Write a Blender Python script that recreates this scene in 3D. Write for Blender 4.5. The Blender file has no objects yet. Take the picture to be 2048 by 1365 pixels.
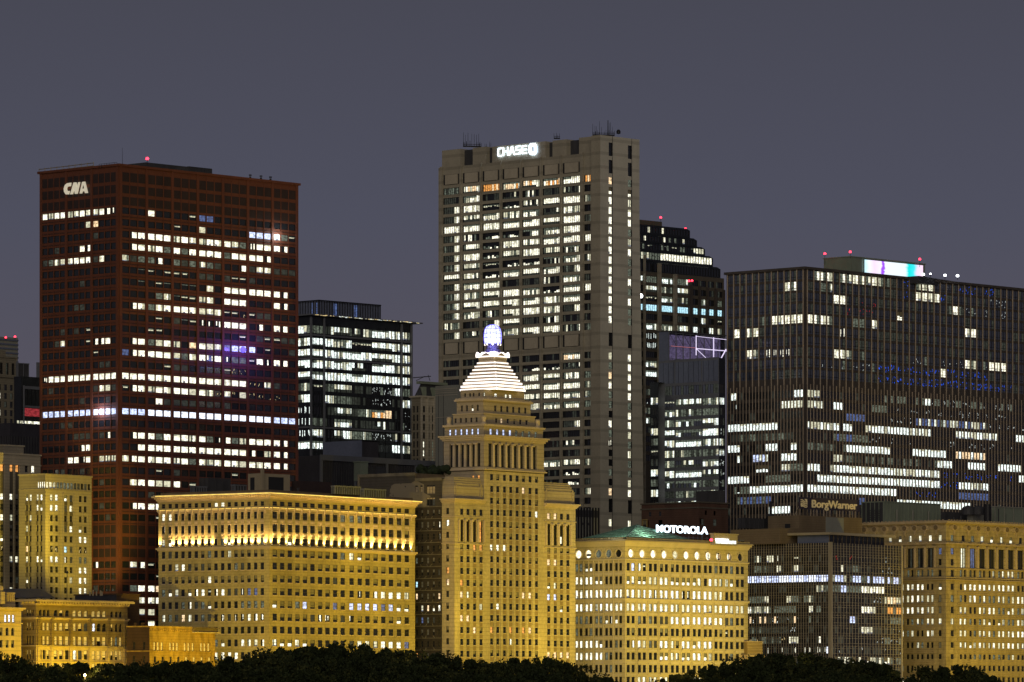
import bpy, math, random
import numpy as np
from mathutils import Vector, Matrix
random.seed(7)
scene = bpy.context.scene
# ---------------------------------------------------------------- camera, world, light
F, CX, YH, EYE = 10300.0, 1024.0, 1430.0, 4.0      # focal length and horizon of the photograph (2048 px wide)
cam_d = bpy.data.cameras.new("camera"); cam = bpy.data.objects.new("camera", cam_d)
scene.collection.objects.link(cam); scene.camera = cam
cam.location = (0, 0, EYE); cam.rotation_euler = (math.radians(90), 0, 0)
cam_d.sensor_width = 36; cam_d.lens = 36 * F / 2048; cam_d.shift_y = (YH - 682.5) / 2048
cam_d.clip_start = 5; cam_d.clip_end = 20000
world = bpy.data.worlds.new("World"); scene.world = world; world.use_nodes = True
wn, wl = world.node_tree.nodes, world.node_tree.links
wbg = wn["Background"]; wtc = wn.new("ShaderNodeTexCoord"); wsx = wn.new("ShaderNodeSeparateXYZ")
wmr = wn.new("ShaderNodeMapRange"); wrp = wn.new("ShaderNodeValToRGB")
wl.new(wtc.outputs["Generated"], wsx.inputs[0]); wl.new(wsx.outputs["Z"], wmr.inputs["Value"])
wmr.inputs["From Min"].default_value = 0; wmr.inputs["From Max"].default_value = 0.5
wl.new(wmr.outputs["Result"], wrp.inputs[0]); wl.new(wrp.outputs[0], wbg.inputs[0])
cr = wrp.color_ramp
cr.elements[0].position = 0; cr.elements[0].color = (0.110, 0.092, 0.112, 1)
cr.elements[1].position = 1; cr.elements[1].color = (0.030, 0.032, 0.045, 1)
for p_, c_ in ((0.10, (0.096, 0.086, 0.110, 1)), (0.19, (0.077, 0.079, 0.112, 1)), (0.28, (0.064, 0.065, 0.089, 1))):
    e_ = cr.elements.new(p_); e_.color = c_
wbg.inputs[1].default_value = 1.0
# the soft glow of the lit city, falling on every facade from the lake side
sun_d = bpy.data.lights.new("city_glow", 'SUN'); sun = bpy.data.objects.new("city_glow", sun_d)
scene.collection.objects.link(sun)
sun_d.energy = 0.92; sun_d.angle = math.radians(50); sun_d.color = (1.0, 0.88, 0.70)
sun.rotation_euler = (math.radians(78), 0, math.radians(-4))
scene.view_settings.view_transform = 'Standard'; scene.view_settings.look = 'None'
scene.view_settings.exposure = 0; scene.view_settings.gamma = 1
scene.cycles.use_denoising = True
scene.cycles.max_bounces = 4; scene.cycles.diffuse_bounces = 2; scene.cycles.glossy_bounces = 2
scene.cycles.sample_clamp_indirect = 4

# ---------------------------------------------------------------- materials
M = {}
def mat(name, col, rough=0.85, var=0.15, scale=0.25, emit=0.0, ecol=None, metal=0.0, course=0, sample=False,
        enoise=0.0, spec=0.3, streak=0.0):
    m = bpy.data.materials.new(name); m.use_nodes = True
    n, l = m.node_tree.nodes, m.node_tree.links
    b = n["Principled BSDF"]; b.inputs["Roughness"].default_value = rough; b.inputs["Metallic"].default_value = metal
    b.inputs["Specular IOR Level"].default_value = spec
    geo = n.new("ShaderNodeNewGeometry")
    col4 = (*col, 1)
    if var > 0:
        noi = n.new("ShaderNodeTexNoise"); noi.inputs["Scale"].default_value = scale; noi.inputs["Detail"].default_value = 6
        mp = n.new("ShaderNodeMapping"); mp.inputs["Scale"].default_value = (1, 1, 0.45 if not streak else 0.12)
        l.new(geo.outputs["Position"], mp.inputs[0]); l.new(mp.outputs[0], noi.inputs["Vector"])
        mr = n.new("ShaderNodeMapRange"); mr.inputs["From Min"].default_value = 0.3; mr.inputs["From Max"].default_value = 0.7
        mr.inputs["To Min"].default_value = 1 - var; mr.inputs["To Max"].default_value = 1 + var
        l.new(noi.outputs["Fac"], mr.inputs["Value"])
        noi2 = n.new("ShaderNodeTexNoise"); noi2.inputs["Scale"].default_value = scale * 9; noi2.inputs["Detail"].default_value = 3
        l.new(geo.outputs["Position"], noi2.inputs["Vector"])
        mr2 = n.new("ShaderNodeMapRange"); mr2.inputs["From Min"].default_value = 0.25; mr2.inputs["From Max"].default_value = 0.75
        mr2.inputs["To Min"].default_value = 1 - var * 0.8; mr2.inputs["To Max"].default_value = 1 + var * 0.8
        l.new(noi2.outputs["Fac"], mr2.inputs["Value"])
        mu = n.new("ShaderNodeMath"); mu.operation = 'MULTIPLY'; l.new(mr.outputs[0], mu.inputs[0]); l.new(mr2.outputs[0], mu.inputs[1])
        last = mu.outputs[0]
        if course:            # stone courses: a thin darker joint every `course` metres
            sx = n.new("ShaderNodeSeparateXYZ"); l.new(geo.outputs["Position"], sx.inputs[0])
            dv = n.new("ShaderNodeMath"); dv.operation = 'DIVIDE'; dv.inputs[1].default_value = course; l.new(sx.outputs["Z"], dv.inputs[0])
            fr = n.new("ShaderNodeMath"); fr.operation = 'FRACT'; l.new(dv.outputs[0], fr.inputs[0])
            gt = n.new("ShaderNodeMath"); gt.operation = 'LESS_THAN'; gt.inputs[1].default_value = 0.22; l.new(fr.outputs[0], gt.inputs[0])
            ms = n.new("ShaderNodeMath"); ms.operation = 'MULTIPLY_ADD'; ms.inputs[1].default_value = -0.2; ms.inputs[2].default_value = 1.03
            l.new(gt.outputs[0], ms.inputs[0])
            m3 = n.new("ShaderNodeMath"); m3.operation = 'MULTIPLY'; l.new(last, m3.inputs[0]); l.new(ms.outputs[0], m3.inputs[1]); last = m3.outputs[0]
        vm = n.new("ShaderNodeVectorMath"); vm.operation = 'SCALE'; vm.inputs[0].default_value = col
        l.new(last, vm.inputs["Scale"]); l.new(vm.outputs[0], b.inputs["Base Color"])
    else:
        b.inputs["Base Color"].default_value = col4
    if emit > 0:
        ec = ecol or col
        b.inputs["Emission Color"].default_value = (*ec, 1)
        b.inputs["Emission Strength"].default_value = emit
        if enoise > 0:        # ceilings, desks and people behind the glass
            noi = n.new("ShaderNodeTexNoise"); noi.inputs["Scale"].default_value = 0.9; noi.inputs["Detail"].default_value = 4
            noi.inputs["Roughness"].default_value = 0.65
            mp = n.new("ShaderNodeMapping"); mp.inputs["Scale"].default_value = (0.9, 0.9, 1.5)
            l.new(geo.outputs["Position"], mp.inputs[0]); l.new(mp.outputs[0], noi.inputs["Vector"])
            mr = n.new("ShaderNodeMapRange"); mr.inputs["From Min"].default_value = 0.35; mr.inputs["From Max"].default_value = 0.65
            mr.inputs["To Min"].default_value = emit * (1 - enoise); mr.inputs["To Max"].default_value = emit * (1 + enoise)
            l.new(noi.outputs["Fac"], mr.inputs["Value"]); l.new(mr.outputs[0], b.inputs["Emission Strength"])
        if not sample: m.cycles.emission_sampling = 'NONE'
    M[name] = m
    return m
# things seen through or on the windows
mat('glass', (0.018, 0.020, 0.024), 0.12, 0.0, spec=0.6)
mat('glass_blue', (0.065, 0.075, 0.11), 0.12, 0.3, 0.3, spec=0.8)
mat('room_dim', (0.05, 0.05, 0.05), 0.3, 0, emit=0.022, ecol=(0.8, 0.95, 0.72), enoise=0.9)
mat('room_low', (0.05, 0.05, 0.05), 0.3, 0, emit=0.10, ecol=(0.85, 1.0, 0.75), enoise=0.9)
mat('room_curtain', (0.3, 0.3, 0.25), 0.5, 0, emit=0.6, ecol=(1.0, 0.97, 0.68), enoise=0.55)
mat('room_lit', (0.3, 0.3, 0.3), 0.5, 0, emit=1.3, ecol=(1.0, 0.97, 0.76), enoise=0.6)
mat('room_cool', (0.3, 0.3, 0.3), 0.5, 0, emit=1.3, ecol=(0.88, 1.0, 0.94), enoise=0.6)
mat('room_warm', (0.3, 0.2, 0.1), 0.5, 0, emit=1.0, ecol=(1.0, 0.72, 0.42), enoise=0.7)
mat('room_orange', (0.3, 0.15, 0.05), 0.5, 0, emit=0.75, ecol=(1.0, 0.42, 0.10), enoise=0.6)
mat('room_blue', (0.2, 0.2, 0.3), 0.5, 0, emit=1.15, ecol=(0.58, 0.68, 1.0), enoise=0.75)
mat('room_blue_bright', (0.2, 0.2, 0.3), 0.5, 0, emit=1.5, ecol=(0.80, 0.86, 1.0), enoise=0.5)
mat('room_blue_dim', (0.1, 0.1, 0.2), 0.5, 0, emit=0.20, ecol=(0.25, 0.42, 1.0), enoise=0.8)
mat('room_cyan', (0.1, 0.1, 0.2), 0.5, 0, emit=1.1, ecol=(0.50, 0.86, 1.0), enoise=0.5)
mat('desk', (0.1, 0.1, 0.12), 0.6, 0, emit=0.28, ecol=(0.55, 0.60, 0.75), enoise=0.9)
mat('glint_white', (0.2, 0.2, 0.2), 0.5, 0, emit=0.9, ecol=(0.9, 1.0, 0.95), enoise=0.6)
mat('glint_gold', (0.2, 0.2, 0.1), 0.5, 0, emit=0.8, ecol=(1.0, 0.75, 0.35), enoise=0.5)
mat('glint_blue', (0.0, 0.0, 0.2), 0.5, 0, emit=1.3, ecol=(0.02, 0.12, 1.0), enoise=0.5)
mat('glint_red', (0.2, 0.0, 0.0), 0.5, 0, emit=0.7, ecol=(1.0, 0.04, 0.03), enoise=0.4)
mat('blind', (0.24, 0.21, 0.13), 0.8, 0.2, 0.4)
mat('blind_grey', (0.20, 0.20, 0.19), 0.8, 0.2, 0.4)
mat('sash', (0.05, 0.045, 0.04), 0.6, 0)
mat('sash_dark', (0.012, 0.012, 0.014), 0.5, 0)

# ---------------------------------------------------------------- mesh helpers
class MB:
    def __init__(s): s.v = []; s.f = []; s.m = []; s.mats = []
    def mi(s, name):
        if name not in s.mats: s.mats.append(name)
        return s.mats.index(name)
    def poly(s, pts, m):
        k = len(s.v); s.v += [tuple(p) for p in pts]; s.f.append(tuple(range(k, k + len(pts)))); s.m.append(s.mi(m))
    def hexa(s, p, m):        # p: 4 bottom then 4 top corners
        k = len(s.v); s.v += [tuple(q) for q in p]; i = s.mi(m)
        for q in ((3, 2, 1, 0), (4, 5, 6, 7), (0, 1, 5, 4), (1, 2, 6, 5), (2, 3, 7, 6), (3, 0, 4, 7)):
            s.f.append(tuple(k + a for a in q)); s.m.append(i)
    def box(s, x0, x1, y0, y1, z0, z1, m):
        s.hexa([(x0, y0, z0), (x1, y0, z0), (x1, y1, z0), (x0, y1, z0), (x0, y0, z1), (x1, y0, z1), (x1, y1, z1), (x0, y1, z1)], m)
    def fbox(s, fc, u0, u1, z0, z1, d0, d1, m):
        p = fc.pt
        s.hexa([p(u0, z0, d1), p(u1, z0, d1), p(u1, z0, d0), p(u0, z0, d0), p(u0, z1, d1), p(u1, z1, d1), p(u1, z1, d0), p(u0, z1, d0)], m)
    def frect(s, fc, u0, u1, z0, z1, d, m):
        p = fc.pt; s.poly([p(u0, z0, d), p(u1, z0, d), p(u1, z1, d), p(u0, z1, d)], m)
    def prism(s, fc, uz, d0, d1, m):
        n = len(uz); s.poly([fc.pt(a, b, d1) for a, b in uz], m)
        for i in range(n):
            a, b = uz[i], uz[(i + 1) % n]
            s.poly([fc.pt(*a, d1), fc.pt(*a, d0), fc.pt(*b, d0), fc.pt(*b, d1)], m)
    def tube(s, a, b, r, m, n=6, r2=None):
        a = Vector(a); b = Vector(b); d = (b - a).normalized(); r2 = r if r2 is None else r2
        x = d.orthogonal().normalized(); y = d.cross(x); k = len(s.v); i = s.mi(m)
        for q, rr in ((a, r), (b, r2)):
            for j in range(n):
                t = 2 * math.pi * j / n; s.v.append(tuple(q + x * rr * math.cos(t) + y * rr * math.sin(t)))
        for j in range(n):
            s.f.append((k + j, k + (j + 1) % n, k + n + (j + 1) % n, k + n + j)); s.m.append(i)
        s.f.append(tuple(k + n + j for j in range(n))); s.m.append(i)
    def lathe(s, c, prof, m, n=20):
        k = len(s.v); i = s.mi(m)
        for r, z in prof:
            for j in range(n):
                t = 2 * math.pi * j / n; s.v.append((c[0] + r * math.cos(t), c[1] + r * math.sin(t), c[2] + z))
        for a in range(len(prof) - 1):
            for j in range(n):
                s.f.append((k + a * n + j, k + a * n + (j + 1) % n, k + (a + 1) * n + (j + 1) % n, k + (a + 1) * n + j)); s.m.append(i)
    def build(s, name, parent=None, smooth=False):
        if not s.f: return None
        me = bpy.data.meshes.new(name); o = bpy.data.objects.new(name, me)
        org = parent['_o'] if parent is not None and '_o' in parent else None
        if org is None:
            org = (0, 0, 0) if parent is not None else tuple(np.array(s.v)[:, :].mean(0) * (1, 1, 0) + (0, 0, np.array(s.v)[:, 2].min()))
        org = Vector(org)
        me.from_pydata([tuple(Vector(q) - org) for q in s.v], [], s.f)
        for nm in s.mats: me.materials.append(M[nm])
        me.polygons.foreach_set("material_index", s.m)
        if smooth: me.polygons.foreach_set("use_smooth", [True] * len(s.f))
        me.update(); scene.collection.objects.link(o)
        if parent is not None: o.parent = parent
        else: o.location = org; o['_o'] = tuple(org)
        if parent is not None: o['_o'] = tuple(org)
        return o
def build_each(mb, name, parent):
    """one part for each closed piece of the mesh"""
    own = list(range(len(mb.v)))
    def find(i):
        while own[i] != i: own[i] = own[own[i]]; i = own[i]
        return i
    for f in mb.f:
        for k in f[1:]: own[find(k)] = find(f[0])
    gr = {}
    for i, f in enumerate(mb.f): gr.setdefault(find(f[0]), []).append(i)
    for n, fs in enumerate(gr.values()):
        q = MB()
        for i in fs: q.poly([mb.v[k] for k in mb.f[i]], mb.mats[mb.m[i]])
        q.build(name, parent)
def tag(o, label, cat, group=None, kind=None):
    if label: o['label'] = label
    if cat: o['category'] = cat
    if group: o['group'] = group
    if kind or cat: o['kind'] = kind or 'thing'
    return o
def thing(name, loc, label, cat, group=None):
    o = bpy.data.objects.new(name, None); o.empty_display_size = 1; scene.collection.objects.link(o)
    o.location = loc; o['_o'] = tuple(loc)
    return tag(o, label, cat, group)
def P(x, y, Z): return Vector(((x - CX) * Z / F, Z, EYE + (YH - y) * Z / F))
class Face:
    """a vertical plane; u runs to the right as seen from the lake, d is outward"""
    def __init__(s, O, u):
        s.O = Vector(O).to_2d() if len(O) > 2 else Vector(O); s.u = Vector(u).normalized(); s.n = Vector((s.u.y, -s.u.x))
    def pt(s, u, z, d=0.0): q = s.O + s.u * u + s.n * d; return Vector((q.x, q.y, z))
    def uof(s, x): t = (x - CX) / F; return (t * s.O.y - s.O.x) / (s.u.x - t * s.u.y)
    def zof(s, x, y): return EYE + (YH - y) * (s.O.y + s.uof(x) * s.u.y) / F
    def off(s, d): return Face(s.O + s.n * d, s.u)
class Bld:
    def __init__(s, xC, Z, xL, xR, al=47.0, yC=None, sR=None, sL=None):
        if sR is not None and yC is not None:
            aR = math.atan2(F, (YH - yC) / sR + (xC + xR) / 2 - CX)
            aL = math.atan(((YH - yC) / sL - ((xC + xL) / 2 - CX)) / F)
            a = (aR + aL) / 2
        else: a = math.radians(al)
        s.a = a; s.Z = Z; s.C = Vector(((xC - CX) * Z / F, Z))
        s.dR = Vector((math.cos(a), math.sin(a))); s.dL = Vector((-math.sin(a), math.cos(a)))
        s.R = Face(s.C, s.dR); s.wR = s.R.uof(xR)
        f0 = Face(s.C, -s.dL); s.wL = -f0.uof(xL); s.fin()
    def fin(s):
        s.R = Face(s.C, s.dR); s.L = Face(s.C + s.dL * s.wL, -s.dL); s.Z = s.C.y
    def inset(s, a, b=None, c=None, d=None):
        """a block standing inside this one: insets at right face, left face, far-right end, far-left end"""
        b = a if b is None else b; c = a if c is None else c; d = b if d is None else d
        o = Bld.__new__(Bld); o.a = s.a; o.dR = s.dR; o.dL = s.dL
        o.C = s.C + s.dL * a + s.dR * b; o.wR = s.wR - b - c; o.wL = s.wL - a - d; o.fin(); return o
    def centred(s, wE, wS, A=None):
        A = A or (s.C + s.dR * s.wR / 2 + s.dL * s.wL / 2)
        o = Bld.__new__(Bld); o.a = s.a; o.dR = s.dR; o.dL = s.dL; o.C = A - s.dR * wE / 2 - s.dL * wS / 2; o.wR = wE; o.wL = wS; o.fin(); return o
    def z(s, y): return EYE + (YH - y) * s.C.y / F
    def slab(s, mb, z0, z1, out, m):
        c = [s.C - s.dR * out - s.dL * out, s.C + s.dR * (s.wR + out) - s.dL * out,
             s.C + s.dR * (s.wR + out) + s.dL * (s.wL + out), s.C - s.dR * out + s.dL * (s.wL + out)]
        mb.hexa([(*q, z0) for q in c] + [(*q, z1) for q in c], m)
    def shell(s, mb, z0, z1, m, roof='roofing'):
        a = s.C + s.dR * s.wR; b = a + s.dL * s.wL; c = s.C + s.dL * s.wL
        mb.poly([(*a, z0), (*b, z0), (*b, z1), (*a, z1)], m); mb.poly([(*b, z0), (*c, z0), (*c, z1), (*b, z1)], m)
        mb.poly([(*s.C, z1), (*a, z1), (*b, z1), (*c, z1)], roof)
    def root(s, name, label, cat, group=None): return thing(name, (*s.C, 0.0), label, cat, group)
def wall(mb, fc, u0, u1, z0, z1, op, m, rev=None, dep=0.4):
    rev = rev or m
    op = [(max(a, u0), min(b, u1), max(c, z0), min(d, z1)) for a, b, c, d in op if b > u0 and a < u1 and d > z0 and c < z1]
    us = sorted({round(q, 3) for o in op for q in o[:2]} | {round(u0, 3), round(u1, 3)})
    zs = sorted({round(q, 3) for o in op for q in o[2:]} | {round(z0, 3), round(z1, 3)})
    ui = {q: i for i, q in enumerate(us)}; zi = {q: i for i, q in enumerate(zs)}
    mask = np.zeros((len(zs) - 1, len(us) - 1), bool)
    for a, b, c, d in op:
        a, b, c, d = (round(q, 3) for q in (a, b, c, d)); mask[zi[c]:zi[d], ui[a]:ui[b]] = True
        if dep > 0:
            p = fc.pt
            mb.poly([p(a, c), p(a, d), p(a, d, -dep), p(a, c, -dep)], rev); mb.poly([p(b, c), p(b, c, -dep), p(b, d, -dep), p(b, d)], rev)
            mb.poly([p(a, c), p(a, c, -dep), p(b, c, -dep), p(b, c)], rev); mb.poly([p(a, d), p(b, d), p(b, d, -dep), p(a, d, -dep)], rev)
    for j in range(len(zs) - 1):
        i = 0
        while i < len(us) - 1:
            if mask[j, i]: i += 1; continue
            k = i
            while k < len(us) - 1 and not mask[j, k]: k += 1
            mb.frect(fc, us[i], us[k], zs[j], zs[j + 1], 0, m); i = k
# ---------------------------------------------------------------- windows
WIN = []           # (root, face, u0, u1, z0, z1, depth, code, style)
def flecks(mb, fc, a, b, c, d, dd, m, n, rnd):  # glowing flecks drawn on the panes in place of reflections
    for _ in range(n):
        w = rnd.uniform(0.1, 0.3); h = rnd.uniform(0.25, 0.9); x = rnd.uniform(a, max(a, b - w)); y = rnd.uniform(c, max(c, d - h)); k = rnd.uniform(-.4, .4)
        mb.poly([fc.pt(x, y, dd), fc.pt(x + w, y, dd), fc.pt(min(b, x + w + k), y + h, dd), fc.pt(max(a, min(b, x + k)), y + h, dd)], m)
def pane(mb, fc, a, b, c, d, dep, code, rnd, st):
    w, h = b - a, d - c; e = -dep; g = st.get('glass', 'glass'); L = st.get('lit', 'room_lit'); bl = st.get('blind', 'blind')
    def q(a_, b_, c_, d_, m, o=0.03): mb.frect(fc, a_, b_, c_, d_, e + o, m)
    base = {'.': g, ',': 'room_dim', ':': 'room_low', '+': 'room_curtain', '#': L, 'b': 'room_blue', 'B': 'room_blue_bright', 'v': 'room_blue_dim',
            'c': 'room_cyan', 'w': 'room_warm', 'o': 'room_orange', 'K': bl}.get(code, g)
    mb.frect(fc, a, b, c, d, e, base)
    if code == '#':
        r = rnd.random()
        if r < 0.45: x = a + w * rnd.uniform(0.1, 0.5); q(x, x + w * rnd.uniform(0.2, 0.4), c, c + h * rnd.uniform(0.15, 0.35), 'desk')
        if r > 0.7: q(a, b, d - h * rnd.uniform(0.1, 0.3), d, 'room_curtain')
        if 0.3 < r < 0.42: x = a + w * rnd.uniform(0.6, 0.8); q(x, b, c, d, 'room_curtain', 0.035)
    elif code == '+':
        if rnd.random() < 0.6: x = a + w * rnd.uniform(0.1, 0.6); q(x, x + w * rnd.uniform(0.15, 0.35), c, d, L)
        if rnd.random() < 0.4: q(a, b, c, c + h * 0.2, 'desk', 0.04)
        if rnd.random() < 0.3: x = a + w * rnd.uniform(0.1, 0.7); q(x, x + w * .25, c, d, 'room_low', 0.045)
    elif code == 'l': q(a, b, c + h * 0.5, d, bl); q(a + w * .06, b - w * .06, c, c + h * rnd.uniform(0.35, 0.5), L, 0.04)
    elif code == 'h':
        t = rnd.uniform(0.35, 0.55)
        if st.get('hl'): q(a, a + w * t, c, d, L)
        else: q(a + w * t, b, c, d, L)
    elif code == '-':
        if rnd.random() < .8: y = c + h * rnd.uniform(0.45, 0.6); q(a + w * rnd.uniform(0, .3), b - w * rnd.uniform(0, .2), y, y + h * 0.17, 'room_curtain')
        q(a, b, c + h * .7, c + h * .8, 'room_low', 0.04)
    elif code == 'i':
        for _ in range(rnd.choice((1, 1, 2))): x = a + w * rnd.uniform(0.1, 0.75); q(x, x + w * rnd.uniform(.1, .22), c + h * rnd.uniform(0, .3), d - h * rnd.uniform(0, .2), L)
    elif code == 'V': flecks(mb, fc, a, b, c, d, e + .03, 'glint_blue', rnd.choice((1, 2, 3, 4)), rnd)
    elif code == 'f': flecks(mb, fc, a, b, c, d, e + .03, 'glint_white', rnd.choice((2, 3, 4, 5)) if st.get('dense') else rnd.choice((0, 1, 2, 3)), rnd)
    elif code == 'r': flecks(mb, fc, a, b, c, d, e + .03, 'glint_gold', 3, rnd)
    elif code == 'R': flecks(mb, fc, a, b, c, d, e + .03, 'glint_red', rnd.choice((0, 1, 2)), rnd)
    elif code == 'k': q(a, b, c + h * rnd.uniform(0.25, 0.6), d, bl)
    elif code == 'n':
        q(a, b, c + h * .1, c + h * rnd.uniform(.2, .55), L if rnd.random() < .6 else 'room_low')
    elif code in ':,' and rnd.random() < .3: x = a + w * rnd.uniform(0.1, 0.6); q(x, x + w * .3, c, d, 'room_low' if code == ':' else 'room_dim')
def panecode(code, i, n, rnd):
    r = rnd.random()
    if code == 'm': return '#' if r < .18 else '+' if r < .36 else ':' if r < .5 else ',' if r < .7 else '.'
    if code == 'E': return '#' if i >= n - 2 and n > 3 else ('+' if i == n - 3 and n > 3 else (':' if r < .2 else ','))
    if code == '#': return '#' if r < .90 else '+'
    if code == '+': return '+' if r < .45 else '#' if r < .88 else ':' 
    if code == ':': return ':' if r < .6 else ',' if r < .85 else '+'
    if code == ',': return ',' if r < .6 else '.'
    if code == '.': return '.' if r < .85 else ','
    if code == 'w': return 'w' if r < .35 else 'o' if r < .55 else '#' if r < .85 else '+'
    if code == 'n': return 'n' if r < .8 else '.'
    if code == 'o': return 'o' if r < .6 else 'w'
    if code == 'f': return 'f' if r < .85 else ':'
    return code
def win_geo(mb, w):
    root, fc, u0, u1, z0, z1, dep, code, st, seed = w
    rnd = random.Random(seed); n = st.get('n', 1); sash = st.get('sash', 'sash'); t = st.get('bar', 0.14)
    for i in range(n):
        a = u0 + (u1 - u0) * i / n; b = u0 + (u1 - u0) * (i + 1) / n
        pane(mb, fc, a, b, z0, z1, dep, panecode(code, i, n, rnd) if n > 1 else code, rnd, st)
        if i: mb.fbox(fc, a - t / 2, a + t / 2, z0, z1, -dep, -dep + 0.14, sash)
    if n > 3 and code in '#+wm' and rnd.random() < .75:      # the ceiling void or the desks run dark right across the floor
        h = z1 - z0; t_ = rnd.uniform(.18, .42); a = u0; b = u1 if rnd.random() < .6 else u0 + (u1 - u0) * rnd.uniform(.4, .9)
        if rnd.random() < .5: mb.frect(fc, a, b, z1 - h * t_, z1, -dep + .07, 'room_low')
        else: mb.frect(fc, a, b, z0, z0 + h * t_, -dep + .07, 'room_dim')
    if st.get('rail'):
        zm = (z0 + z1) / 2; mb.fbox(fc, u0, u1, zm - t / 2, zm + t / 2, -dep, -dep + 0.12, sash)
    if st.get('frame', True):
        k = st.get('fw', 0.1)
        mb.fbox(fc, u0, u0 + k, z0, z1, -dep, -dep + 0.1, sash); mb.fbox(fc, u1 - k, u1, z0, z1, -dep, -dep + 0.1, sash)
        mb.fbox(fc, u0 + k, u1 - k, z0, z0 + k, -dep, -dep + 0.1, sash); mb.fbox(fc, u0 + k, u1 - k, z1 - k, z1, -dep, -dep + 0.1, sash)
def wins(root, fc, cols, rows, pats, st, dep=0.4, default='.', segs=None, skip=None):
    """cols [(u0,u1)], rows [(z0,z1)], pats: list of strings by row; returns the openings"""
    out = []
    for r, (z0, z1) in enumerate(rows):
        if z1 < z0: z0, z1 = z1, z0
        p = pats[r] if pats and r < len(pats) else ''
        for c, (u0, u1) in enumerate(cols):
            if skip and skip(r, c): continue
            code = p[c] if c < len(p) else ''
            if segs and not code:
                q = fc.pt((u0 + u1) / 2, 0); xp = CX + F * q.x / q.y
                for (rr, x0, x1, cc) in segs:
                    if rr == r and x0 <= xp <= x1 and not code: code = cc if isinstance(cc, str) and len(cc) == 1 else random.choice(cc)
            if not code or code == ' ': code = random.choice(default)
            WIN.append((root, fc, u0, u1, z0, z1, dep, code, st, random.random())); out.append((u0, u1, z0, z1))
    return out
def cpx(fc, xs, w):       # columns from the picture: centres and width in photo pixels
    return [(fc.uof(x - w / 2), fc.uof(x + w / 2)) for x in xs]
def ceq(u0, u1, n, frac):  # n equal columns
    p = (u1 - u0) / n; return [(u0 + p * (i + .5 - frac / 2), u0 + p * (i + .5 + frac / 2)) for i in range(n)]
def text(name, body, fc, x0, x1, y0, y1, d0, d1, m, parent, off=0.0, shear=0.0, per=False):
    cu = bpy.data.curves.new(name, 'FONT'); cu.body = body; cu.extrude = 0.1; cu.offset = off; cu.shear = shear
    o = bpy.data.objects.new(name, cu); scene.collection.objects.link(o); bpy.context.view_layer.update()
    me0 = bpy.data.meshes.new_from_object(o.evaluated_get(bpy.context.evaluated_depsgraph_get()))
    v = np.array([q.co[:] for q in me0.vertices]); mn, mx = v.min(0), v.max(0)
    ua, ub = fc.uof(x0), fc.uof(x1); za = fc.zof(x0, y1); zb = fc.zof(x0, y0)
    org = Vector(parent['_o'])
    for q in me0.vertices:
        a = (q.co.x - mn[0]) / (mx[0] - mn[0]); b = (q.co.y - mn[1]) / (mx[1] - mn[1]); k = 0 if q.co.z < 0 else 1
        q.co = fc.pt(ua + a * (ub - ua), za + b * (zb - za), d1 if k else d0) - org
    bpy.data.objects.remove(o); me0.materials.clear(); me0.materials.append(M[m])
    ob = bpy.data.objects.new(name, me0); scene.collection.objects.link(ob); ob.parent = parent; ob['_o'] = parent['_o']
    return ob
def stroke(mb, fc, pts, w, d0, d1, m):
    for a, b in zip(pts[:-1], pts[1:]):
        a = Vector(a); b = Vector(b); t = (b - a).normalized() * w / 2; n = Vector((-t.y, t.x)); a2 = a - t * .98; b2 = b + t * .98
        mb.prism(fc, [tuple(a2 + n), tuple(a2 - n), tuple(b2 - n), tuple(b2 + n)], d0, d1 + 0.002 * random.random(), m)
def beacon(x, y, Z, h=2.0, label='', m='beacon_red', group=None):
    p = P(x, y, Z); r = thing('warning_light', (p.x, p.y, p.z - h), label, 'warning light', group)
    a = MB(); a.tube((p.x, p.y, p.z - h), (p.x, p.y, p.z - .4), .12, 'black_metal'); a.build('post', r)
    b = MB(); b.lathe((p.x, p.y, p.z - .4), [(0, 0), (.55, 0.02), (.65, .5), (.4, .95), (0, 1.05)], m, 10); b.build('lamp', r)
def unit(name, B_or, label, cat, m, grp=None, parts=None): pass

# ---------------------------------------------------------------- building materials
mat('roofing', (0.05, 0.05, 0.05)); mat('black_metal', (0.015, 0.015, 0.018), 0.5, 0)
mat('beacon_red', (0.5, 0.02, 0.02), 0.4, 0, emit=6, ecol=(1.0, 0.03, 0.06))
mat('lamp_white', (0.8, 0.8, 0.8), 0.4, 0, emit=6, ecol=(0.9, 0.95, 1.0))
mat('red_steel', (0.13, 0.044, 0.025), 0.6, 0.10, 0.2); mat('red_panel', (0.036, 0.023, 0.022), 0.6, 0.15, 0.2)
mat('sign_cream', (0.8, 0.75, 0.6), 0.5, 0, emit=0.35, ecol=(1.0, 0.92, 0.72))
mat('white_stone', (0.40, 0.36, 0.29), 0.85, 0.10, 0.08, course=1.3); mat('granite', (0.30, 0.27, 0.21), 0.8, 0.10, 0.1, course=7.0)
mat('granite_pale', (0.50, 0.47, 0.39), 0.8, 0.08, 0.1, course=7.0); mat('granite_panel', (0.38, 0.335, 0.26), 0.8, 0.10, 0.1)
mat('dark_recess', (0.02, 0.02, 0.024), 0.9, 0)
mat('cream_brick', (0.40, 0.315, 0.13), 0.9, 0.24, 0.10, course=1.1); mat('cream_terracotta', (0.56, 0.43, 0.26), 0.7, 0.10, 0.3)
mat('limestone', (0.44, 0.36, 0.20), 0.85, 0.22, 0.10, course=1.6); mat('limestone_trim', (0.54, 0.43, 0.27), 0.8, 0.08, 0.3)
mat('spandrel_stone', (0.27, 0.20, 0.10), 0.9, 0.15, 0.3); mat('tower_stone', (0.38, 0.31, 0.20), 0.85, 0.10, 0.10, course=1.6)
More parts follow.
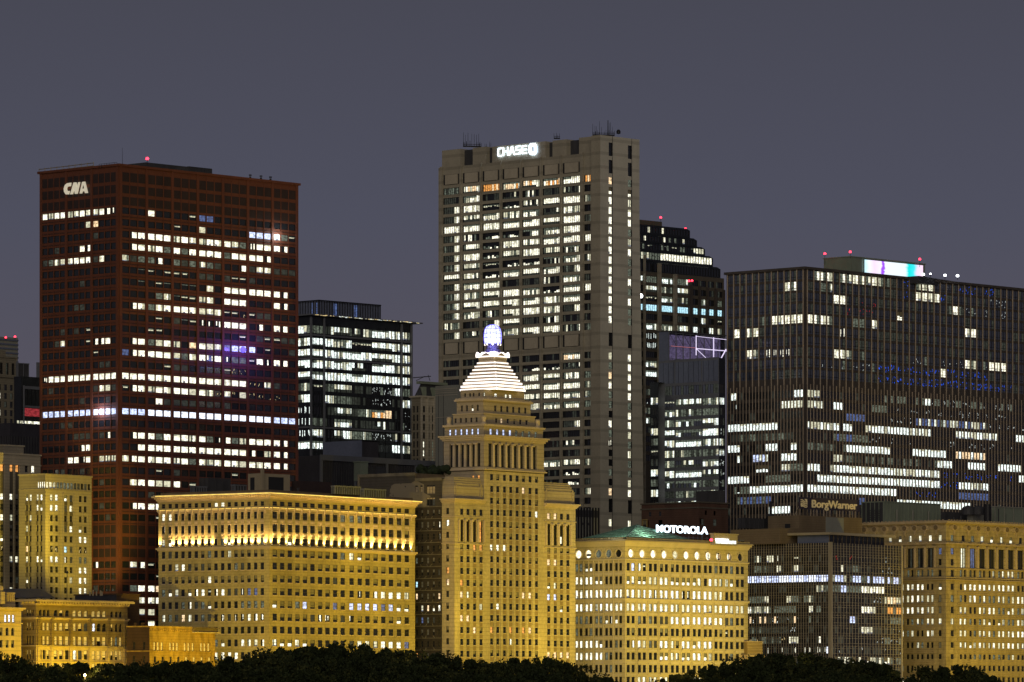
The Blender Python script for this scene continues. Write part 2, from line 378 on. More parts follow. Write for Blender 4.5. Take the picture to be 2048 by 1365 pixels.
mat('pale_terracotta', (0.53, 0.44, 0.23), 0.75, 0.20, 0.15, course=1.9); mat('pale_trim', (0.62, 0.52, 0.33), 0.75, 0.07, 0.3)
mat('copper_green', (0.28, 0.52, 0.36), 0.6, 0.3, 0.5); mat('copper_dark', (0.08, 0.14, 0.11), 0.6, 0.3, 0.5)
mat('bronze_mullion', (0.43, 0.345, 0.26), 0.5, 0.12, 0.3); mat('bronze_dark', (0.068, 0.057, 0.050), 0.6, 0.2, 0.3)
mat('gold_mullion', (0.32, 0.27, 0.18), 0.5, 0.1, 0.3); mat('spandrel_dark', (0.02, 0.018, 0.024), 0.3, 0.2, 0.3)
mat('brown_brick', (0.17, 0.125, 0.075), 0.9, 0.15, 0.2, course=1.0); mat('red_brick', (0.085, 0.045, 0.032), 0.9, 0.2, 0.2, course=1.0)
mat('rustic_stone', (0.36, 0.28, 0.14), 0.9, 0.30, 0.45, course=1.7); mat('rustic_trim', (0.42, 0.32, 0.19), 0.85, 0.15, 0.4)
mat('grey_glass', (0.115, 0.13, 0.19), 0.25, 0.12, 0.1); mat('grey_steel', (0.12, 0.125, 0.145), 0.5, 0.1, 0.2)
mat('dark_glass', (0.016, 0.018, 0.022), 0.25, 0.3, 0.2); mat('dark_stone', (0.10, 0.085, 0.065), 0.8, 0.1, 0.2)
mat('deco_stone', (0.30, 0.255, 0.17), 0.85, 0.1, 0.15, course=1.2); mat('deco_stone_dim', (0.19, 0.165, 0.12), 0.85, 0.1, 0.15, course=1.2)  # dim copy puts the shade of left faces into its colour
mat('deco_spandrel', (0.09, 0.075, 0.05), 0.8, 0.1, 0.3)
mat('orange_brick', (0.40, 0.25, 0.05), 0.9, 0.32, 0.5, course=1.0); mat('dark_brown_wall', (0.07, 0.04, 0.022), 0.9, 0.15, 0.3, course=1.2)
mat('sand_stone', (0.60, 0.45, 0.22), 0.9, 0.12, 0.25, course=1.8); mat('honey_stone', (0.27, 0.19, 0.07), 0.9, 0.16, 0.3, course=1.4)
mat('grey_green_metal', (0.19, 0.22, 0.17), 0.5, 0.12, 0.2); mat('dark_metal', (0.045, 0.045, 0.05), 0.6, 0.2, 0.3)
mat('louver', (0.04, 0.038, 0.048), 0.7, 0.2, 0.2); mat('pale_panel', (0.23, 0.23, 0.20), 0.8, 0.08, 0.15)
mat('tan_paint', (0.30, 0.25, 0.17), 0.9, 0.1, 0.2)
mat('sign_panel', (0.05, 0.04, 0.055), 0.7, 0.1, 0.2); mat('gold_letter', (0.62, 0.47, 0.22), 0.6, 0, emit=0.10, ecol=(1.0, .8, .4))
mat('sign_glow', (0.9, 0.95, 1.0), 0.4, 0, emit=3.2, ecol=(0.72, 0.88, 1.0), sample=True)
mat('sign_glow_blue', (0.7, 0.8, 1.0), 0.4, 0, emit=3, ecol=(0.55, 0.72, 1.0), sample=True)
mat('sign_halo', (0.2, 0.3, 0.6), 0.4, 0, emit=1.3, ecol=(0.22, 0.42, 1.0))
mat('tube_white', (1, 1, 1), 0.4, 0, emit=1.5, ecol=(1.0, 0.88, 0.80))
mat('tube_violet', (0.8, 0.7, 1), 0.4, 0, emit=0.9, ecol=(0.80, 0.72, 1.0)); mat('tube_pink', (0.8, 0.4, .5), 0.4, 0, emit=0.35, ecol=(1.0, 0.30, 0.40))
mat('beehive_glass', (0.5, 0.6, 1), 0.3, 0, emit=1.5, ecol=(0.60, 0.66, 1.0), enoise=0.5, sample=True)
mat('beehive_blue', (0.1, 0.1, 0.9), 0.3, 0, emit=1.0, ecol=(0.22, 0.16, 1.0)); mat('lantern_stone', (0.10, 0.08, 0.16), 0.8, 0)
mat('cove_light', (.8, .6, .2), .5, 0, emit=1.1, ecol=(1.0, .72, .16), enoise=.4); mat('uplight_lens', (1, 0.9, 0.7), 0.3, 0, emit=14, ecol=(1.0, 0.80, 0.45))
mat('amber_blind', (0.5, 0.40, 0.20), 0.6, 0, emit=.42, ecol=(1.0, .68, .16), enoise=.4)  # drawn blinds glow by emission, in place of lamplight falling on them
def patchy():             # paint flaking in large patches over sooty brick
    m = mat('flaking_wall', (0.065, 0.057, 0.045), 0.9, 0.12, 0.3, course=1.1)
    n, l = m.node_tree.nodes, m.node_tree.links; b = n["Principled BSDF"]
    old = b.inputs["Base Color"].links[0].from_socket
    geo = n.new("ShaderNodeNewGeometry"); v = n.new("ShaderNodeTexVoronoi"); v.inputs["Scale"].default_value = 0.10; v.distance = 'CHEBYCHEV'
    mp = n.new("ShaderNodeMapping"); mp.inputs["Scale"].default_value = (0.7, 0.7, 1.6); mp.inputs["Rotation"].default_value = (0, 0, -.82)
    l.new(geo.outputs["Position"], mp.inputs[0]); l.new(mp.outputs[0], v.inputs["Vector"])
    noi = n.new("ShaderNodeTexNoise"); noi.inputs["Scale"].default_value = .6; l.new(geo.outputs["Position"], noi.inputs["Vector"])
    sc = n.new("ShaderNodeSeparateColor"); l.new(v.outputs["Color"], sc.inputs[0])
    ad = n.new("ShaderNodeMath"); ad.operation = 'MULTIPLY_ADD'; ad.inputs[1].default_value = .25; l.new(noi.outputs["Fac"], ad.inputs[0]); l.new(sc.outputs[0], ad.inputs[2])
    g = n.new("ShaderNodeMath"); g.operation = 'GREATER_THAN'; g.inputs[1].default_value = .88; l.new(ad.outputs[0], g.inputs[0])
    mx = n.new("ShaderNodeMix"); mx.data_type = 'RGBA'; l.new(g.outputs[0], mx.inputs[0]); l.new(old, mx.inputs[6]); mx.inputs[7].default_value = (0.20, 0.17, 0.12, 1)
    l.new(mx.outputs[2], b.inputs["Base Color"])
patchy()
mat('sooty_brick', (0.045, 0.037, 0.028), 0.9, 0.15, 0.3, course=1.1)

def rowsy(B, y0, pitch, n, h): return [(B.z(y0 + pitch * i + h), B.z(y0 + pitch * i)) for i in range(n)]
def roofbox(name, xL, xC, xR, yt, yb, Z, m, label, cat, al=47, lip=None, group=None, ribs=0, extra=None, mL=None):
    B = Bld(xC, Z, xL, xR, al); r = thing(name, (*B.C, B.z(yb)), label, cat, group)
    mb = MB(); z0, z1 = B.z(yb), B.z(yt)
    mb.frect(B.R, 0, B.wR, z0, z1, 0, m); mb.frect(B.L, 0, B.wL, z0, z1, 0, mL or m); B.shell(mb, z0, z1, m)
    mb.build('casing', r)
    if lip: q = MB(); B.slab(q, z1, z1 + .5, 0.35, lip); q.build('roof_edge', r)
    if ribs:
        q = MB()
        for fc, w in ((B.R, B.wR), (B.L, B.wL)):
            k = max(2, int(w / ribs))
            for i in range(k + 1): q.fbox(fc, w * i / k - .12, w * i / k + .12, z0, z1, 0.01, .3, lip or m)
        q.build('rib', r)
    if extra: extra(B, r, z0, z1)
    return B, r

# ================================================================ red steel office tower
def red_tower():
    B = Bld(238, 2010, 80, 596, yC=333, sR=.0925, sL=.083); r = B.root('office_tower', 'tall rust-red steel office tower with white letters near its roof', 'office tower')
    zt = B.z(332.4); mb = MB(); op = {}
    R = {0: "...#....-vv..........", 1: "......-..+.....bbb#:-", 2: ".h####+#++###+:i###h.", 3: ".h#+#:#:####:####h...", 4: "+,::h.:,:+:,..h,++,,,",
         5: "..--.---.,,.,--,.....", 6: "..-.--.--.+.#######h.", 7: "....:+---++.###...#h.", 8: ".h#:+####+++--r-,,...", 9: "....-.,--iii###.h.#h.",
         10: "...--.........-.,--,,", 11: ".h#:+#+.w#++:bBb.-..,", 12: "vh####+:+#i#i::-#i#h.", 13: ".....-,,..---rr......", 14: "############+##rr+,..", 15: "-h#+####+#+r+r+rrrr..",
         16: "....#,,,,.,.,........", 17: "bbbBBBBBBBBBBBBBBBbbb", 18: ".....................", 19: ".h##:###+#:ih:+####h.", 20: "..#############h.+#h.", 21: "+h####+#:#+###+#+##h.",
         22: "....-.,......-.......", 23: ".+##++#.-............", 25: ".h###+...............", 26: "....-................", 30: ".+h-.................", 31: "....-................",
         32: ".:##w................", 33: "..+##................", 34: "..++.................", 35: "...#................."}
    Lp = {0: "#+##++#++#hi", 1: ".......+w...", 2: "........,...", 3: "..,...#h....", 4: ",:+++###,+..", 6: "......,.....", 8: ".....,,.....", 10: "...,.,.-....",
          11: "..,+...-hh#.", 12: "........-...", 14: "i###########", 15: ".,......,++,", 17: "bbbbbbbbBBBb", 18: "...,,.......", 19: ".....,,,.,h.", 20: "......h#....",
          21: "....##i#.+++", 30: "........h...", 32: "........,..."}
    rows = [i for i in range(38) if not 27 <= i <= 29]
    st = dict(sash='sash_dark', lit='room_lit', fw=.14)
    for fc, w, nb, np_, pat in ((B.R, B.wR, 7, 3, R), (B.L, B.wL, 3, 4, Lp)):
        cols = []
        for b in range(nb):
            p = (w - 1.6) / nb; a = .8 + b * p
            cols += ceq(a + .45, a + p - .45, np_, .91)
        rr = [(B.z(414 + 23.62 * i + 13), B.z(414 + 23.62 * i)) for i in rows]
        o = wins(r, fc, cols, rr, [pat.get(i, '') for i in rows], st, .2, '........,')
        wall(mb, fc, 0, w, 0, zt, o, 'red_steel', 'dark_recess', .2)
        pn = MB(); pr = MB(); sp = MB()
        for b in range(nb):
            p = (w - 1.6) / nb; a = .8 + b * p
            for k in range(3): pn.fbox(fc, a + .7, a + p - .7, B.z(344 + 23.4 * (k + 1) - 5), B.z(344 + 23.4 * k + (2 if k else 0)), .02, .1, 'red_panel')
            for k in range(3): pn.fbox(fc, a + .7, a + p - .7, B.z(1048 + 23.6 * (k + 1) - 5), B.z(1048 + 23.6 * k + 2), .02, .1, 'red_panel')
            pr.fbox(fc, a - .6, a + .6, 0, zt, .02, .42, 'red_steel')
            for k in range(1, np_): q = a + .45 + (p - .9) * k / np_; pr.fbox(fc, q - .16, q + .16, 0, zt - 1, .02, .22, 'red_steel')
        pr.fbox(fc, w - 1.4, w - .2, 0, zt, .02, .42, 'red_steel')
        for i in rows: sp.fbox(fc, .7, w - .7, B.z(414 + 23.62 * i + 19.2), B.z(414 + 23.62 * i + 18.3), .02, .22, 'red_panel')
        build_each(pn, 'blank_panel', r); build_each(pr, 'pier', r); sp.build('spandrel_groove', r)
    B.shell(mb, 0, zt, 'red_steel'); mb.build('wall', r)
    c = MB(); B.slab(c, zt, zt + .9, .8, 'red_steel'); c.build('parapet', r)
    s = thing('rooftop_sign', tuple(B.L.pt(B.L.uof(155), B.L.zof(155, 390), .8)), 'three cream slanted letters high on the left face of the red tower', 'sign')
    def q(pts): return [(B.L.uof(60 + x / 7.877), B.L.zof(60 + x / 7.877, 300 + y / 7.877)) for x, y in pts]
    sh_ = {'C': -9, 'N': 0, 'A': 9}
    for nm, pts in (('C', [(680, 522), (620, 532), (588, 560), (570, 615), (576, 665), (600, 705), (642, 705), (655, 652), (628, 655), (612, 640), (612, 600), (628, 582), (672, 576)]),
                    ('N', [(716, 520), (750, 516), (768, 600), (788, 516), (810, 513), (769, 694), (737, 698), (722, 612), (694, 703), (662, 705)]),
                    ('A', [(843, 510), (880, 505), (923, 682), (887, 686), (879, 655), (839, 658), (829, 690), (802, 692)])):
        g = MB(); g.prism(B.L, q([(a + sh_[nm], b) for a, b in pts]), .5, 1.1, 'sign_cream'); g.build('letter', s)
    g = MB(); g.prism(B.L, q([(858, 616), (871, 556), (884, 612)]), 1.1, 1.13, 'red_panel'); g.build('letter_counter', s)
    roofbox('rooftop_plant_room', 236, 292, 372, 325, 350, 2085, 'dark_metal', 'long dark plant room on the red tower roof', 'plant room')
    roofbox('rooftop_plant_room', 352, 378, 424, 333, 356, 2078, 'dark_metal', 'low dark box at the right end of the red tower plant room', 'plant room')
    t = MB()
    a = P(78, 345, 2070); b = P(187, 332, 2020)
    for k in (0, 1.1): t.tube(a + Vector((0, 0, k)), b + Vector((0, 0, k)), .16, 'tan_paint')
    for i in range(10): q_ = a.lerp(b, i / 9); t.tube(q_ - Vector((0, 0, 1.2)), q_ + Vector((0, 0, 1.5)), .12, 'tan_paint')
    tag(t.build('window_cleaning_rail'), 'yellowish double rail along the left roof edge of the red tower', 'rail')
    t = MB()
    for x0, x1, y0, y1 in ((198, 234, 329, 325), (374, 424, 334, 339)):
        a = P(x0, y0, 2015); b = P(x1, y1, 2015)
        t.tube(a, b, .07, 'black_metal')
        for i in range(8): q_ = a.lerp(b, i / 7); t.tube(q_ - Vector((0, 0, 1.6)), q_, .07, 'black_metal')
    tag(t.build('guard_rail'), 'thin dark railing on the roof of the red tower', 'railing')
    for i, (x, y) in enumerate(((500.5, 350), (522, 352), (541, 354))):
        v = thing('roof_vent', tuple(P(x, y + 10, 2075)), '%s of the three short capped black vents on the red tower roof' % ('leftmost', 'middle', 'rightmost')[i], 'vent', 'capped vents on the red tower')
        q_ = MB(); p = P(x, y + 10, 2075); q_.tube(p, p + Vector((0, 0, 1.3)), .42, 'black_metal', 10); q_.build('pipe', v)
        q_ = MB(); q_.tube(p + Vector((0, 0, 1.6)), p + Vector((0, 0, 2.1)), .55, 'black_metal', 10); q_.build('cap', v)
    beacon(294.5, 318, 2025, 2.5, 'red warning light on the roof of the rust-red tower')
    a = P(245, 330, 2020); t = MB(); t.tube(a, P(244.6, 296, 2020), .09, 'black_metal', 5, .05); tag(t.build('antenna'), 'single thin whip antenna above the corner of the red tower', 'antenna')
    return B
RT = red_tower()

# ================================================================ cream brick building with the lit cornice
def cream_building():
    B = Bld(539, 1950, 317, 830, yC=990, sR=.0535, sL=.027); r = B.root('office_building', 'cream brick building with a row of flared uplights below its glowing cornice', 'office building')
    cr_ = [549.5, 564.5, 579.7, 594.8, 610, 625, 640.3, 655, 670.3, 685.4, 703.3, 719.5, 735, 751, 766.6, 782, 798, 813.5]
    cl = [327, 340.3, 353, 366, 379.4, 392.5, 405.5, 418.8, 432, 445.3, 458.6, 472, 485, 498, 511.4, 524.7]
    ys = [(1002.5, 1011.5), (1022.8, 1037), (1047.8, 1063), (1075, 1089)] + [(1099.5 + 25.6 * i, 1113.5 + 25.6 * i) for i in range(11)]
    PR = ["...........,......", ".........:::......", "......k..k.......", "..l...............", "kk.kkkkk.:+lkkk...", "...kk.kkkkkkkkk..k", "kkkkk...,....k..k.", "kk.k.k.k...i.h###+",
          "lkk:bkkkvkbbbbvbll", ".kkkk,iik,ik.k.kl.", "..................", "+ll+lk....,#++###v", "kkk..............."]
    PL = ["........##......", "##..............", "i...............", "+l.......:l....:", ".,....k:..+kkkkk", "..+#,k,k...:,...", "kkkkkkk#kkkkkkkk", ":l+.lh#-h#,,ivv.", "...:h,:l....::::", "+:,w+.:,.i,ii+hi",
          "................", "........:l..#++h", "........####...."]
    st = dict(rail=True, lit='room_lit'); mb = MB(); zt = B.z(996)
    rows = [(B.z(b), B.z(a)) for a, b in ys]
    for fc, w, xs, ww, pat, dflt in ((B.R, B.wR, cr_, 8.7, PR, '..kkkK'), (B.L, B.wL, cl, 6.6, PL, '..kkkK')):
        o = wins(r, fc, cpx(fc, xs, ww), rows, pat, st, .28, dflt)
        wall(mb, fc, 0, w, 0, zt, o, 'cream_brick', 'deco_spandrel', .28)  # dark reveal colour stands in for shade beside the panes
        orn = MB(); us = [fc.uof(x) for x in xs]
        for i, u in enumerate(us):                     # carved panels between the upper windows
            h = (fc.uof(xs[i] + ww / 2) - fc.uof(xs[i] - ww / 2)) / 2
            for (a, b) in ((1039, 1045.5), (1065, 1072.5)):
                orn.fbox(fc, u - h, u + h, B.z(b), B.z(a), .02, .18, 'cream_terracotta')
                for k in range(3): orn.fbox(fc, u - h * .7 + h * .5 * k, u - h * .5 + h * .5 * k, B.z(b) + .3, B.z(a) - .3, .18, .42, 'cream_terracotta')
            for (a, b) in ((1022.8, 1037), (1047.8, 1063), (1075, 1089)):
                orn.fbox(fc, u + h + .02, u + h + .22, B.z(b), B.z(a) + .25, .02, .3, 'cream_terracotta'); orn.fbox(fc, u - h, u + h, B.z(a), B.z(a) + .3, .02, .32, 'cream_terracotta')
            for a, b in ys[4:]: orn.fbox(fc, u - h - .1, u + h + .1, B.z(b) - .35, B.z(b), .02, .25, 'cream_terracotta')
        orn.build('carved_trim', r)
        brk = MB(); lights = []
        pc = [us[0] - (us[1] - us[0]) / 2] + [(a + b) / 2 for a, b in zip(us[:-1], us[1:])] + [us[-1] + (us[-1] - us[-2]) / 2]
        for u in pc:
            brk.fbox(fc, u - .28, u + .28, B.z(1022), B.z(1015), .3, .75, 'cream_terracotta'); brk.fbox(fc, u - .2, u + .2, B.z(1027), B.z(1022), .02, .4, 'cream_terracotta')
        brk.build('console_trim', r)
        if fc is B.R: B.pR = pc
        else: B.pL = pc
    B.shell(mb, 0, zt, 'cream_brick'); mb.build('wall', r)
    c = MB()
    for y0, y1, o_, m in ((1098, 1095.5, .35, 'cream_terracotta'), (1095.5, 1092, .8, 'cream_terracotta'), (1020, 1017.6, .3, 'cream_terracotta'), (1017.6, 1014.6, .55, 'cream_terracotta')):
        B.slab(c, B.z(y0), B.z(y1), o_, m)
    c.build('ledge', r)
    c = MB()
    for y0, y1, o_ in ((999, 996.5, .35), (996.5, 992.5, .7), (992.5, 990, 1.25), (990, 986.6, 2.0), (986.6, 984.6, 1.5)): B.slab(c, B.z(y0), B.z(y1), o_, 'cream_terracotta')
    for fc, w in ((B.R, B.wR), (B.L, B.wL)):
        n = int(w / 1.15)
        for i in range(n): u = (i + .5) * w / n; c.fbox(fc, u - .27, u + .27, B.z(993), B.z(990), .72, 1.6, 'cream_terracotta')
    c.build('cornice', r)
    c = MB(); Q = B.inset(.6); Q.slab(c, B.z(984.6), B.z(979.5), 0, 'brown_brick'); c.build('parapet', r)
    for fc, w in ((B.R, B.wR), (B.L, B.wL)):
        g = MB(); o_ = 2.02; a0 = -2.0 if fc is B.R else 0; a1 = w + 2.0; z_ = B.z(987.6); g.fbox(fc, a0, a1, z_, z_ + .28, o_, o_ + .08, 'cove_light'); g.build('light_strip', r)
        g = MB(); z_ = B.z(1014.6); g.fbox(fc, -.5 if fc is B.R else 0, w, z_ - .22, z_ - .05, .57, .62, 'cove_light'); g.build('light_strip', r)
    # the lamps that stand on the ledge, one at each pier
    def lamp(fc, u, i, strong=1.0):
        z = B.z(1091.5); p = fc.pt(u, z, .55)
        a = MB(); a.fbox(fc, u - .22, u + .22, z, z + .35, .35, .75, 'black_metal'); o = a.build('uplight', r)
        a = MB(); a.frect(fc, u - .18, u + .18, z + .36, z + .36, .5, 'uplight_lens')
        a.v = []; a.f = []; a.m = []; a.poly([fc.pt(u - .2, z + .37, .35), fc.pt(u + .2, z + .37, .35), fc.pt(u + .2, z + .37, .75), fc.pt(u - .2, z + .37, .75)], 'uplight_lens'); a.build('lens', o)
        ld = bpy.data.lights.new('uplight_lamp', 'SPOT'); lo = bpy.data.objects.new('uplight_lamp', ld); scene.collection.objects.link(lo)
        ld.energy = 9500 * strong; ld.color = (1.0, 0.70, 0.30); ld.spot_size = math.radians(75); ld.spot_blend = .9; ld.shadow_soft_size = .12
        dirv = (Vector((0, 0, 1)) * 1.0 - Vector((*fc.n, 0)) * .10).normalized()
        lo.rotation_euler = (-dirv).to_track_quat('Z', 'Y').to_euler(); lo.location = fc.pt(u, z + .45, .60)
    for i, u in enumerate(B.pR): lamp(B.R, u, i, 2.2 if i == 13 else 1)
    for i, u in enumerate(B.pL):
        if i not in (1, 9): lamp(B.L, u, i)
    # things on its roof
    def hole(Bx, rr, z0, z1):
        g = MB(); fc = Bx.R; g.fbox(fc, Bx.wR * .28, Bx.wR * .78, z0, z1 - 1.2, .02, .1, 'dark_recess'); g.fbox(Bx.L, Bx.wL * .2, Bx.wL * .55, z0, z1 - 1.5, .02, .1, 'dark_recess'); g.build('doorway', rr)
        g = MB(); g.fbox(Bx.R, .2, 1.6, z0, z1 + 1.6, .03, .7, 'tan_paint'); g.build('chimney', rr)
    roofbox('rooftop_plant_room', 496, 520, 580, 947, 984, 1975, 'tan_paint', 'pale concrete stair head with a black opening on the cream brick building', 'stair head', extra=hole)
    roofbox('rooftop_plant_room', 400, 417, 460, 956, 986, 1990, 'dark_metal', 'dark boxy shed left of the pale stair head', 'plant room', ribs=3)
    roofbox('rooftop_plant_room', 583, 600, 664, 962, 990, 1990, 'red_panel', 'low dark brown shed right of the pale stair head', 'plant room')
    for i, (a, b, y) in enumerate(((382, 412, 975), (464, 492, 972), (664, 720, 974), (722, 770, 980))):
        roofbox('cooling_unit', a, a + 6, b, y, y + 14, 1980, 'dark_metal', ('slatted grey cooler near the left end of the cream building roof', 'slatted grey cooler beside the pale stair head',
                'long dark duct box behind the lit cornice', 'dark duct box at the right end of the cream building roof')[i], 'cooling unit', ribs=1.2, lip='grey_steel')
    return B
BC = cream_building()

# ================================================================ stepped limestone tower with the glowing pyramid
def pyramid_tower():
    B = Bld(909, 2025, 884, 1151, al=52); r = B.root('pyramid_tower', 'limestone tower with a white-lit stepped pyramid and a blue beehive lamp on top', 'tower')
    st = dict(rail=True); mb = MB(); R, L = B.R, B.L; ys0 = 1002.5
    zw = B.z(997)
    def sh(x): return (x - 909) * .055    # the storeys fall away along the face, in photo pixels
    def rw(y0, n, pitch=23.7, h=12.5): return [(B.z(y0 + pitch * i + h), B.z(y0 + pitch * i)) for i in range(n)]
    cL = cpx(R, [923.4, 936, 949.2, 962], 5.8); cC = cpx(R, [983.2, 995.6, 1009, 1021.5, 1034.3, 1047, 1060, 1072.9], 5.6); cR = cpx(R, [1097.5, 1110.6, 1123, 1135.8], 5.8)
    uL, uR = R.uof(968), R.uof(1088)
    rows = rw(1017, 15)
    PL = ["....", None, None, "k.oo", "....", "..kk", "o.kk", "w+..", "...+", "ww..", "..wk", "....", "..kk", "kk..", ""]
    PC = {1: ".....w..", 3: ".......#", 6: "###.....", 9: "........", 10: "...kkww.", 11: ".#......", 12: "......k.", 13: "o..o.ow.", 14: "...h....", 15: "kk.k...k"}
    PRt = ["ww..", None, None, "kkkk", "ww..", "....", "l+..", "bb..", "..l.", "....", "....", "....", "wwww", "", ""]
    op = wins(r, R, cL, rows, [p or '' for p in PL], st, .3, '...k', skip=lambda a, c: a in (1, 2))
    op += wins(r, R, cR, [(a, b) for a, b in rows], [p or '' for p in PRt], st, .3, '...k', skip=lambda a, c: a in (1, 2))
    rc = rw(944, 18)
    op += wins(r, R, cC, rc, [PC.get(i, '') for i in range(18)], st, .3, '....k')
    tall = [(B.z(1083), B.z(1039))]
    ops2 = wins(r, R, cL, tall, ["...o"], dict(n=1, rail=True), .7, '.') + wins(r, R, cR, tall, ["..n."], dict(rail=True), .7, '.')
    wall(mb, R, 0, uL, 0, zw, op + ops2, 'limestone', 'deco_spandrel', .3)  # reveals darkened by colour, as if in shade
    wall(mb, R, uR, B.wR, 0, zw, op + ops2, 'limestone', 'deco_spandrel', .3)
    T = Bld.__new__(Bld); T.a = B.a; T.dR = B.dR; T.dL = B.dL; T.C = R.pt(uL, 0).to_2d(); T.wR = uR - uL; f0 = Face(T.C, -T.dL); T.wL = -f0.uof(887.5); T.fin()
    zs = B.z(938)
    wall(mb, R, uL, uR, 0, zs, op, 'limestone', 'deco_spandrel', .3)
    opL = wins(r, L, cpx(L, [895.3], 5.2), rw(1016, 14), ["." , "#", ".", "k", "k", "o", "w", ".", "k"], st, .3, '.k')
    wall(mb, L, 0, B.wL, 0, zw, opL, 'limestone', 'deco_spandrel', .3)
    B.shell(mb, 0, zw, 'limestone')
    # side of the shaft rising above the wing roof
    opS = wins(r, T.L, cpx(T.L, [946, 957], 4.5), [(B.z(956), B.z(947))], ["oo"], st, .3)
    wall(mb, T.L, 0, T.wL, zw - 2, zs, opS, 'tower_stone', 'tower_stone', .3)
    mb.build('wall', r)
    tr = MB()
    for y0, y1, o_ in ((1005.5, 1003, .4), (1003, 999.5, .9), (999.5, 997, 1.6), (1034, 1032.6, .35), (1088, 1086, .4), (1099.5, 1098.3, .3)):
        for (a, b) in ((-o_, uL), (uR, B.wR + o_)):
            tr.fbox(R, a, b, B.z(y0), B.z(y1), 0.0, o_, 'limestone_trim')
        tr.fbox(L, 0, B.wL, B.z(y0), B.z(y1), 0.0, o_, 'limestone_trim')
    tr.build('cornice', r)
    pl = MB()
    for cols in (cL, cR):
        mids = [(cols[i][1] + cols[i + 1][0]) / 2 for i in range(3)]
        for u in mids: pl.tube(R.pt(u, B.z(1083), .15), R.pt(u, B.z(1042), .15), .62, 'limestone_trim', 10, .52); pl.fbox(R, u - .8, u + .8, B.z(1042), B.z(1038.5), -.1, .9, 'limestone_trim')
        for u in (cols[0][0] - .9, cols[-1][1] + .9): pl.fbox(R, u - .45, u + .45, B.z(1083), B.z(1039), .02, .5, 'limestone_trim')
    for xs, y0, y1 in (([968, 989.5, 1002, 1015, 1028, 1040.6, 1053.5, 1066.5, 1088], 1350, 970),):
        us = [R.uof(x) for x in (989.4, 1002.3, 1015.2, 1027.9, 1040.6, 1053.5, 1066.5)]
        for u in us: pl.fbox(R, u - .7, u + .7, B.z(1340), B.z(966), .02, .22, 'limestone')
    build_each(pl, 'column', r)
    sp = MB()
    for cs, rr, k0 in ((cL, rows, 3), (cR, rows, 3), (cC, rc, 1)):
        for (a, b) in cs:
            for k in range(k0, len(rr) - 1): sp.fbox(R, a - .05, b + .05, rr[k + 1][1] + .25, rr[k][0] - .35, .01, .05, 'spandrel_stone'); sp.fbox(R, a - .1, b + .1, rr[k][0] - .3, rr[k][0] - .02, .02, .3, 'limestone_trim')
    sp.build('spandrel_trim', r)
    # attic blocks over both wings
    at = MB()
    for u0, u1 in ((0, uL - .3), (uR + .3, B.wR)):
        for k, (y0, y1) in enumerate(((997, 972), (972, 966), (966, 961.5), (961.5, 957), (957, 953.5))):
            i = .3 + k * .42; a = u0 + (i if u0 < 1 else 0); b = u1 - (i if u1 > uR else 0)
            at.fbox(R, a, b, B.z(y0), B.z(y1), -22 + i, -i, 'tower_stone')
        at.fbox(R, u0 + 1, u0 + 1.5, B.z(994), B.z(968), -.3, .1, 'tower_stone'); at.fbox(R, u1 - 2, u1 - 1.5, B.z(994), B.z(968), -.3, .1, 'tower_stone')
    build_each(at, 'attic', r)
    # the shaft above: colonnade, window storeys and setbacks on one centre
    up = MB()
    S0 = T; tr = MB()
    def storey(S, y0, y1, m, rxs, rw_, lxs, lw_, wy, pr=None, plf=None, dep=.4, st_=st):
        a, b = S.z(y1), S.z(y0)
        oR = wins(r, S.R, cpx(S.R, rxs, rw_), [(S.z(wy[1]), S.z(wy[0]))], [pr or ''], st_, dep, '...k') if rxs else []
        oL = wins(r, S.L, cpx(S.L, lxs, lw_), [(S.z(wy[1]), S.z(wy[0]))], [plf or ''], st_, dep, '...k') if lxs else []
        wall(up, S.R, 0, S.wR, a, b, oR, m, m, dep); wall(up, S.L, 0, S.wL, a, b, oL, m, m, dep); S.shell(up, a, b, m, 'tower_stone')
    cx = [981.3, 993.6, 1006.3, 1019, 1031.8, 1044.4, 1057.3, 1070]; sx = [902, 913, 924.5, 935.4, 946.5, 957]
    T.slab(tr, T.z(940), T.z(937.5), .9, 'limestone_trim'); T.slab(tr, T.z(937.5), T.z(935), .5, 'limestone_trim')
    storey(T, 874, 936, 'tower_stone', cx, 8.4, sx, 7.0, (886, 933), '........', '......', .9, dict(n=1, rail=True))
    for xs, fc in ((cx, T.R), (sx, T.L)):
        for a, b in zip(xs[:-1], xs[1:]):
            u = fc.uof((a + b) / 2); tr.tube(fc.pt(u, T.z(933), -.1), fc.pt(u, T.z(888), -.1), .62, 'limestone_trim', 10, .52); tr.fbox(fc, u - .85, u + .85, T.z(888.5), T.z(885.5), -.2, .85, 'limestone_trim')
    for a_, b_, o_ in ((880, 876.5, .5), (876.5, 872.5, 1.1), (872.5, 869.8, 1.7)): T.slab(tr, T.z(a_), T.z(b_), o_, 'limestone_trim')
    T2 = T.inset(.3); storey(T2, 852, 871, 'tower_stone', [982, 995, 1007.5, 1020.5, 1033, 1046, 1059, 1072], 5, [899.6, 910.6, 922, 933, 944, 955.3], 4, (857, 868.5), 'bbbb::::', 'bbbbbb')
    T2.slab(tr, T2.z(852), T2.z(848), .7, 'limestone_trim')
    T3 = T2.inset(1.6, 1.6, 3.2, 3.0); storey(T3, 828, 849, 'tower_stone', [993, 1003.6, 1016, 1029, 1041, 1053.6], 4.8, [911, 921.5, 932, 942.5, 953], 4, (834.5, 844), '.w.k..', '.....')
    T3.slab(tr, T3.z(828), T3.z(826), .3, 'limestone_trim')
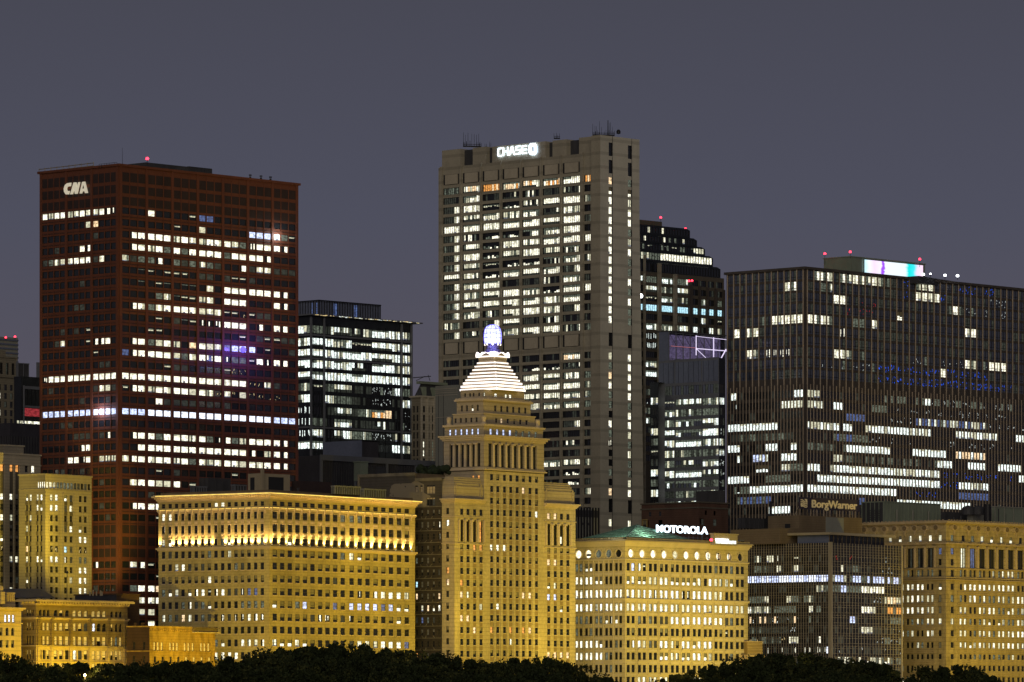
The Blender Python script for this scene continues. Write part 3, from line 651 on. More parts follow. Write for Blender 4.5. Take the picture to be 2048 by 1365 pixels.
    T4 = T2.inset(2.3, 2.6, 5.2, 4.0); storey(T4, 799, 829, 'tower_stone', [990.8, 1003, 1015, 1026.9, 1038.8, 1051], 4.8, [923.6, 933.8, 944.7, 955.3], 4, (809.5, 821.5), '......', '..l.')
    T4.slab(tr, T4.z(801.5), T4.z(798), .8, 'limestone_trim'); T4.slab(tr, T4.z(798), T4.z(795.5), .4, 'limestone_trim')
    T5 = T2.inset(2.9, 3.4, 8.4, 5.4); storey(T5, 779, 797, 'tower_stone', [991.9, 1012.8, 1021], 5.5, [930, 940, 947, 958, 967], 3.6, (785.5, 792.5), '#+#', '....#')
    up.build('upper_wall', r); tr.build('upper_cornice', r)
    for (u, z_, fc, m_) in ((1.2, 849, T2.L, 0), (T2.wL - 1.0, 849, T2.L, 0), (T2.wR - 2, 849, T2.R, 0)):
        p = fc.pt(u, T2.z(848), -1.2); a = MB(); a.lathe(p, [(0, 0), (1.15, 0), (1.15, .4), (.85, .8), (1.0, 2.4), (1.05, 2.9), (.7, 3.3), (0, 3.4)], 'limestone_trim', 10); a.build('urn', r)
    # the pyramid: every tread carries a bright lamp strip
    ax = T5.C + T5.dR * T5.wR / 2 + T5.dL * T5.wL / 2
    tiers = [(922, 1056.5, 771), (922, 1052.7, 764.5), (926, 1047, 758), (931, 1042, 751.5), (935.5, 1037.7, 744.8), (940, 1032.6, 738), (945, 1028, 731.3), (949, 1023, 724.7), (954, 1018, 718)]
    py = MB(); sc_ = ax.y / F; z = T5.z(779); k_ = (math.cos(T.a) + math.sin(T.a))
    ztier = []
    for i, (xl, xr, yt) in enumerate(tiers):
        w = (xr - xl) * sc_ / k_ * .98; Q = B.centred(w, w, ax); z1 = Q.z(yt) - .3
        Q.slab(py, z, z1, -.55, 'tower_stone')
        th = (z1 - z) * (.34 if i > 4 else .42 if i > 2 else .55)
        tb = MB()
        for fc, ww in ((Q.R, Q.wR), (Q.L, Q.wL)): tb.fbox(fc, .02 if fc is Q.R else 0, ww, z + .05, z + .05 + th, -.5, 0, 'tube_white')
        bk = Face(Q.C + Q.dR * Q.wR, Q.dL); tb.fbox(bk, 0.02, Q.wL, z + .05, z + .05 + th, -.5, 0, 'tube_white')
        tb.build('light_strip', r); z = z1
    py.build('pyramid', r)
    w = (1017 - 955) * sc_ / k_; Q = B.centred(w, w, ax); cwn = MB(); Q.slab(cwn, z, z + 1.2, -.4, 'tower_stone'); Q.slab(cwn, z + 1.2, z + 2.8, -.1, 'tube_white'); Q.slab(cwn, z + 2.8, z + 3.3, -1.2, 'tube_white')
    for fc, ww in ((Q.R, Q.wR), (Q.L, Q.wL)):
        cwn.prism(fc, [(ww * .22, z + 1.7), (ww * .78, z + 1.7), (ww * .68, z + 2.2), (ww * .5, z + 2.9), (ww * .32, z + 2.2)], -.05, .06, 'tower_stone')
        for u in (0.0, ww): p = fc.pt(u, z + 1.2, -.1); cwn.lathe(p, [(0, 0), (.7, 0), (.75, 1.0), (.45, 2.0), (0, 2.2)], 'tube_white', 8)
    cwn.build('crown', r)
    lt = MB(); c = (ax.x, ax.y, z + 3.0); lt.lathe(c, [(0, 0), (3.4, 0), (3.3, 1.0), (2.6, 1.5), (2.5, 3.2), (3.1, 3.3), (3.1, 3.7)], 'lantern_stone', 16); lt.build('lantern_base', r)
    zb = z + 6.7; bh = MB(); H = EYE + (YH - 650) * ax.y / F - zb
    prof = [(3.2, 0), (3.35, H * .12), (3.45, H * .35), (3.4, H * .55), (3.1, H * .75), (2.4, H * .9), (1.3, H * .98), (0, H)]
    bh.lathe((ax.x, ax.y, zb), prof, 'beehive_glass', 20); o = bh.build('beehive_lantern', r, True)
    rb = MB()
    for i in range(10):
        t = 2 * math.pi * i / 10 + .1
        for (r0, h0), (r1, h1) in zip(prof[:-1], prof[1:]): rb.tube((ax.x + r0 * 1.02 * math.cos(t), ax.y + r0 * 1.02 * math.sin(t), zb + h0), (ax.x + r1 * 1.02 * math.cos(t), ax.y + r1 * 1.02 * math.sin(t), zb + h1), .13, 'beehive_blue', 4)
    for rr, h in ((3.3, .1), (3.45, H * .3), (3.42, H * .52), (3.05, H * .77)): rb.lathe((ax.x, ax.y, zb + h), [(rr + .02, 0), (rr + .16, .08), (rr + .02, .2)], 'beehive_blue', 20)
    rb.build('lantern_rib', o)
    pb = MB()
    for i in range(8): t = 2 * math.pi * i / 8; pb.tube((ax.x + 3.1 * math.cos(t), ax.y + 3.1 * math.sin(t), zb - .7), (ax.x + 3.1 * math.cos(t), ax.y + 3.1 * math.sin(t), zb), .28, 'tube_white', 6)
    pb.build('lantern_bulb', r)
    for z_, e, c_, dd in ((z + 7, 2500, (.35, .4, 1), 5),):
        ld = bpy.data.lights.new('lantern_lamp', 'POINT'); lo = bpy.data.objects.new('lantern_lamp', ld); scene.collection.objects.link(lo); ld.energy = e; ld.color = c_; ld.shadow_soft_size = 1; lo.location = (ax.x, ax.y - 6, z_)
    return B
BP = pyramid_tower()

def clutter(where, B, y, spots, label, cat='vent', dep=6):
    f = B.R.off(-dep)
    for i, (x, kind) in enumerate(spots):
        u = f.uof(x); z = B.z(y); g = MB()
        if kind == 'p': g.tube(f.pt(u, z), f.pt(u, z + 2.6 + i % 3 * .7), .28, 'dark_metal', 6); g.tube(f.pt(u, z + 2.7 + i % 3 * .7), f.pt(u, z + 3.1 + i % 3 * .7), .45, 'dark_metal', 6)
        elif kind == 'b': g.fbox(f, u - 1.4, u + 1.4, z, z + 1.9, -2, 0, 'grey_steel'); g.fbox(f, u - 1.2, u + 1.2, z + .4, z + 1.5, .02, .1, 'black_metal')
        else: g.tube(f.pt(u, z), f.pt(u, z + 5.5), .09, 'black_metal', 5)
        nm = {'p': 'roof_vent', 'b': 'cooling_unit', 'm': 'mast'}[kind]; w = {'p': 'capped pipe vent', 'b': 'small square cooler', 'm': 'thin mast'}[kind]
        same = [q for q, k in spots if k == kind]; n = same.index(x); od = 'only' if len(same) == 1 else ('first', 'second', 'third', 'fourth', 'fifth')[n]
        tag(g.build(nm), '%s %s from the left on %s' % (od, w, where), {'p': 'vent', 'b': 'cooling unit', 'm': 'mast'}[kind], label)
clutter('the cream brick building roof', BC, 986, [(596, 'p'), (640, 'b'), (690, 'p'), (745, 'm'), (790, 'b')], 'roof fittings of the cream building', dep=9)

# ================================================================ granite bank tower
def bank_tower():
    T = Bld(1200.5, 2600, 1182.5, 1279, yC=270, sR=.117, sL=.10); r = T.root('bank_tower', 'tallest tower, grey granite with ribbon windows and a blank ribbed end wall', 'office tower')
    zt = T.z(270.2); mb = MB(); R = T.R
    ub = [(R.uof(1217.5), R.uof(1224.5)), (R.uof(1256), R.uof(1263))]
    y0s = [283, 318]; small = [352.5 + 19.9 * i for i in range(15)]; low = [704 + 19.45 * i for i in range(15)]
    c1 = ["wl##############", "+:w#::.#:i..:.w"]; c2 = [":l+##:+#::#:#::+", "#####:##+:+::+#"]
    op = []
    def col(i, yo):
        a, b = ub[i]; o = []
        for y in (283, 318, 664, 997): o += wins(r, R, [(a, b)], [(T.z(y + yo + 27), T.z(y + yo))], ['.'], dict(frame=False), .5)
        codes = (c1, c2)[i]
        for k, y in enumerate(small): o += wins(r, R, [(a, b)], [(T.z(y + yo + 14), T.z(y + yo))], [codes[0][k] if k < len(codes[0]) else ':'], dict(frame=False), .5)
        for k, y in enumerate(low): o += wins(r, R, [(a, b)], [(T.z(y + yo + 13.5), T.z(y + yo))], [codes[1][k]], dict(frame=False), .5)
        o += wins(r, R, [(a, b)], [(T.z(1052 + yo), T.z(1038 + yo))], ['+'], dict(frame=False), .5)
        return o
    op = col(0, 0) + col(1, 1.5)
    wall(mb, R, 0, T.wR, 0, zt, op, 'granite_pale', 'dark_recess', .5)
    gr = MB()
    for i in (0, 1): gr.fbox(R, ub[i][1] + .02, ub[i][1] + .3, 0, zt, -.02, .06, 'dark_recess')
    gr.build('joint', r)
    wall(mb, T.L, 0, T.wL, 0, zt, [], 'granite', None, 0); T.shell(mb, 0, zt, 'granite_pale')
    # the foot of the end wall splays outward
    far = R.pt(T.wR, 0).to_2d(); e = T.dR * 5.5
    zf = T.z(430)
    mb.poly([(*far, zf), (*(far + e), 0), (*far, 0)], 'granite_pale'); mb.poly([(*far, zf), (*(far + T.dL * T.wL), zf), (*(far + e + T.dL * T.wL), 0), (*(far + e), 0)], 'granite_pale')
    # main slab
    S = Face(T.L.pt(T.wL, 0, 0).to_2d() + Vector((0, 0)), -T.dL)       # right end of the slab, set back behind the end wall
    O = T.C + T.dR * 2.2
    f0 = Face(O, -T.dL); wS = f0.uof(1186) - f0.uof(885.5); u_left = f0.uof(885.5)
    S = Face(O + (-T.dL) * u_left, -T.dL); ZC = S.pt(S.uof(1165), 0).y
    zz = lambda y: EYE + (YH - y) * ZC / F
    zs = zz(307.7)
    bays = [(886.8, 918.7), (925.7, 959), (965.2, 998.7), (1005, 1038.7), (1044.8, 1079), (1085.7, 1119.2), (1125.4, 1160), (1168.8, 1181)]
    cols = [(S.uof(a), S.uof(b)) for a, b in bays]
    up = [(zz(350.8 + 19.77 * i + 13.6), zz(350.8 + 19.77 * i)) for i in range(16)]
    lo = [(zz(704.5 + 19.42 * i + 13), zz(704.5 + 19.42 * i)) for i in range(17)]
    PU = [":wowww#o", ",+,mm,m.", "E+-nm##:", "E++++m+.", "########"[:7] + ":", "Emnnm++.", "E+n++###"[:7] + "#", "E#n+#+m.", "E+-nnm+:", "#+n##+E:"[:7] + ".", "E++,,m+,", "E+##+n##", "E##+#+#.", "E+m+#+E.", ":,E#,m,.", "Emm+#+m:"]
    PLo = ["......w.", "..,.nnm.", ".E..+#+:", ".,..###:", "....+++:", "...E+++:", ".......,", "......E.", ".......,", "......m.", ".......,", ".....++:", "......n.", "......n,", "......,+", "........", "........"]
    st = dict(n=8, sash='sash_dark', bar=.22, lit='room_lit', frame=True)
    st1 = dict(n=3, sash='sash_dark', bar=.22)
    o = wins(r, S, cols[:7], up, [p[:7] for p in PU], st, .8) + wins(r, S, cols[7:], up, [p[7:] for p in PU], st1, .8)
    o += wins(r, S, cols[:7], lo, [p[:7] for p in PLo], st, .8, '.,') + wins(r, S, cols[7:], lo, [p[7:] for p in PLo], st1, .8)
    W = S.uof(1186)
    wall(mb, S, 0, W, 0, zs, o, 'granite', 'dark_recess', .8)
    D = 34.0; p = S.pt; bk = -D
    mb.poly([p(0, 0), p(0, zs), p(0, zs, bk), p(0, 0, bk)], 'granite'); mb.poly([p(0, zs), p(W, zs), p(W, zs, bk), p(0, zs, bk)], 'roofing'); mb.poly([p(0, 0, bk), p(0, zs, bk), p(W, zs, bk), p(W, 0, bk)], 'granite')
    mb.build('wall', r)
    pr = MB()
    for a, b in zip([877.5] + [x[1] for x in bays[:-1]], [x[0] for x in bays]):
        m_ = (a + b) / 2
        pr.fbox(S, S.uof(m_ + .2), S.uof(b - .6), 0, zs + .5, .02, 1.1, 'granite'); pr.fbox(S, S.uof(a + .8), S.uof(m_ - .6), 0, zs, .02, .5, 'granite')
    build_each(pr, 'pier', r)
    bp = MB()
    for (a, b), (x0, x1) in zip(cols[:7], bays[:7]):
        for y0, y1 in ((323, 344), (668, 692)):
            bp = MB()
            w = b - a; bp.fbox(S, a + .1, b - .1, zz(y1), zz(y0), -.0, .03, 'dark_recess'); bp.fbox(S, a + w * .16, b - w * .08, zz(y1 - .5), zz(y0 + .8), .03, .7, 'granite_panel'); bp.build('blank_panel', r)
    # roof boxes
    for i, (xa, xb, xc, yt, lab) in enumerate(((884, 921, 944, 298, 'granite block at the far left of the bank tower roof'), (945.5, 971.5, 984, 293.5, 'granite block between the antennas and the lit sign'),
            (984.5, 1091, 1103.5, 283, 'long granite screen carrying the lit white sign'), (1105, 1133, 1156.5, 279, 'granite block right of the lit sign on the bank tower'), (1158, 1183, 1192, 273.5, 'granite block against the end wall of the bank tower'))):
        Zb = S.pt(S.uof((xa + xb) / 2), 0).y + 5
        f = S.off(-4.0); u0, u1 = f.uof(xa), f.uof(xb); zb = zs - 1; ztp = f.zof(xb, yt)
        g = MB(); g.fbox(f, u0, u1, zb, ztp, -16, 0, 'granite'); g.build('roof_block', r)
        g = MB(); g.fbox(f, u1 + .02, f.uof(xc), zb, ztp - .5, -14, -3, 'dark_metal'); g.build('roof_recess', r)
    f = S.off(-3.9); s = thing('rooftop_sign', tuple(f.pt(f.uof(1035), zs, .5)), 'glowing white bank name sign with eight-sided ring logo on the tallest tower', 'sign')
    def q(x, y): return (f.uof(860 + x / 6.4), f.zof(860 + x / 6.4, 240 + y / 6.4))
    def L(x, y, w, h, sk, paths, lw=3.6 / 6.4):
        g = MB()
        for pa in paths: stroke(g, f, [q(x + a * w, y + (1 - b) * h - a * sk) for a, b in pa], .62, .5, .8, 'sign_glow')
        g.build('letter', s)
    L(882, 372, 44, 95, 6, [[(1, 1), (.15, 1), (0, .85), (0, .15), (.15, 0), (1, 0)]])
    L(950, 362, 55, 95, 6, [[(0, 0), (0, 1)], [(1, 0), (1, 1)], [(0, .5), (1, .5)]])
    L(1028, 352, 62, 98, 6, [[(0, 0), (.42, 1), (.58, 1), (1, 0)], [(.2, .32), (.8, .32)]])
    L(1112, 346, 50, 92, 6, [[(1, 1), (0, 1), (0, .52), (1, .52), (1, 0), (0, 0)]])
    L(1188, 340, 56, 92, 6, [[(1, 1), (.1, 1), (0, .9), (0, .1), (.1, 0), (1, 0)], [(0, .5), (1, .5)]])
    g = MB(); ox, oy = 1327, 377
    for k in range(4):      # ring of four wedge blades round a square hole
        out = [(-28, -75), (28, -75), (52, -38), (52, 38), (28, 75), (-28, 75), (-52, 38), (-52, -38)]
        inn = [(-20, -36), (20, -36), (20, 36), (-20, 36)]
        a, b, c_ = out[2 * k], out[2 * k + 1], out[(2 * k + 2) % 8]
        pts = [a, b, c_, inn[(k + 1) % 4], inn[k]]
        g.prism(f, [q(ox + x, oy + y) for x, y in pts][::-1], .5, 1.0, 'sign_glow_blue' if k % 2 else 'sign_glow')
    g.build('logo', s)
    # antennas
    def array(x0, x1, yb, Z, specs, label):
        a = thing('antenna_array', tuple(P((x0 + x1) / 2, yb, Z)), label, 'antenna array')
        g = MB(); g.tube(P(x0, yb, Z), P(x1, yb + (x1 - x0) * .02, Z), .35, 'black_metal'); g.tube(P(x0, yb - 4, Z), P(x1, yb - 3.5, Z), .12, 'black_metal'); g.build('frame', a)
        for x, y, rr in specs:
            g = MB(); g.tube(P(x, yb + 1, Z), P(x, y, Z), rr, 'black_metal', 5, rr * .6); g.build('antenna', a)
    rn = random.Random(5)
    array(926, 962, 293, 2640, [(927, 265, .12), (931, 270, .1), (936, 266, .14), (943.5, 268, .1), (948.5, 268, .12), (953, 270, .12), (957.5, 268, .12), (960, 285, .2), (940, 282, .2), (933, 283, .25)] + [(rn.uniform(927, 985), rn.uniform(283, 288), .12) for _ in range(9)], 'cluster of thin antennas at the left of the bank tower roof')
    array(1108, 1120, 277, 2640, [(1108, 267, .12), (1113, 266, .12), (1119, 267, .12), (1115, 270, .1)], 'small group of antennas between the lit sign and the end wall')
    array(1185, 1229, 270.5, 2610, [(1185.5, 248, .12), (1190, 252, .12), (1193, 253, .1), (1199, 243, .12), (1203, 254, .1), (1216, 241, .3), (1219.5, 246, .12), (1221, 245, .1), (1225, 254, .1), (1229, 262, .14), (1190.5, 263, .35)] + [(rn.uniform(1186, 1228), rn.uniform(260, 265), .12) for _ in range(12)], 'tall crowded antennas on the end wall of the bank tower')
    dsh = MB(); p_ = P(1237, 269, 2612); dsh.lathe(p_, [(0, 0), (1.0, .3), (1.1, 1.4), (.6, 2.3), (0, 2.4)], 'black_metal', 10); tag(dsh.build('satellite_dome'), 'small dark dome on the roof edge right of the antennas', 'satellite dome')
bank_tower()

# ================================================================ pale building with round windows
def porthole_building():
    B = Bld(1250, 2095, 1135, 1496, yC=1095, sR=.0472, sL=.036); r = B.root('office_building', 'pale terracotta building with a row of round windows under its roof', 'office building')
    R, L = B.R, B.L; mb = MB(); zt = B.z(1092)
    bc = [1261.3, 1283.8, 1305.8, 1327.8, 1349.8, 1371.8, 1393.7, 1415.7, 1436.9, 1458.3, 1479.7]; bl = [1157.5, 1177.3, 1197.3, 1217.4, 1237.1]
    ys = [(1126, 1141.6), (1152.6, 1168), (1179, 1195.5), (1207, 1222), (1231.8, 1247), (1256, 1271), (1281, 1295.5), (1305, 1319.7), (1330, 1345), (1354, 1368)]
    rows = [(B.z(b), B.z(a)) for a, b in ys]
    PR = [".bh-..k.k.......:..:..", "l+ll++##lllsl#.#+++l..".replace('s', 'l'), "+#+h#h####ii####++....", "+#+#+####++####++##+++", "..:.:.,,##########,:..", ".k....kk.........k-...", ".h#+:,##+k##l###......", "......ll++ll##l+...:..", "..................kkkk", "..+#++#+++##++........"]
    PL = ["::ll......", "####ll....", "##########", "####+#####", ":::.::lil.", ":..:......", "#####l..:.", "+#####:-..", ".......:..", "++........"]
    def xs(c, d): return [x + s for x in c for s in (-d, d)]
    st = dict(rail=False, lit='room_lit', blind='blind_grey')
    oR = wins(r, R, cpx(R, xs(bc, 4.9), 5.9), rows, PR, st, .25, '..k'); oL = wins(r, L, cpx(L, xs(bl, 4.3), 5.0), rows, PL, st, .25, '..k')
    # round windows
    zc = B.z(1106.8)
    for fc, cs, codes, hw in ((R, bc, '####+##hii.', 0), (L, bl, '#-::.', 0)):
        ring = MB()
        for x, code in zip(cs, codes):
            u = fc.uof(x); rad = 1.62
            WIN.append((r, fc, u, rad, zc, 0, .35, code, dict(round=True), random.random()))
            n = 20
            for i in range(n):
                t0, t1 = 2 * math.pi * i / n, 2 * math.pi * (i + 1) / n
                for ra, rb, d0, d1 in ((rad, rad + .35, .02, .25),):
                    P4 = [(u + ra * math.cos(t0), zc + ra * math.sin(t0)), (u + rb * math.cos(t0), zc + rb * math.sin(t0)), (u + rb * math.cos(t1), zc + rb * math.sin(t1)), (u + ra * math.cos(t1), zc + ra * math.sin(t1))]
                    ring.poly([fc.pt(*q, d1) for q in P4], 'pale_trim'); ring.poly([fc.pt(*P4[1], 0), fc.pt(*P4[2], 0), fc.pt(*P4[2], d1), fc.pt(*P4[1], d1)], 'pale_trim')
                    ring.poly([fc.pt(*P4[0], -.35), fc.pt(*P4[3], -.35), fc.pt(*P4[3], d1), fc.pt(*P4[0], d1)], 'pale_trim')
            # square opening round the circle, filled by spandrels
            s = rad + .02
            for i in range(n):
                t0, t1 = 2 * math.pi * i / n, 2 * math.pi * (i + 1) / n
                def sq(t): c, s_ = math.cos(t), math.sin(t); k = s / max(abs(c), abs(s_)); return (u + k * c, zc + k * s_)
                a, b = sq(t0), sq(t1); pts = [(u + rad * math.cos(t0), zc + rad * math.sin(t0)), a, b, (u + rad * math.cos(t1), zc + rad * math.sin(t1))]
                ring.poly([fc.pt(*q, 0) for q in pts], 'pale_terracotta')
            (oR if fc is R else oL).append((u - s, u + s, zc - s, zc + s))
        ring.build('round_surround', r)
    wall(mb, R, 0, B.wR, 0, zt, oR, 'pale_terracotta', 'deco_spandrel', .25)  # window reveals coloured dark to read as shaded
    wall(mb, L, 0, B.wL, 0, zt, oL, 'pale_terracotta', 'deco_spandrel', .25)
    B.shell(mb, 0, zt, 'pale_terracotta'); mb.build('wall', r)
    c = MB()
    for y0, y1, o_ in ((1092, 1089, .3), (1089, 1086, .7), (1086, 1082.5, 1.2), (1082.5, 1080.2, 1.7), (1080.2, 1078.6, 1.3)): B.slab(c, B.z(y0), B.z(y1), o_, 'pale_trim' if o_ < 1.3 else 'tower_stone')
    for fc, w in ((R, B.wR), (L, B.wL)):
        n = int(w / .85)
        for i in range(n): u = (i + .5) * w / n; c.fbox(fc, u - .2, u + .2, B.z(1078.6), B.z(1075.5), .3, 1.2, 'tan_paint')
    B.slab(c, B.z(1075.5), B.z(1074.8), .9, 'brown_brick')
    c.build('cornice', r)
    l = MB()
    for y0, y1, o_ in ((1120.5, 1119, .3), (1119, 1117.4, .5), (1201, 1198.6, .35), (1198.6, 1196.8, .6)): B.slab(l, B.z(y0), B.z(y1), o_, 'pale_trim')
    l.build('ledge', r)
    f = MB()
    for fc, cs, d in ((R, bc, 11), (L, bl, 10)):
        for x in cs:
            u = fc.uof(x); h = fc.uof(x + d) - u; f.fbox(fc, u - h - .15, u - h + .15, 0, B.z(1120.5), .02, .22, 'pale_trim')
            f.fbox(fc, u - .18, u + .18, 0, B.z(1120.5), .02, .14, 'pale_trim')
            for (a, b), (a2, b2) in zip(ys[:-1], ys[1:]): f.fbox(fc, u - h * .75, u + h * .75, B.z(a2 - 2.2), B.z(b + 3.4), .02, .16, 'pale_trim')
        for x in cs[1::2]:     # shallow bay windows on every other bay
            u = fc.uof(x); h = fc.uof(x + 8) - u
            for a, b in ys[3:]: f.fbox(fc, u - h, u + h, B.z(b + 3.2), B.z(b + .8), .16, .75, 'pale_trim')
    f.build('pilaster_trim', r)
    # green hipped skylight roof
    Q = B.inset(.8, .8, B.wR * .44, 6); z0 = B.z(1077); z1 = B.z(1047); ap = Q.C + Q.dR * Q.wR * .46 + Q.dL * Q.wL * .44
    g = MB(); c0 = [Q.C, Q.C + Q.dR * Q.wR, Q.C + Q.dR * Q.wR + Q.dL * Q.wL, Q.C + Q.dL * Q.wL]
    apx = Vector((*ap, z1))
    for i in range(4):
        a, b = Vector((*c0[i], z0)), Vector((*c0[(i + 1) % 4], z0)); g.poly([a, b, apx], 'copper_green')
        for k in range(1, 9): t = k / 9; g.tube(a.lerp(apx, t) + Vector((0, 0, .05)), b.lerp(apx, t) + Vector((0, 0, .05)), .22, 'copper_dark', 4)
        g.tube(a, apx, .4, 'copper_dark', 5)
        for k in range(1, 12): q0 = a.lerp(b, k / 12); g.tube(q0 + Vector((0, 0, .03)), apx, .06, 'copper_dark', 4)
    g.build('hipped_roof', r)
    f_ = B.R.off(-7); s = thing('rooftop_sign', tuple(f_.pt(f_.uof(1362), B.z(1072))), 'dazzling white row of capital letters on the roof of the round-window building', 'sign')
    g = MB()
    for i in range(12):
        u = f_.uof(1312) + (f_.uof(1414) - f_.uof(1312)) * i / 11; g.fbox(f_, u - .12, u + .12, B.z(1076), B.z(1066), -.1, .1, 'grey_steel')
    g.fbox(f_, f_.uof(1309), f_.uof(1417), B.z(1069.5), B.z(1068.5), -.15, .15, 'grey_steel'); g.build('frame', s)
    text('letters', 'MOTOROLA', f_, 1311.5, 1414.5, 1050, 1065, .2, .5, 'sign_glow', s, .03)
    for u_, d_ in ((.3, 3), (.65, 3)):  # unseen fill lights added to brighten the green roof
        ld = bpy.data.lights.new('roof_fill', 'POINT'); lo = bpy.data.objects.new('roof_fill', ld); scene.collection.objects.link(lo); ld.energy = 1900; ld.color = (.85, 1, .85); ld.shadow_soft_size = .6; lo.location = f_.off(5).pt(f_.off(5).uof(1180 + 180 * u_), B.z(1052))
    def strip(Bx, rr, z0, z1):
        g = MB(); g.fbox(Bx.R, 1, Bx.wR - 1, z0 + .6, z0 + 1.9, .02, .08, 'room_cool'); g.build('window', rr)
        g = MB(); g.fbox(Bx.R, 1.0, Bx.wR * .6, z0 + 1.95, z0 + 2.5, .02, .3, 'lamp_white'); g.build('lamp', rr)
    roofbox('rooftop_plant_room', 1421, 1428, 1475, 1069, 1090, 2125, 'tan_paint', 'small cream roof cabin with a bright window strip right of the letters', 'roof cabin', extra=strip, lip='tan_paint')
    beacon(1422.6, 1080.5, 2120, 1.2, 'small red light beside the cream roof cabin')
    return B
BW = porthole_building()

# ================================================================ brown mullioned office tower
def brown_tower():
    B = Bld(1609, 2480, 1453, 2112, yC=560, sR=.0905, sL=.068); r = B.root('office_tower', 'very wide brown office tower striped by bronze mullions, most lower floors lit', 'office tower')
    R, L = B.R, B.L; mb = MB(); zt = B.z(533.6); zm = B.z(760)
    X = lambda x: 1430 + x / 2.3527
    upR = [(0, 470, 545, '+'), (0, 580, 770, '+'), (0, 780, 860, ':'), (0, 955, 1035, '+'), (1, 490, 545, ':'), (1, 930, 1050, '+'), (2, 555, 612, '#'), (2, 1100, 1175, ':+'), (3, 860, 880, 'l'), (4, 430, 550, '+'), (4, 655, 705, ':'),
           (4, 735, 770, '#'), (4, 1185, 1245, '+'), (5, 595, 605, 'i'), (7, 555, 645, '+'), (7, 680, 705, ':'), (7, 1185, 1245, '+'), (7, 1283, 1365, '#'), (8, 1065, 1095, 'w'), (0, 800, 1320, 'V.V'), (1, 820, 1100, 'V..'), (1, 1280, 1380, 'f.'),
           (2, 690, 760, 'R'), (3, 590, 760, 'R.'), (2, 1000, 1400, '...f'), (8, 780, 1300, 'V'), (9, 780, 1400, 'V'), (7, 900, 1400, '.f.'), (8, 430, 760, '.f'), (9, 430, 760, '.')]
    upL = [(1, 325, 400, '+'), (3, 262, 272, 'i'), (4, 275, 415, '+'), (4, 200, 225, ':'), (5, 85, 108, '+'), (5, 145, 215, '+'), (7, 145, 200, '+'), (7, 230, 360, 'i'), (2, 50, 70, 'c'), (4, 50, 70, 'c'), (2, 50, 300, '......v')]
    loR = [(0, 430, 492, '+'), (1, 430, 508, '+'), (1, 560, 602, '#'), (1, 740, 815, ':'), (0, 985, 1010, '#'), (0, 800, 1010, ':.'), (2, 615, 705, 'v'), (2, 820, 935, 'f'), (3, 440, 590, '+#'), (3, 600, 640, '#'), (3, 710, 1012, '##+'), (3, 1125, 1325, '#+'), (3, 1410, 1454, '#'), (4, 560, 720, ':v'), (4, 720, 1400, 'f..'), (5, 610, 822, '#'), (5, 922, 1088, '#'), (5, 1130, 1268, '#w'),
           (6, 550, 595, '+'), (6, 1045, 1120, '#'), (6, 1190, 1268, '#'), (6, 1335, 1445, '#'), (7, 430, 498, '#'), (7, 545, 1060, '##+'), (7, 1428, 1454, '#'), (8, 485, 1060, '#'), (8, 1145, 1290, '#+'), (9, 430, 855, '#'), (9, 940, 1045, 'V'), (9, 1150, 1285, 'v'),
           (10, 860, 1200, '#'), (10, 640, 760, 'v.'), (0, 1010, 1400, 'f:'), (1, 800, 1400, 'ff.'), (2, 940, 1270, 'v+:'), (2, 1290, 1454, '.f'), (7, 1060, 1425, '.V.'), (8, 1060, 1140, 'V'), (6, 600, 1040, '.,:'), (5, 430, 610, '.,:'), (-1, 0, 0, '.')]
    loL = [(0, 80, 102, '#'), (0, 365, 425, '#'), (1, 305, 425, '+'), (1, 95, 108, 'i'), (3, 50, 302, '#'), (4, 70, 348, ':,'), (5, 55, 116, '#'), (5, 232, 292, '#'), (5, 362, 380, '#'), (6, 98, 114, '#'), (6, 172, 246, '+b'), (6, 318, 382, '#'), (7, 195, 246, 'l'), (7, 308, 425, '+:'),
           (8, 52, 158, '#'), (8, 238, 352, ':'), (9, 158, 425, '#'), (9, 90, 158, 'n:'), (10, 98, 262, 'v:'), (11, 245, 355, '#')]
    cv = lambda S: [(a, X(b), X(c), d) for a, b, c, d in S if a >= 0]
    for fc, w, us, ls, x1 in ((R, B.wR, upR, loR, 1625), (L, B.wL, upL, loL, 1520)):
        m_ = fc.uof(x1 + (13.0 if fc is R else 12.6)) - fc.uof(x1); n = int(w / m_); pad = (w - n * m_) / 2
        cu = [(pad + i * m_ + m_ * .1, pad + (i + 1) * m_ - m_ * .1) for i in range(n)]
        cl = [(pad + i * m_ / 2 + m_ * .07, pad + (i + 1) * m_ / 2 - m_ * .07) for i in range(2 * n)]
        ru = [(B.z(541 + 21.9 * i + 17), B.z(541 + 21.9 * i)) for i in range(10)]; rl = [(B.z(779.7 + 21.08 * i + 14), B.z(779.7 + 21.08 * i)) for i in range(14)]
        st = dict(n=2, sash='sash_dark', bar=.18, glass='glass_blue', lit='room_lit', frame=False); st2 = dict(n=1, glass='glass', lit='room_cool', frame=False, sash='sash_dark')
        op = wins(r, fc, cu, ru, None, st, .15, '......,,', cv(us)) + wins(r, fc, cl, rl, None, st2, .12, '.........,', cv(ls))
        wall(mb, fc, 0, w, 0, zt, op, 'bronze_dark', 'dark_recess', .15)
        g = MB()
        for i in range(n + 1): u = pad + i * m_; g.fbox(fc, u - .24, u + .24, zm - 2, zt - 1.2, .02, .32, 'bronze_mullion')
        for i in range(2 * n + 1): u = pad + i * m_ / 2; g.fbox(fc, u - .15, u + .15, 0, zm - 2.02, .02, .28, 'bronze_mullion')
        g.build('mullion', r)
        g = MB()
        for a, b in ru: g.fbox(fc, .1, w - .1, a + .9, a + 1.1, -.14, -.02, 'sash_dark')
        g.build('transom', r)
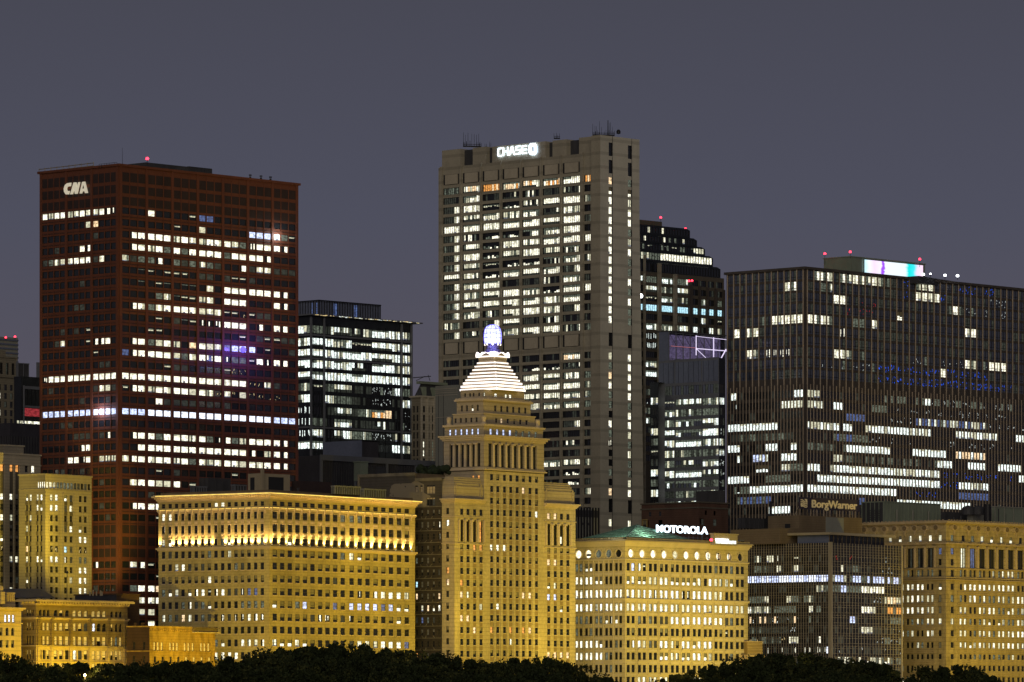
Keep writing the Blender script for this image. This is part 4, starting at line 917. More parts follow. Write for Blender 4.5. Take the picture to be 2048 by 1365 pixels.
    B.shell(mb, 0, zt, 'bronze_dark'); mb.build('wall', r)
    c = MB(); B.slab(c, zt - 1.2, zt, .95, 'bronze_dark'); c.build('parapet', r)
    Q, q = roofbox('rooftop_plant_room', 1647.5, 1701.5, 1850, 514.5, 560, 2540, 'grey_green_metal', 'grey-green metal box on the brown tower holding the video screen', 'plant room', lip='grey_green_metal')
    s = thing('video_screen', tuple(Q.R.pt(Q.R.uof(1728), Q.R.zof(1728, 546))), 'blazing white, violet and turquoise video screen on the brown tower roof', 'video screen')
    f = Q.R.off(.6); g = MB(); u0, u1 = f.uof(1728), f.uof(1845); z0 = f.zof(1728, 547); z1 = f.zof(1728, 519.5)
    w = u1 - u0; g.frect(f, u0, u1, z0, z1, .3, 'screen'); g.build('display', s)
    g = MB(); g.fbox(f, u0 - .3, u1 + .3, z0 - .5, z0, 0, .35, 'glint_blue'); g.fbox(f, u0 - .3, u1 + .3, z1, z1 + .3, 0, .35, 'black_metal'); g.fbox(f, u0 - .4, u0, z0, z1, 0, .35, 'black_metal'); g.build('frame', s)
    o = MB(); p0, p1 = P(1838, 552, 2535), P(1933, 567, 2590)
    for fx, (a, b) in ((0, (p0, p1)),):
        d = (b - a); o.hexa([a + Vector((0, 0, -3.5)), b + Vector((0, 0, -3.5)), b + Vector((-10, 10, -3.5)), a + Vector((-10, 10, -3.5)), a, b, b + Vector((-10, 10, 0)), a + Vector((-10, 10, 0))], 'dark_metal')
    tag(o.build('roof_platform'), 'low dark platform right of the video screen', 'platform')
    for i, (x, y, rr) in enumerate(((1847, 549, 1.1), (1861, 548, .8), (1890, 551, 1.2), (1915, 552, 1.3))):
        t = thing('floodlight', tuple(P(x, y + 4, 2560)), ('white work light at the right foot of the video screen', 'small white work light just right of the video screen', 'white work light midway along the dark platform', 'brightest white work light at the right end of the dark platform')[i], 'floodlight', 'work lights on the brown tower roof')
        a = P(x, y + 8, 2560); g = MB(); g.tube(a, P(x, y, 2560), .15, 'black_metal'); g.build('post', t); g = MB(); g.lathe(P(x, y, 2560) - Vector((0, 0, rr * .5)), [(0, 0), (rr * .5, rr * .1), (rr * .6, rr * .5), (rr * .4, rr * .9), (0, rr)], 'lamp_white', 8); g.build('lamp', t)
    beacon(1649.7, 508, 2545, 5.5, 'red warning light at the left corner of the grey-green metal box'); beacon(1700.5, 504.5, 2540, 3, 'large red warning light above the middle of the grey-green box')
    beacon(1839.5, 519, 2560, 4, 'red warning light at the right end of the video screen')
def screen_mat():
    m = mat('screen', (0.02, 0.02, 0.02), 0.4, 0, emit=1); n, l = m.node_tree.nodes, m.node_tree.links; b = n["Principled BSDF"]
    tc = n.new("ShaderNodeTexCoord"); sp = n.new("ShaderNodeSeparateXYZ"); l.new(tc.outputs["Generated"], sp.inputs[0]); l.new
    noi = n.new("ShaderNodeTexNoise"); noi.inputs["Scale"].default_value = 4; l.new(tc.outputs["Generated"], noi.inputs["Vector"])
    a = n.new("ShaderNodeMath"); a.operation = 'MULTIPLY_ADD'; a.inputs[1].default_value = .10; l.new(noi.outputs["Fac"], a.inputs[0]); l.new(sp.outputs["X"], a.inputs[2])
    r = n.new("ShaderNodeValToRGB"); l.new(a.outputs[0], r.inputs[0]); e = r.color_ramp.elements
    e[0].position = 0; e[0].color = (1, 1, 1, 1); e[1].position = 1; e[1].color = (1, .75, .95, 1)
    for p, c in ((.06, (.55, .9, 1)), (.12, (.85, .92, 1)), (.22, (.95, .70, 1)), (.33, (.9, .85, 1)), (.345, (.35, .08, .9)), (.37, (.35, .08, .9)), (.385, (.85, .93, 1)), (.74, (.8, .95, 1)), (.80, (.0, .75, .72)), (.9, (.05, .8, .85)), (.96, (.9, .7, 1))):
        q = e.new(p); q.color = (*c, 1)
    l.new(r.outputs[0], b.inputs["Emission Color"]); b.inputs["Emission Strength"].default_value = 1.15
    m.cycles.emission_sampling = 'AUTO'
screen_mat(); brown_tower()

# ================================================================ gridded office block with the roof canopy
def grid_building():
    B = Bld(1661, 2180, 1440, 1803, yC=1095, sR=.05, sL=.024); r = B.root('office_building', 'dark glass office block with a fine gold mullion grid and a flat roof canopy', 'office building')
    R, L = B.R, B.L; mb = MB(); zt = B.z(1085.8); pat = {0: [], 2: []}
    X = lambda x: 1480 + x / 3.546
    sL = [(0, 95, 150, ':+'), (0, 195, 245, '+'), (0, 262, 280, 'i'), (0, 375, 415, '-'), (1, 95, 240, ':,'), (1, 265, 290, '+'), (1, 375, 415, '+'), (2, 50, 640, 'Bb'), (3, 545, 640, ':+'), (3, 270, 330, ','), (4, 60, 170, ':'), (4, 178, 200, '+'), (4, 335, 415, '+:'), (4, 445, 530, ':+'),
          (5, 55, 75, '#'), (5, 80, 165, ':+'), (5, 168, 200, '+'), (5, 210, 420, ':f:'), (5, 480, 530, '+'), (5, 540, 575, ':'), (6, 60, 420, 'wf,,'), (6, 480, 510, ':'), (7, 60, 340, ',,:'), (7, 340, 420, 'f'), (8, 60, 330, ',:r'), (8, 340, 420, '+'), (8, 556, 578, '#'), (9, 605, 640, 'B'), (9, 60, 640, '...,i')]
    sR = [(0, 660, 800, 'RR.'), (0, 950, 1140, '..f'), (1, 720, 735, '+'), (1, 760, 860, ':,'), (1, 950, 1140, '.f'), (2, 660, 760, 'b+'), (2, 770, 850, ':b'), (2, 860, 930, ':b'), (2, 945, 1025, 'b+'), (2, 1040, 1140, ':b'), (3, 660, 850, ':b:'), (3, 858, 1025, '+##'), (4, 950, 1010, 'f:'), (4, 1030, 1140, '++w'), (4, 760, 950, '..,'),
          (5, 858, 965, '#+'), (5, 1040, 1140, 'w:o'), (6, 780, 810, 'b'), (6, 1070, 1140, ':'), (7, 860, 940, '+'), (7, 945, 1140, 'f,'), (8, 945, 1140, 'f.:'), (9, 660, 1140, '.,,f'), (10, 660, 1140, '.:+l'), (11, 660, 1140, '.,'), (12, 660, 1140, '.,i')]
    cv = lambda S: [(a, X(b), X(c), d) for a, b, c, d in S]
    rows = [(B.z(1109.3 + 20.5 * i + 13), B.z(1109.3 + 20.5 * i)) for i in range(13)]
    for fc, w, n, seg, a0 in ((R, B.wR, 24, sR, .9), (L, B.wL, 44, sL, 0)):
        w1 = w if fc is R else w - .9; p = (w1 - a0) / n; cols = [(a0 + p * i + .1, a0 + p * (i + 1) - .1) for i in range(n)]
        op = wins(r, fc, cols, rows, None, dict(frame=False, lit='room_lit'), .12, '......,,', cv(seg))
        wall(mb, fc, 0, w, 0, zt, op, 'spandrel_dark', 'dark_recess', .12)
        g = MB()
        for i in range(n + 1): u = a0 + p * i; g.fbox(fc, u - .13, u + .13, 0, zt, .02, .2, 'gold_mullion')
        if fc is R: g.fbox(fc, -.2, .9, 0, zt + .3, .03, .6, 'gold_mullion'); g.fbox(fc, w - .7, w + .2, 0, zt + .3, .03, .6, 'gold_mullion')
        else: g.fbox(fc, w - .9, w + .2, 0, zt + .3, .03, .58, 'gold_mullion')
        g.build('mullion', r)
        g = MB(); ys = [1091.5, 1096.5, 1102, 1107.5] + [1109.3 + 20.5 * i + d for i in range(13) for d in (3.2, 13.4, 19)]
        for y in ys: g.fbox(fc, a0, w1, B.z(y) - .06, B.z(y) + .06, .02, .14, 'gold_mullion')
        g.build('transom', r)
    B.shell(mb, 0, zt, 'spandrel_dark'); mb.build('wall', r)
    # glazed top storey, flat canopy, brick lift house
    Q = B.inset(2, 2, 4, 0); g = MB(); Q.wL = 16; Q.fin(); za, zb = zt, B.z(1069.5)
    g.frect(Q.R, 0, Q.wR * .86, za, zb, 0, 'dark_glass'); g.frect(Q.L, 0, Q.wL, za, zb, 0, 'grey_glass'); g.build('glazed_storey', r)
    g = MB()
    for i in range(14): u = Q.wR * .86 * i / 13; g.fbox(Q.R, u - .1, u + .1, za, zb, .01, .2, 'brown_brick')
    g.build('post', r)
    g = MB(); Q2 = B.inset(.3, .3, 5.0, 0); Q2.wL = 21; Q2.fin(); Q2.slab(g, B.z(1069.5), B.z(1064.6), .5, 'tan_paint'); g.build('canopy', r)
    def win(Bx, rr, z0, z1):
        g = MB(); g.fbox(Bx.L, Bx.wL * .55, Bx.wL * .72, z0 + 6.5, z0 + 8.3, .02, .08, 'dark_recess'); g.build('window', rr)
        g = MB(); g.fbox(Bx.R, Bx.wR * .42, Bx.wR * .7, z0 + 4, z1 - .3, .02, .3, 'pale_panel'); g.build('panel', rr)
    roofbox('rooftop_plant_room', 1536, 1598, 1724, 1031, 1086, 2215, 'brown_brick', 'tan brick lift house behind the flat canopy of the gridded block', 'lift house', extra=win)
    roofbox('rooftop_plant_room', 1462, 1560, 1600, 1057, 1088, 2190, 'brown_brick', 'low tan brick wing left of the lift house', 'lift house')
    roofbox('cooling_unit', 1476, 1490, 1536, 1036, 1057, 2225, 'dark_metal', 'dark cooling tower left of the tan brick lift house', 'cooling unit', ribs=3)
    g = MB(); g.tube(P(1541, 1036, 2230), P(1541, 1003, 2230), .55, 'black_metal', 8); g.tube(P(1533, 1033, 2230), P(1549, 1033, 2230), 1.0, 'black_metal', 8); tag(g.build('flue'), 'black flue pipe left of the gold-lettered sign', 'flue')
    f = Bld(1600, 2228, 1590, 1730, al=47).R; a, b = f.uof(1597), f.uof(1717.5)
    s = thing('rooftop_sign', tuple(f.pt(a, B.z(1040))), 'dark billboard with gold company letters on the brick lift house', 'sign')
    z1 = f.zof(1597, 994.5); z0 = f.zof(1597, 1018)
    g = MB(); g.fbox(f, a, b, z0, z1, 0, .5, 'sign_panel'); g.build('panel', s)
    g = MB(); zb = f.zof(1597, 1033)
    for i in range(15): u = a + (b - a) * i / 14; g.fbox(f, u - .12, u + .12, zb - 2, z0 - .02, 0, .25, 'brown_brick')
    g.tube(f.pt(a - 4, zb, 1), f.pt(a, z0 + 1, 0), .18, 'tan_paint', 4); g.tube(f.pt(a, zb - 1, -1), f.pt(b, zb - 1, -1), .15, 'brown_brick', 4); g.build('scaffold', s)
    zt_ = 994.5
    text('letters', 'BorgWarner', f, 1621.5, 1712, 1000, 1022 - 1.5, .5, .8, 'gold_letter', s, .022)
    g = MB(); q0, q1 = f.uof(1600), f.uof(1612); za, zb = f.zof(1606, 1014), f.zof(1606, 998.5); W, H = q1 - q0, zb - za
    for k in range(4): # waves beside a notched block
        pts = [(q0 + W * t, za + H * (.12 + .22 * k) + H * .10 * math.sin(t * 6.0 + .6) - H * .18 * (t - .3)) for t in (0, .2, .4, .6, .8, 1)]
        stroke(g, f, pts, .38, .5, .7, 'gold_letter')
    g.prism(f, [(q0, za), (q0 + W * .42, za), (q0, za + H * .42)], .5, .72, 'gold_letter'); g.prism(f, [(q1, zb), (q0 + W * .58, zb), (q1, zb - H * .5)], .5, .72, 'gold_letter')
    g.build('logo', s)
    return B
BG = grid_building()

# ================================================================ rusticated building with the carved frieze
def frieze_building():
    B = Bld(1892, 2240, 1700, 2110, yC=1045, sR=.045, sL=.031); r = B.root('office_building', 'rough tan stone building at the right edge with a carved frieze under its eaves', 'office building')
    R, L = B.R, B.L; mb = MB(); zt = B.z(1046)
    br = [1926.4 + 19.15 * i for i in range(9)]; bl = [1860 - 20.0 * i for i in range(8)][::-1]
    ys = [(1167.5, 1179.7), (1190, 1204), (1213.5, 1226.8), (1237, 1249), (1260.6, 1272.7), (1284.5, 1296), (1308.5, 1318.5), (1331, 1342), (1354, 1366)]
    rows = [(B.z(b), B.z(a)) for a, b in ys]; pr = lambda c, d: [x + s for x in c for s in (-d, d)]
    st = dict(rail=False, lit='room_lit', blind='blind_grey')
    PR = [".#####++####......", ":.+#:+::++:+#++:+:", "++..++#+::l+:+...:", "++:.:+l.l+::#++:.:", "++.:+++:+++###+#+#", "++l+#++#++##++#+l+", "...::..::.:+......", "..................", "......++.........."]
    PLf = ["........++#+##..", "......####+##+++", "......l.:+##+#++", ".....:#++:.:+:++", ".....:++##:+..#+", ".....::.:...+:..", "................", "......:+i:......", "......:###:....."]
    oR = wins(r, R, cpx(R, pr(br, 4.3), 4.8), rows, PR, st, .3, '..,:'); oL = wins(r, L, cpx(L, pr(bl, 4.4), 4.8), rows, PLf, st, .3, '..,:')
    ay = [(B.z(1134.5), B.z(1095.6))]; ty = [(B.z(1082), B.z(1070))]; my = [(B.z(1152.6), B.z(1139))]
    ta = dict(n=3, bar=.2)
    oR += wins(r, R, cpx(R, br, 11.5), ay, ["+v......."], ta, .9, '.') + wins(r, R, cpx(R, br, 6), ty, [".:+l+l.:"], st, .4, ':.') + wins(r, R, cpx(R, pr(br, 4.0), 5), my, None, st, .6, '..:,+')
    oL += wins(r, L, cpx(L, bl, 11.5), ay, ["........"], ta, .9, '.') + wins(r, L, cpx(L, bl, 6), ty, ["::++l++#"], st, .4, '+:') + wins(r, L, cpx(L, pr(bl, 4.0), 5), my, None, st, .6, '..:,')
    cy = [(1070, 1082), (1096, 1109), (1118, 1131), (1140, 1153)] + ys
    cr_ = [(B.z(b), B.z(a)) for a, b in cy]
    oR += wins(r, R, cpx(R, [1904.8], 6.5), cr_, [':', 'v', '.', '.', '.', ':', '.', '+', '.', '.', '.', '.'], st, .5); oL += wins(r, L, cpx(L, [1879.6], 6.5), cr_, ['+', 'v', '.', '.', 'l', 'K', 'K', '+', '.', 'K', '.', '.'], st, .5)
    wall(mb, R, 0, B.wR, 0, zt, oR, 'rustic_stone', 'rustic_stone', .6); wall(mb, L, 0, B.wL, 0, zt, oL, 'rustic_stone', 'rustic_stone', .6); B.shell(mb, 0, zt, 'rustic_stone'); mb.build('wall', r)
    c = MB()
    for y0, y1, o_ in ((1048.5, 1046.5, .6), (1046.5, 1042.6, 1.7), (1042.6, 1041, 1.3), (1088.5, 1085.5, 1.0), (1156.5, 1154.5, .6), (1160.5, 1158.5, .9), (1137.5, 1136, .5)): B.slab(c, B.z(y0), B.z(y1), o_, 'rustic_trim')
    for fc, w in ((R, B.wR), (L, B.wL)):
        n = int(w / 1.9)
        for i in range(n): u = (i + .5) * w / n; c.fbox(fc, u - .25, u + .25, B.z(1041), B.z(1039.4), .5, 1.2, 'rustic_trim')
    c.build('cornice', r)
    fz = MB(); fl = MB()
    for fc, cs in ((R, [1908] + [x + 9.6 for x in br]), (L, [x - 10 for x in bl] + [1873])):
        for x in cs:
            u = fc.uof(x); zc = B.z(1055)
            for k, (ra, dd) in enumerate(((1.7, .45), (1.0, .8))):
                pts = [(u + ra * math.cos(t * math.pi / 6), zc + ra * math.sin(t * math.pi / 6)) for t in range(12)]; fz.prism(fc, pts, 0.01 + .3 * k, dd, ('rustic_trim', 'brown_brick')[k])
            pts = [(u - .7, zc - 1.2), (u + .7, zc - 1.2), (u + .35, zc - 2.6), (u, zc - 3.4), (u - .35, zc - 2.6)]; fz.prism(fc, pts[::-1], .01, .4, 'rustic_trim')
            for s in (-1, 1):
                for k in range(4): a = u + s * (1.7 + .55 * k); fz.fbox(fc, a - .2, a + .2, zc - 1.1 + .2 * k, zc + .9 - .1 * k, .01, .3 - .04 * k, 'rustic_trim')
    fz.build('carved_frieze', r)
    pl = MB()
    for fc, cs, d in ((R, br, 9.6), (L, bl, 10)):
        for x in cs:
            u = fc.uof(x + d); pl.tube(fc.pt(u, B.z(1135), .1), fc.pt(u, B.z(1095), .1), .65, 'rustic_trim', 8, .55); pl.fbox(fc, u - .8, u + .8, B.z(1095), B.z(1092), -.1, .8, 'rustic_trim')
            a = fc.uof(x)
            for k in range(4): pl.fbox(fc, a - 1.6 + k, a - 1.2 + k, B.z(1085.5), B.z(1083.5), .6, 1.3, 'rustic_trim')
    for a_, b_ in zip(ys[:-1], ys[1:]):
        for k in (.35, .7):
            y = a_[1] + (b_[0] - a_[1]) * k; pl.fbox(R, R.uof(1914), B.wR, B.z(y) - .13, B.z(y) + .13, .02, .3, 'rustic_trim'); pl.fbox(L, 0, L.uof(1869), B.z(y) - .13, B.z(y) + .13, .02, .3, 'rustic_trim')
    pl.build('column_trim', r)
    def posts(Bx, rr, z0, z1):
        g = MB()
        for t in (.22, .5, .78): g.tube(Bx.R.pt(Bx.wR * t, z0, .5), Bx.R.pt(Bx.wR * t, z1 - 3, .5), .35, 'pale_panel', 6)
        g.build('pipe', rr)
        g = MB()
        for k in range(6): g.fbox(Bx.L, Bx.wL * .35, Bx.wL * .85, z0 + 1.5 + k * .8, z0 + 1.9 + k * .8, .02, .35, 'dark_metal')
        g.build('louvre', rr)
    roofbox('rooftop_plant_room', 1724, 1767, 1880, 1005, 1046, 2285, 'grey_green_metal', 'long grey-green ribbed metal plant room above the carved frieze', 'plant room', ribs=2.4, lip='grey_green_metal', extra=posts, mL='dark_metal')
    roofbox('rooftop_plant_room', 1882, 1890, 1936, 1024, 1046, 2290, 'dark_metal', 'low dark shed right of the long metal plant room', 'plant room')
    roofbox('rooftop_plant_room', 1934, 1945, 1982, 1022, 1046, 2290, 'pale_panel', 'pale box beside the dark round stack', 'plant room')
    roofbox('rooftop_plant_room', 1978, 1990, 2100, 1015, 1050, 2300, 'grey_green_metal', 'long dim metal plant room at the right edge', 'plant room', lip='pale_panel', ribs=6)
    g = MB(); g.tube(P(1975, 1047, 2280), P(1975, 1009, 2280), 1.7, 'black_metal', 12); tag(g.build('stack'), 'thick black round stack on the roof at the right edge', 'stack')
    g = MB(); g.tube(P(1997, 1047, 2280), P(1997, 1018, 2280), .25, 'black_metal', 6); tag(g.build('flagpole'), 'thin dark pole in front of the long dim plant room', 'pole')
    for i, x in enumerate((1936, 1957)):
        g = MB(); p = P(x, 1030, 2288); g.lathe(p, [(0, 0), (3, 0), (3, 2.2), (2.2, 3.5), (0, 4.2)], 'dark_metal', 14); tag(g.build('roof_vent'), ('left', 'right')[i] + ' of the two dark domed vents left of the black stack', 'vent', 'domed vents')
    return B
BF = frieze_building()

clutter('the round-window building roof', BW, 1078, [(1404, 'p'), (1440, 'm'), (1484, 'b')], 'roof fittings of the round-window building', dep=9)
clutter('the frieze building roof', BF, 1046, [(1908, 'p'), (1922, 'p'), (2012, 'm'), (2030, 'b')], 'roof fittings of the frieze building', dep=9)

# ================================================================ glass office with the thin roof slab
def glass_building():
    B = Bld(621, 2420, 540, 822, yC=634, sR=.090, sL=.085); r = B.root('office_building', 'brightly lit glass office block with a thin overhanging roof slab', 'office building')
    R, L = B.R, B.L; mb = MB(); zt = B.z(633)
    bx = [(622, 646), (648.5, 668.5), (669, 704), (704.5, 744), (744.5, 784), (784.5, 800.5), (804, 820.5)]
    cols = [(R.uof(a), R.uof(b)) for a, b in bx]; colL = [(L.uof(a), L.uof(b)) for a, b in ((545, 566), (567.5, 592), (594, 619.5))]
    y = [650.8, 675.7, 698, 720, 743, 766, 789, 812.5, 835.5, 858.5, 882]
    rows = [(B.z(a + 15.3), B.z(a)) for a in y]
    P_ = ["::+m##+", "##+-#+#", "####+++", "##+m#++", "######+", "-:+,f+:", ".+:,f.+", ".,+:w.f", ":.+,m.f", "+.+:fm+", "#....#+"]
    PL = ["ii+", "+++", "+##", "###", "+##", ":+:", ",++", ":+i", ":+i", ":+i", ":-#"]
    nn = [4, 3, 6, 7, 7, 3, 3]; st = lambda n: dict(n=n, sash='sash_dark', bar=.16, lit='room_cool', frame=False, dense=n == 7)
    op = []
    for i, n in enumerate(nn): op += wins(r, R, [cols[i]], rows, [p[i] for p in P_], st(n), .35)
    op += wins(r, L, colL, rows, PL, st(4), .35)
    wall(mb, R, 0, B.wR, 0, zt, op, 'dark_glass', 'dark_recess', .35); wall(mb, L, 0, B.wL, 0, zt, op, 'dark_glass', 'dark_recess', .35); B.shell(mb, 0, zt, 'dark_glass'); mb.build('wall', r)
    g = MB()
    for x, w in ((621, .9), (647.3, .7), (802.3, .8), (822, .8)): u = R.uof(x); g.fbox(R, u - w / 2, u + w / 2, 0, B.z(634), .02, .8, 'grey_steel')
    for yy in (669.5, 716.5, 854): g.fbox(R, .1, B.wR, B.z(yy + 2), B.z(yy - 1.2), .03, .7, 'grey_steel'); g.fbox(L, 0, B.wL, B.z(yy + 2), B.z(yy - 1.2), .03, .7, 'grey_steel')
    build_each(g, 'steel_frame', r)
    rb = MB()
    for b in bx:
        for k in range(1, 3): u = R.uof(b[0] + (b[1] - b[0]) * k / 3); rb.fbox(R, u - .06, u + .06, 0, B.z(645), .02, .25, 'sash_dark')
    rb.build('glass_mullion', r)
    c = MB(); B.slab(c, B.z(631.5), B.z(628.5), 2.2, 'grey_steel'); a = R.pt(B.wR + 2, B.z(631.3), 2.1); c.fbox(R, B.wR + 2.2, B.wR + 6, B.z(631.2), B.z(629), -8, 2.2, 'grey_steel')
    c.build('roof_slab', r)
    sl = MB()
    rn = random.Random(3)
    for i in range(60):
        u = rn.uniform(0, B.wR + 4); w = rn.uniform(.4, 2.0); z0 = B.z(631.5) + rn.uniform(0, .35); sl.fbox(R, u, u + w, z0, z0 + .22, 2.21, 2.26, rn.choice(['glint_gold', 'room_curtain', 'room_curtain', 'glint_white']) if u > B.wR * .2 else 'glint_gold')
    sl.build('painted_reflection', r)  # glowing slivers painted along the slab edge as reflections
    def lit(Bx, rr, z0, z1):
        g = MB(); rn = random.Random(4)
        for fc, w in ((Bx.R, Bx.wR), (Bx.L, Bx.wL * .62)):
            o = 0 if fc is Bx.R else Bx.wL * .38
            for i in range(22):
                u = o + rn.random() * w * .96; h = rn.uniform(.4, 2.2); g.frect(fc, u, min(o + w, u + rn.uniform(.2, .8)), z0 + .3, z0 + .3 + h, .06, rn.choice(['room_blue_dim', 'room_cyan', 'room_blue_dim', 'glint_white']))
            for i in range(2): u = o + w * rn.random() * .95; g.frect(fc, u, u + w * .05, z0 + 2.5, z1 - .8, .05, 'room_blue_dim')
        g.build('window', rr)
        g = MB()
        for fc, w in ((Bx.R, Bx.wR), (Bx.L, Bx.wL)):
            for z in (z0 + 2.4, z1 - .5): g.fbox(fc, 0.05, w - .05, z, z + .15, .08, .2, 'black_metal')
        g.build('rail', rr)
    roofbox('rooftop_plant_room', 590, 638, 760.5, 602, 640, 2450, 'grey_glass', 'blue-glazed plant room standing on the thin roof slab', 'plant room', ribs=1.7, lip='sash_dark', extra=lit)
    A = Bld(724, 2395, 646, 757, al=47); a = thing('annex', (*A.C, 0), 'plain blue-grey box in front of the foot of the lit glass block', 'annex')
    m2 = MB(); m2.frect(A.R, 0, A.wR, 0, A.z(883), 0, 'louver'); m2.frect(A.L, 0, A.wL, 0, A.z(881), 0, 'grey_glass'); A.shell(m2, 0, A.z(881), 'louver'); m2.build('wall', a)
    # cable of coloured reflections
    S = Bld(640, 2300, 590, 872, al=50); s = thing('parking_block', (*S.C, 0), 'low dark ribbed block between the red tower and the pyramid tower', 'building')
    z1 = S.z(911); m3 = MB(); m3.frect(S.R, 0, S.wR, 0, z1, 0, 'louver'); m3.frect(S.L, 0, S.wL, 0, z1, 0, 'louver'); S.shell(m3, 0, z1, 'louver'); m3.build('wall', s)
    g = MB()
    for i in range(48): u = S.wR * (i + .5) / 48; g.fbox(S.R, u - .12, u + .12, 0, z1 - 2.5, .02, .5, 'dark_metal')
    for x in (641, 708, 772, 830): u = S.R.uof(x); g.fbox(S.R, u - .6, u + .6, 0, z1, .03, .9, 'grey_steel')
    g.fbox(S.R, 0, S.wR, z1 - 2.2, z1 + .3, .05, 1.0, 'grey_steel'); g.build('fin', s)
    for (xl, xc, xr, yt, yb, m_, lab) in ((708, 722, 736, 925, 962, 'grey_green_metal', 'curved silvery air duct on the low dark block'), (738, 752, 770, 936, 962, 'dark_metal', 'grey metal cabinet beside the silvery duct')):
        roofbox('air_duct', xl, xc, xr, yt, yb, 2190, m_, lab, 'air duct', lip=m_)
glass_building()

# ================================================================ flaking side walls beside the pyramid tower
def flaking_block():
    f0 = BP.L; e = BP.L.pt(BP.wL, 0).to_2d(); O = BP.C + BP.dL * BP.wL
    fc0 = Face(O, -BP.dL); ul, um = fc0.uof(716), fc0.uof(830); fc = Face(O + (-BP.dL) * ul, -BP.dL); W = -ul; U = fc.uof
    r = thing('rear_block', (*fc.pt(W, 0).to_2d(), 0), 'sooty brick block with patches of flaking pale paint left of the pyramid tower', 'building')
    z = lambda x, y: fc.zof(x, y); za = z(876, 956.5); zb = z(800, 948); mb = MB()
    rows = [(z(876, 1019.4 + 23.9 * i + 12), z(876, 1019.4 + 23.9 * i)) for i in range(14)]
    cols = cpx(fc, [833, 844, 855.5, 867, 878], 4.6)
    pt = [".kkkk", ".KKkh", "....i", "K.k..", ":kKk.", ".kkk,", "cKkk.", "wkKkw", ".+wl#", ",v:,.", ".kKk.", ".....", "o.k:.", "....."]
    o = wins(r, fc, cols, rows, pt, dict(rail=True, blind='blind_grey'), .35)
    o += wins(r, fc, cpx(fc, [861.5], 17), [(z(876, 988), z(876, 970)), (z(876, 1011), z(876, 995))], [".", "."], dict(n=3, bar=.2), .4) + wins(r, fc, cpx(fc, [833, 842.5], 5), [(z(876, 983.5), z(876, 970))], [".."], dict(rail=True), .4)
    u1 = U(830.4)
    wall(mb, fc, u1, W, 0, z(876, 1013), o, 'sooty_brick', 'sooty_brick', .35); wall(mb, fc, u1, W, z(876, 1013), za, o, 'flaking_wall', 'flaking_wall', .35)
    wall(mb, fc, 0, u1, 0, zb, [], 'flaking_wall', None, 0)
    p = fc.pt
    mb.poly([p(0, zb), p(u1, zb), p(u1, zb, -25), p(0, zb, -25)], 'roofing'); mb.poly([p(u1, za), p(W, za), p(W, za, -25), p(u1, za, -25)], 'roofing'); mb.poly([p(u1, za), p(u1, zb), p(u1, zb, -25), p(u1, za, -25)], 'brown_brick'); mb.poly([p(0, 0), p(0, zb), p(0, zb, -25), p(0, 0, -25)], 'brown_brick'); mb.poly([p(0, 0, -25), p(0, zb, -25), p(W, zb, -25), p(W, 0, -25)], 'brown_brick')
    mb.build('wall', r)
    g = MB(); g.fbox(fc, .1, u1, zb - .9, zb + .3, .02, .3, 'faded_paint'); g.fbox(fc, u1 + .02, W, za - 1, za + .2, .02, .3, 'faded_paint')
    rn = random.Random(9)
    for k, (b, t) in enumerate(rows):
        g.fbox(fc, u1 + .3, W - .1, t + 1.0, t + 1.3, .02, .15, 'faded_paint')
        for c in cols[1:4]:
            a = c[0] + rn.uniform(-.4, .4); x = rn.choice((-1, 1)) * rn.uniform(.4, 1.4); zz = b - .1
            g.prism(fc, [(a, zz - .1), (a + .35, zz - .1), (a + .35 + x, zz - 1.2), (a + x, zz - 1.2)][::1 if x < 0 else 1], .02, .10, 'faded_paint')
    g.fbox(fc, U(713.5) if False else .0, .9, zb - 8, zb, .03, .32, 'faded_paint'); g.build('paint_trim', r)
    g = MB(); rn = random.Random(8)
    for i in range(46):
        x = rn.uniform(835, 905); y_ = rn.uniform(938, 952); q = P(x, 953, 2060); s = rn.uniform(.8, 1.8)
        g.lathe(P(x, y_ + 4, 2055 + rn.uniform(-6, 6)), [(0, 0), (s * .8, s * .5), (s, s), (s * .6, s * 1.7), (0, s * 1.9)], 'shrub_leaf', 7)
    mat_tag = tag(g.build('roof_shrubs'), 'dark shrubs of a roof garden beside the columned tower shaft', 'roof garden')
mat('faded_paint', (0.15, 0.13, 0.09), .9, .2, .3); mat('shrub_leaf', (0.02, 0.03, 0.012), 0.9, 0.3, 0.8)
flaking_block()

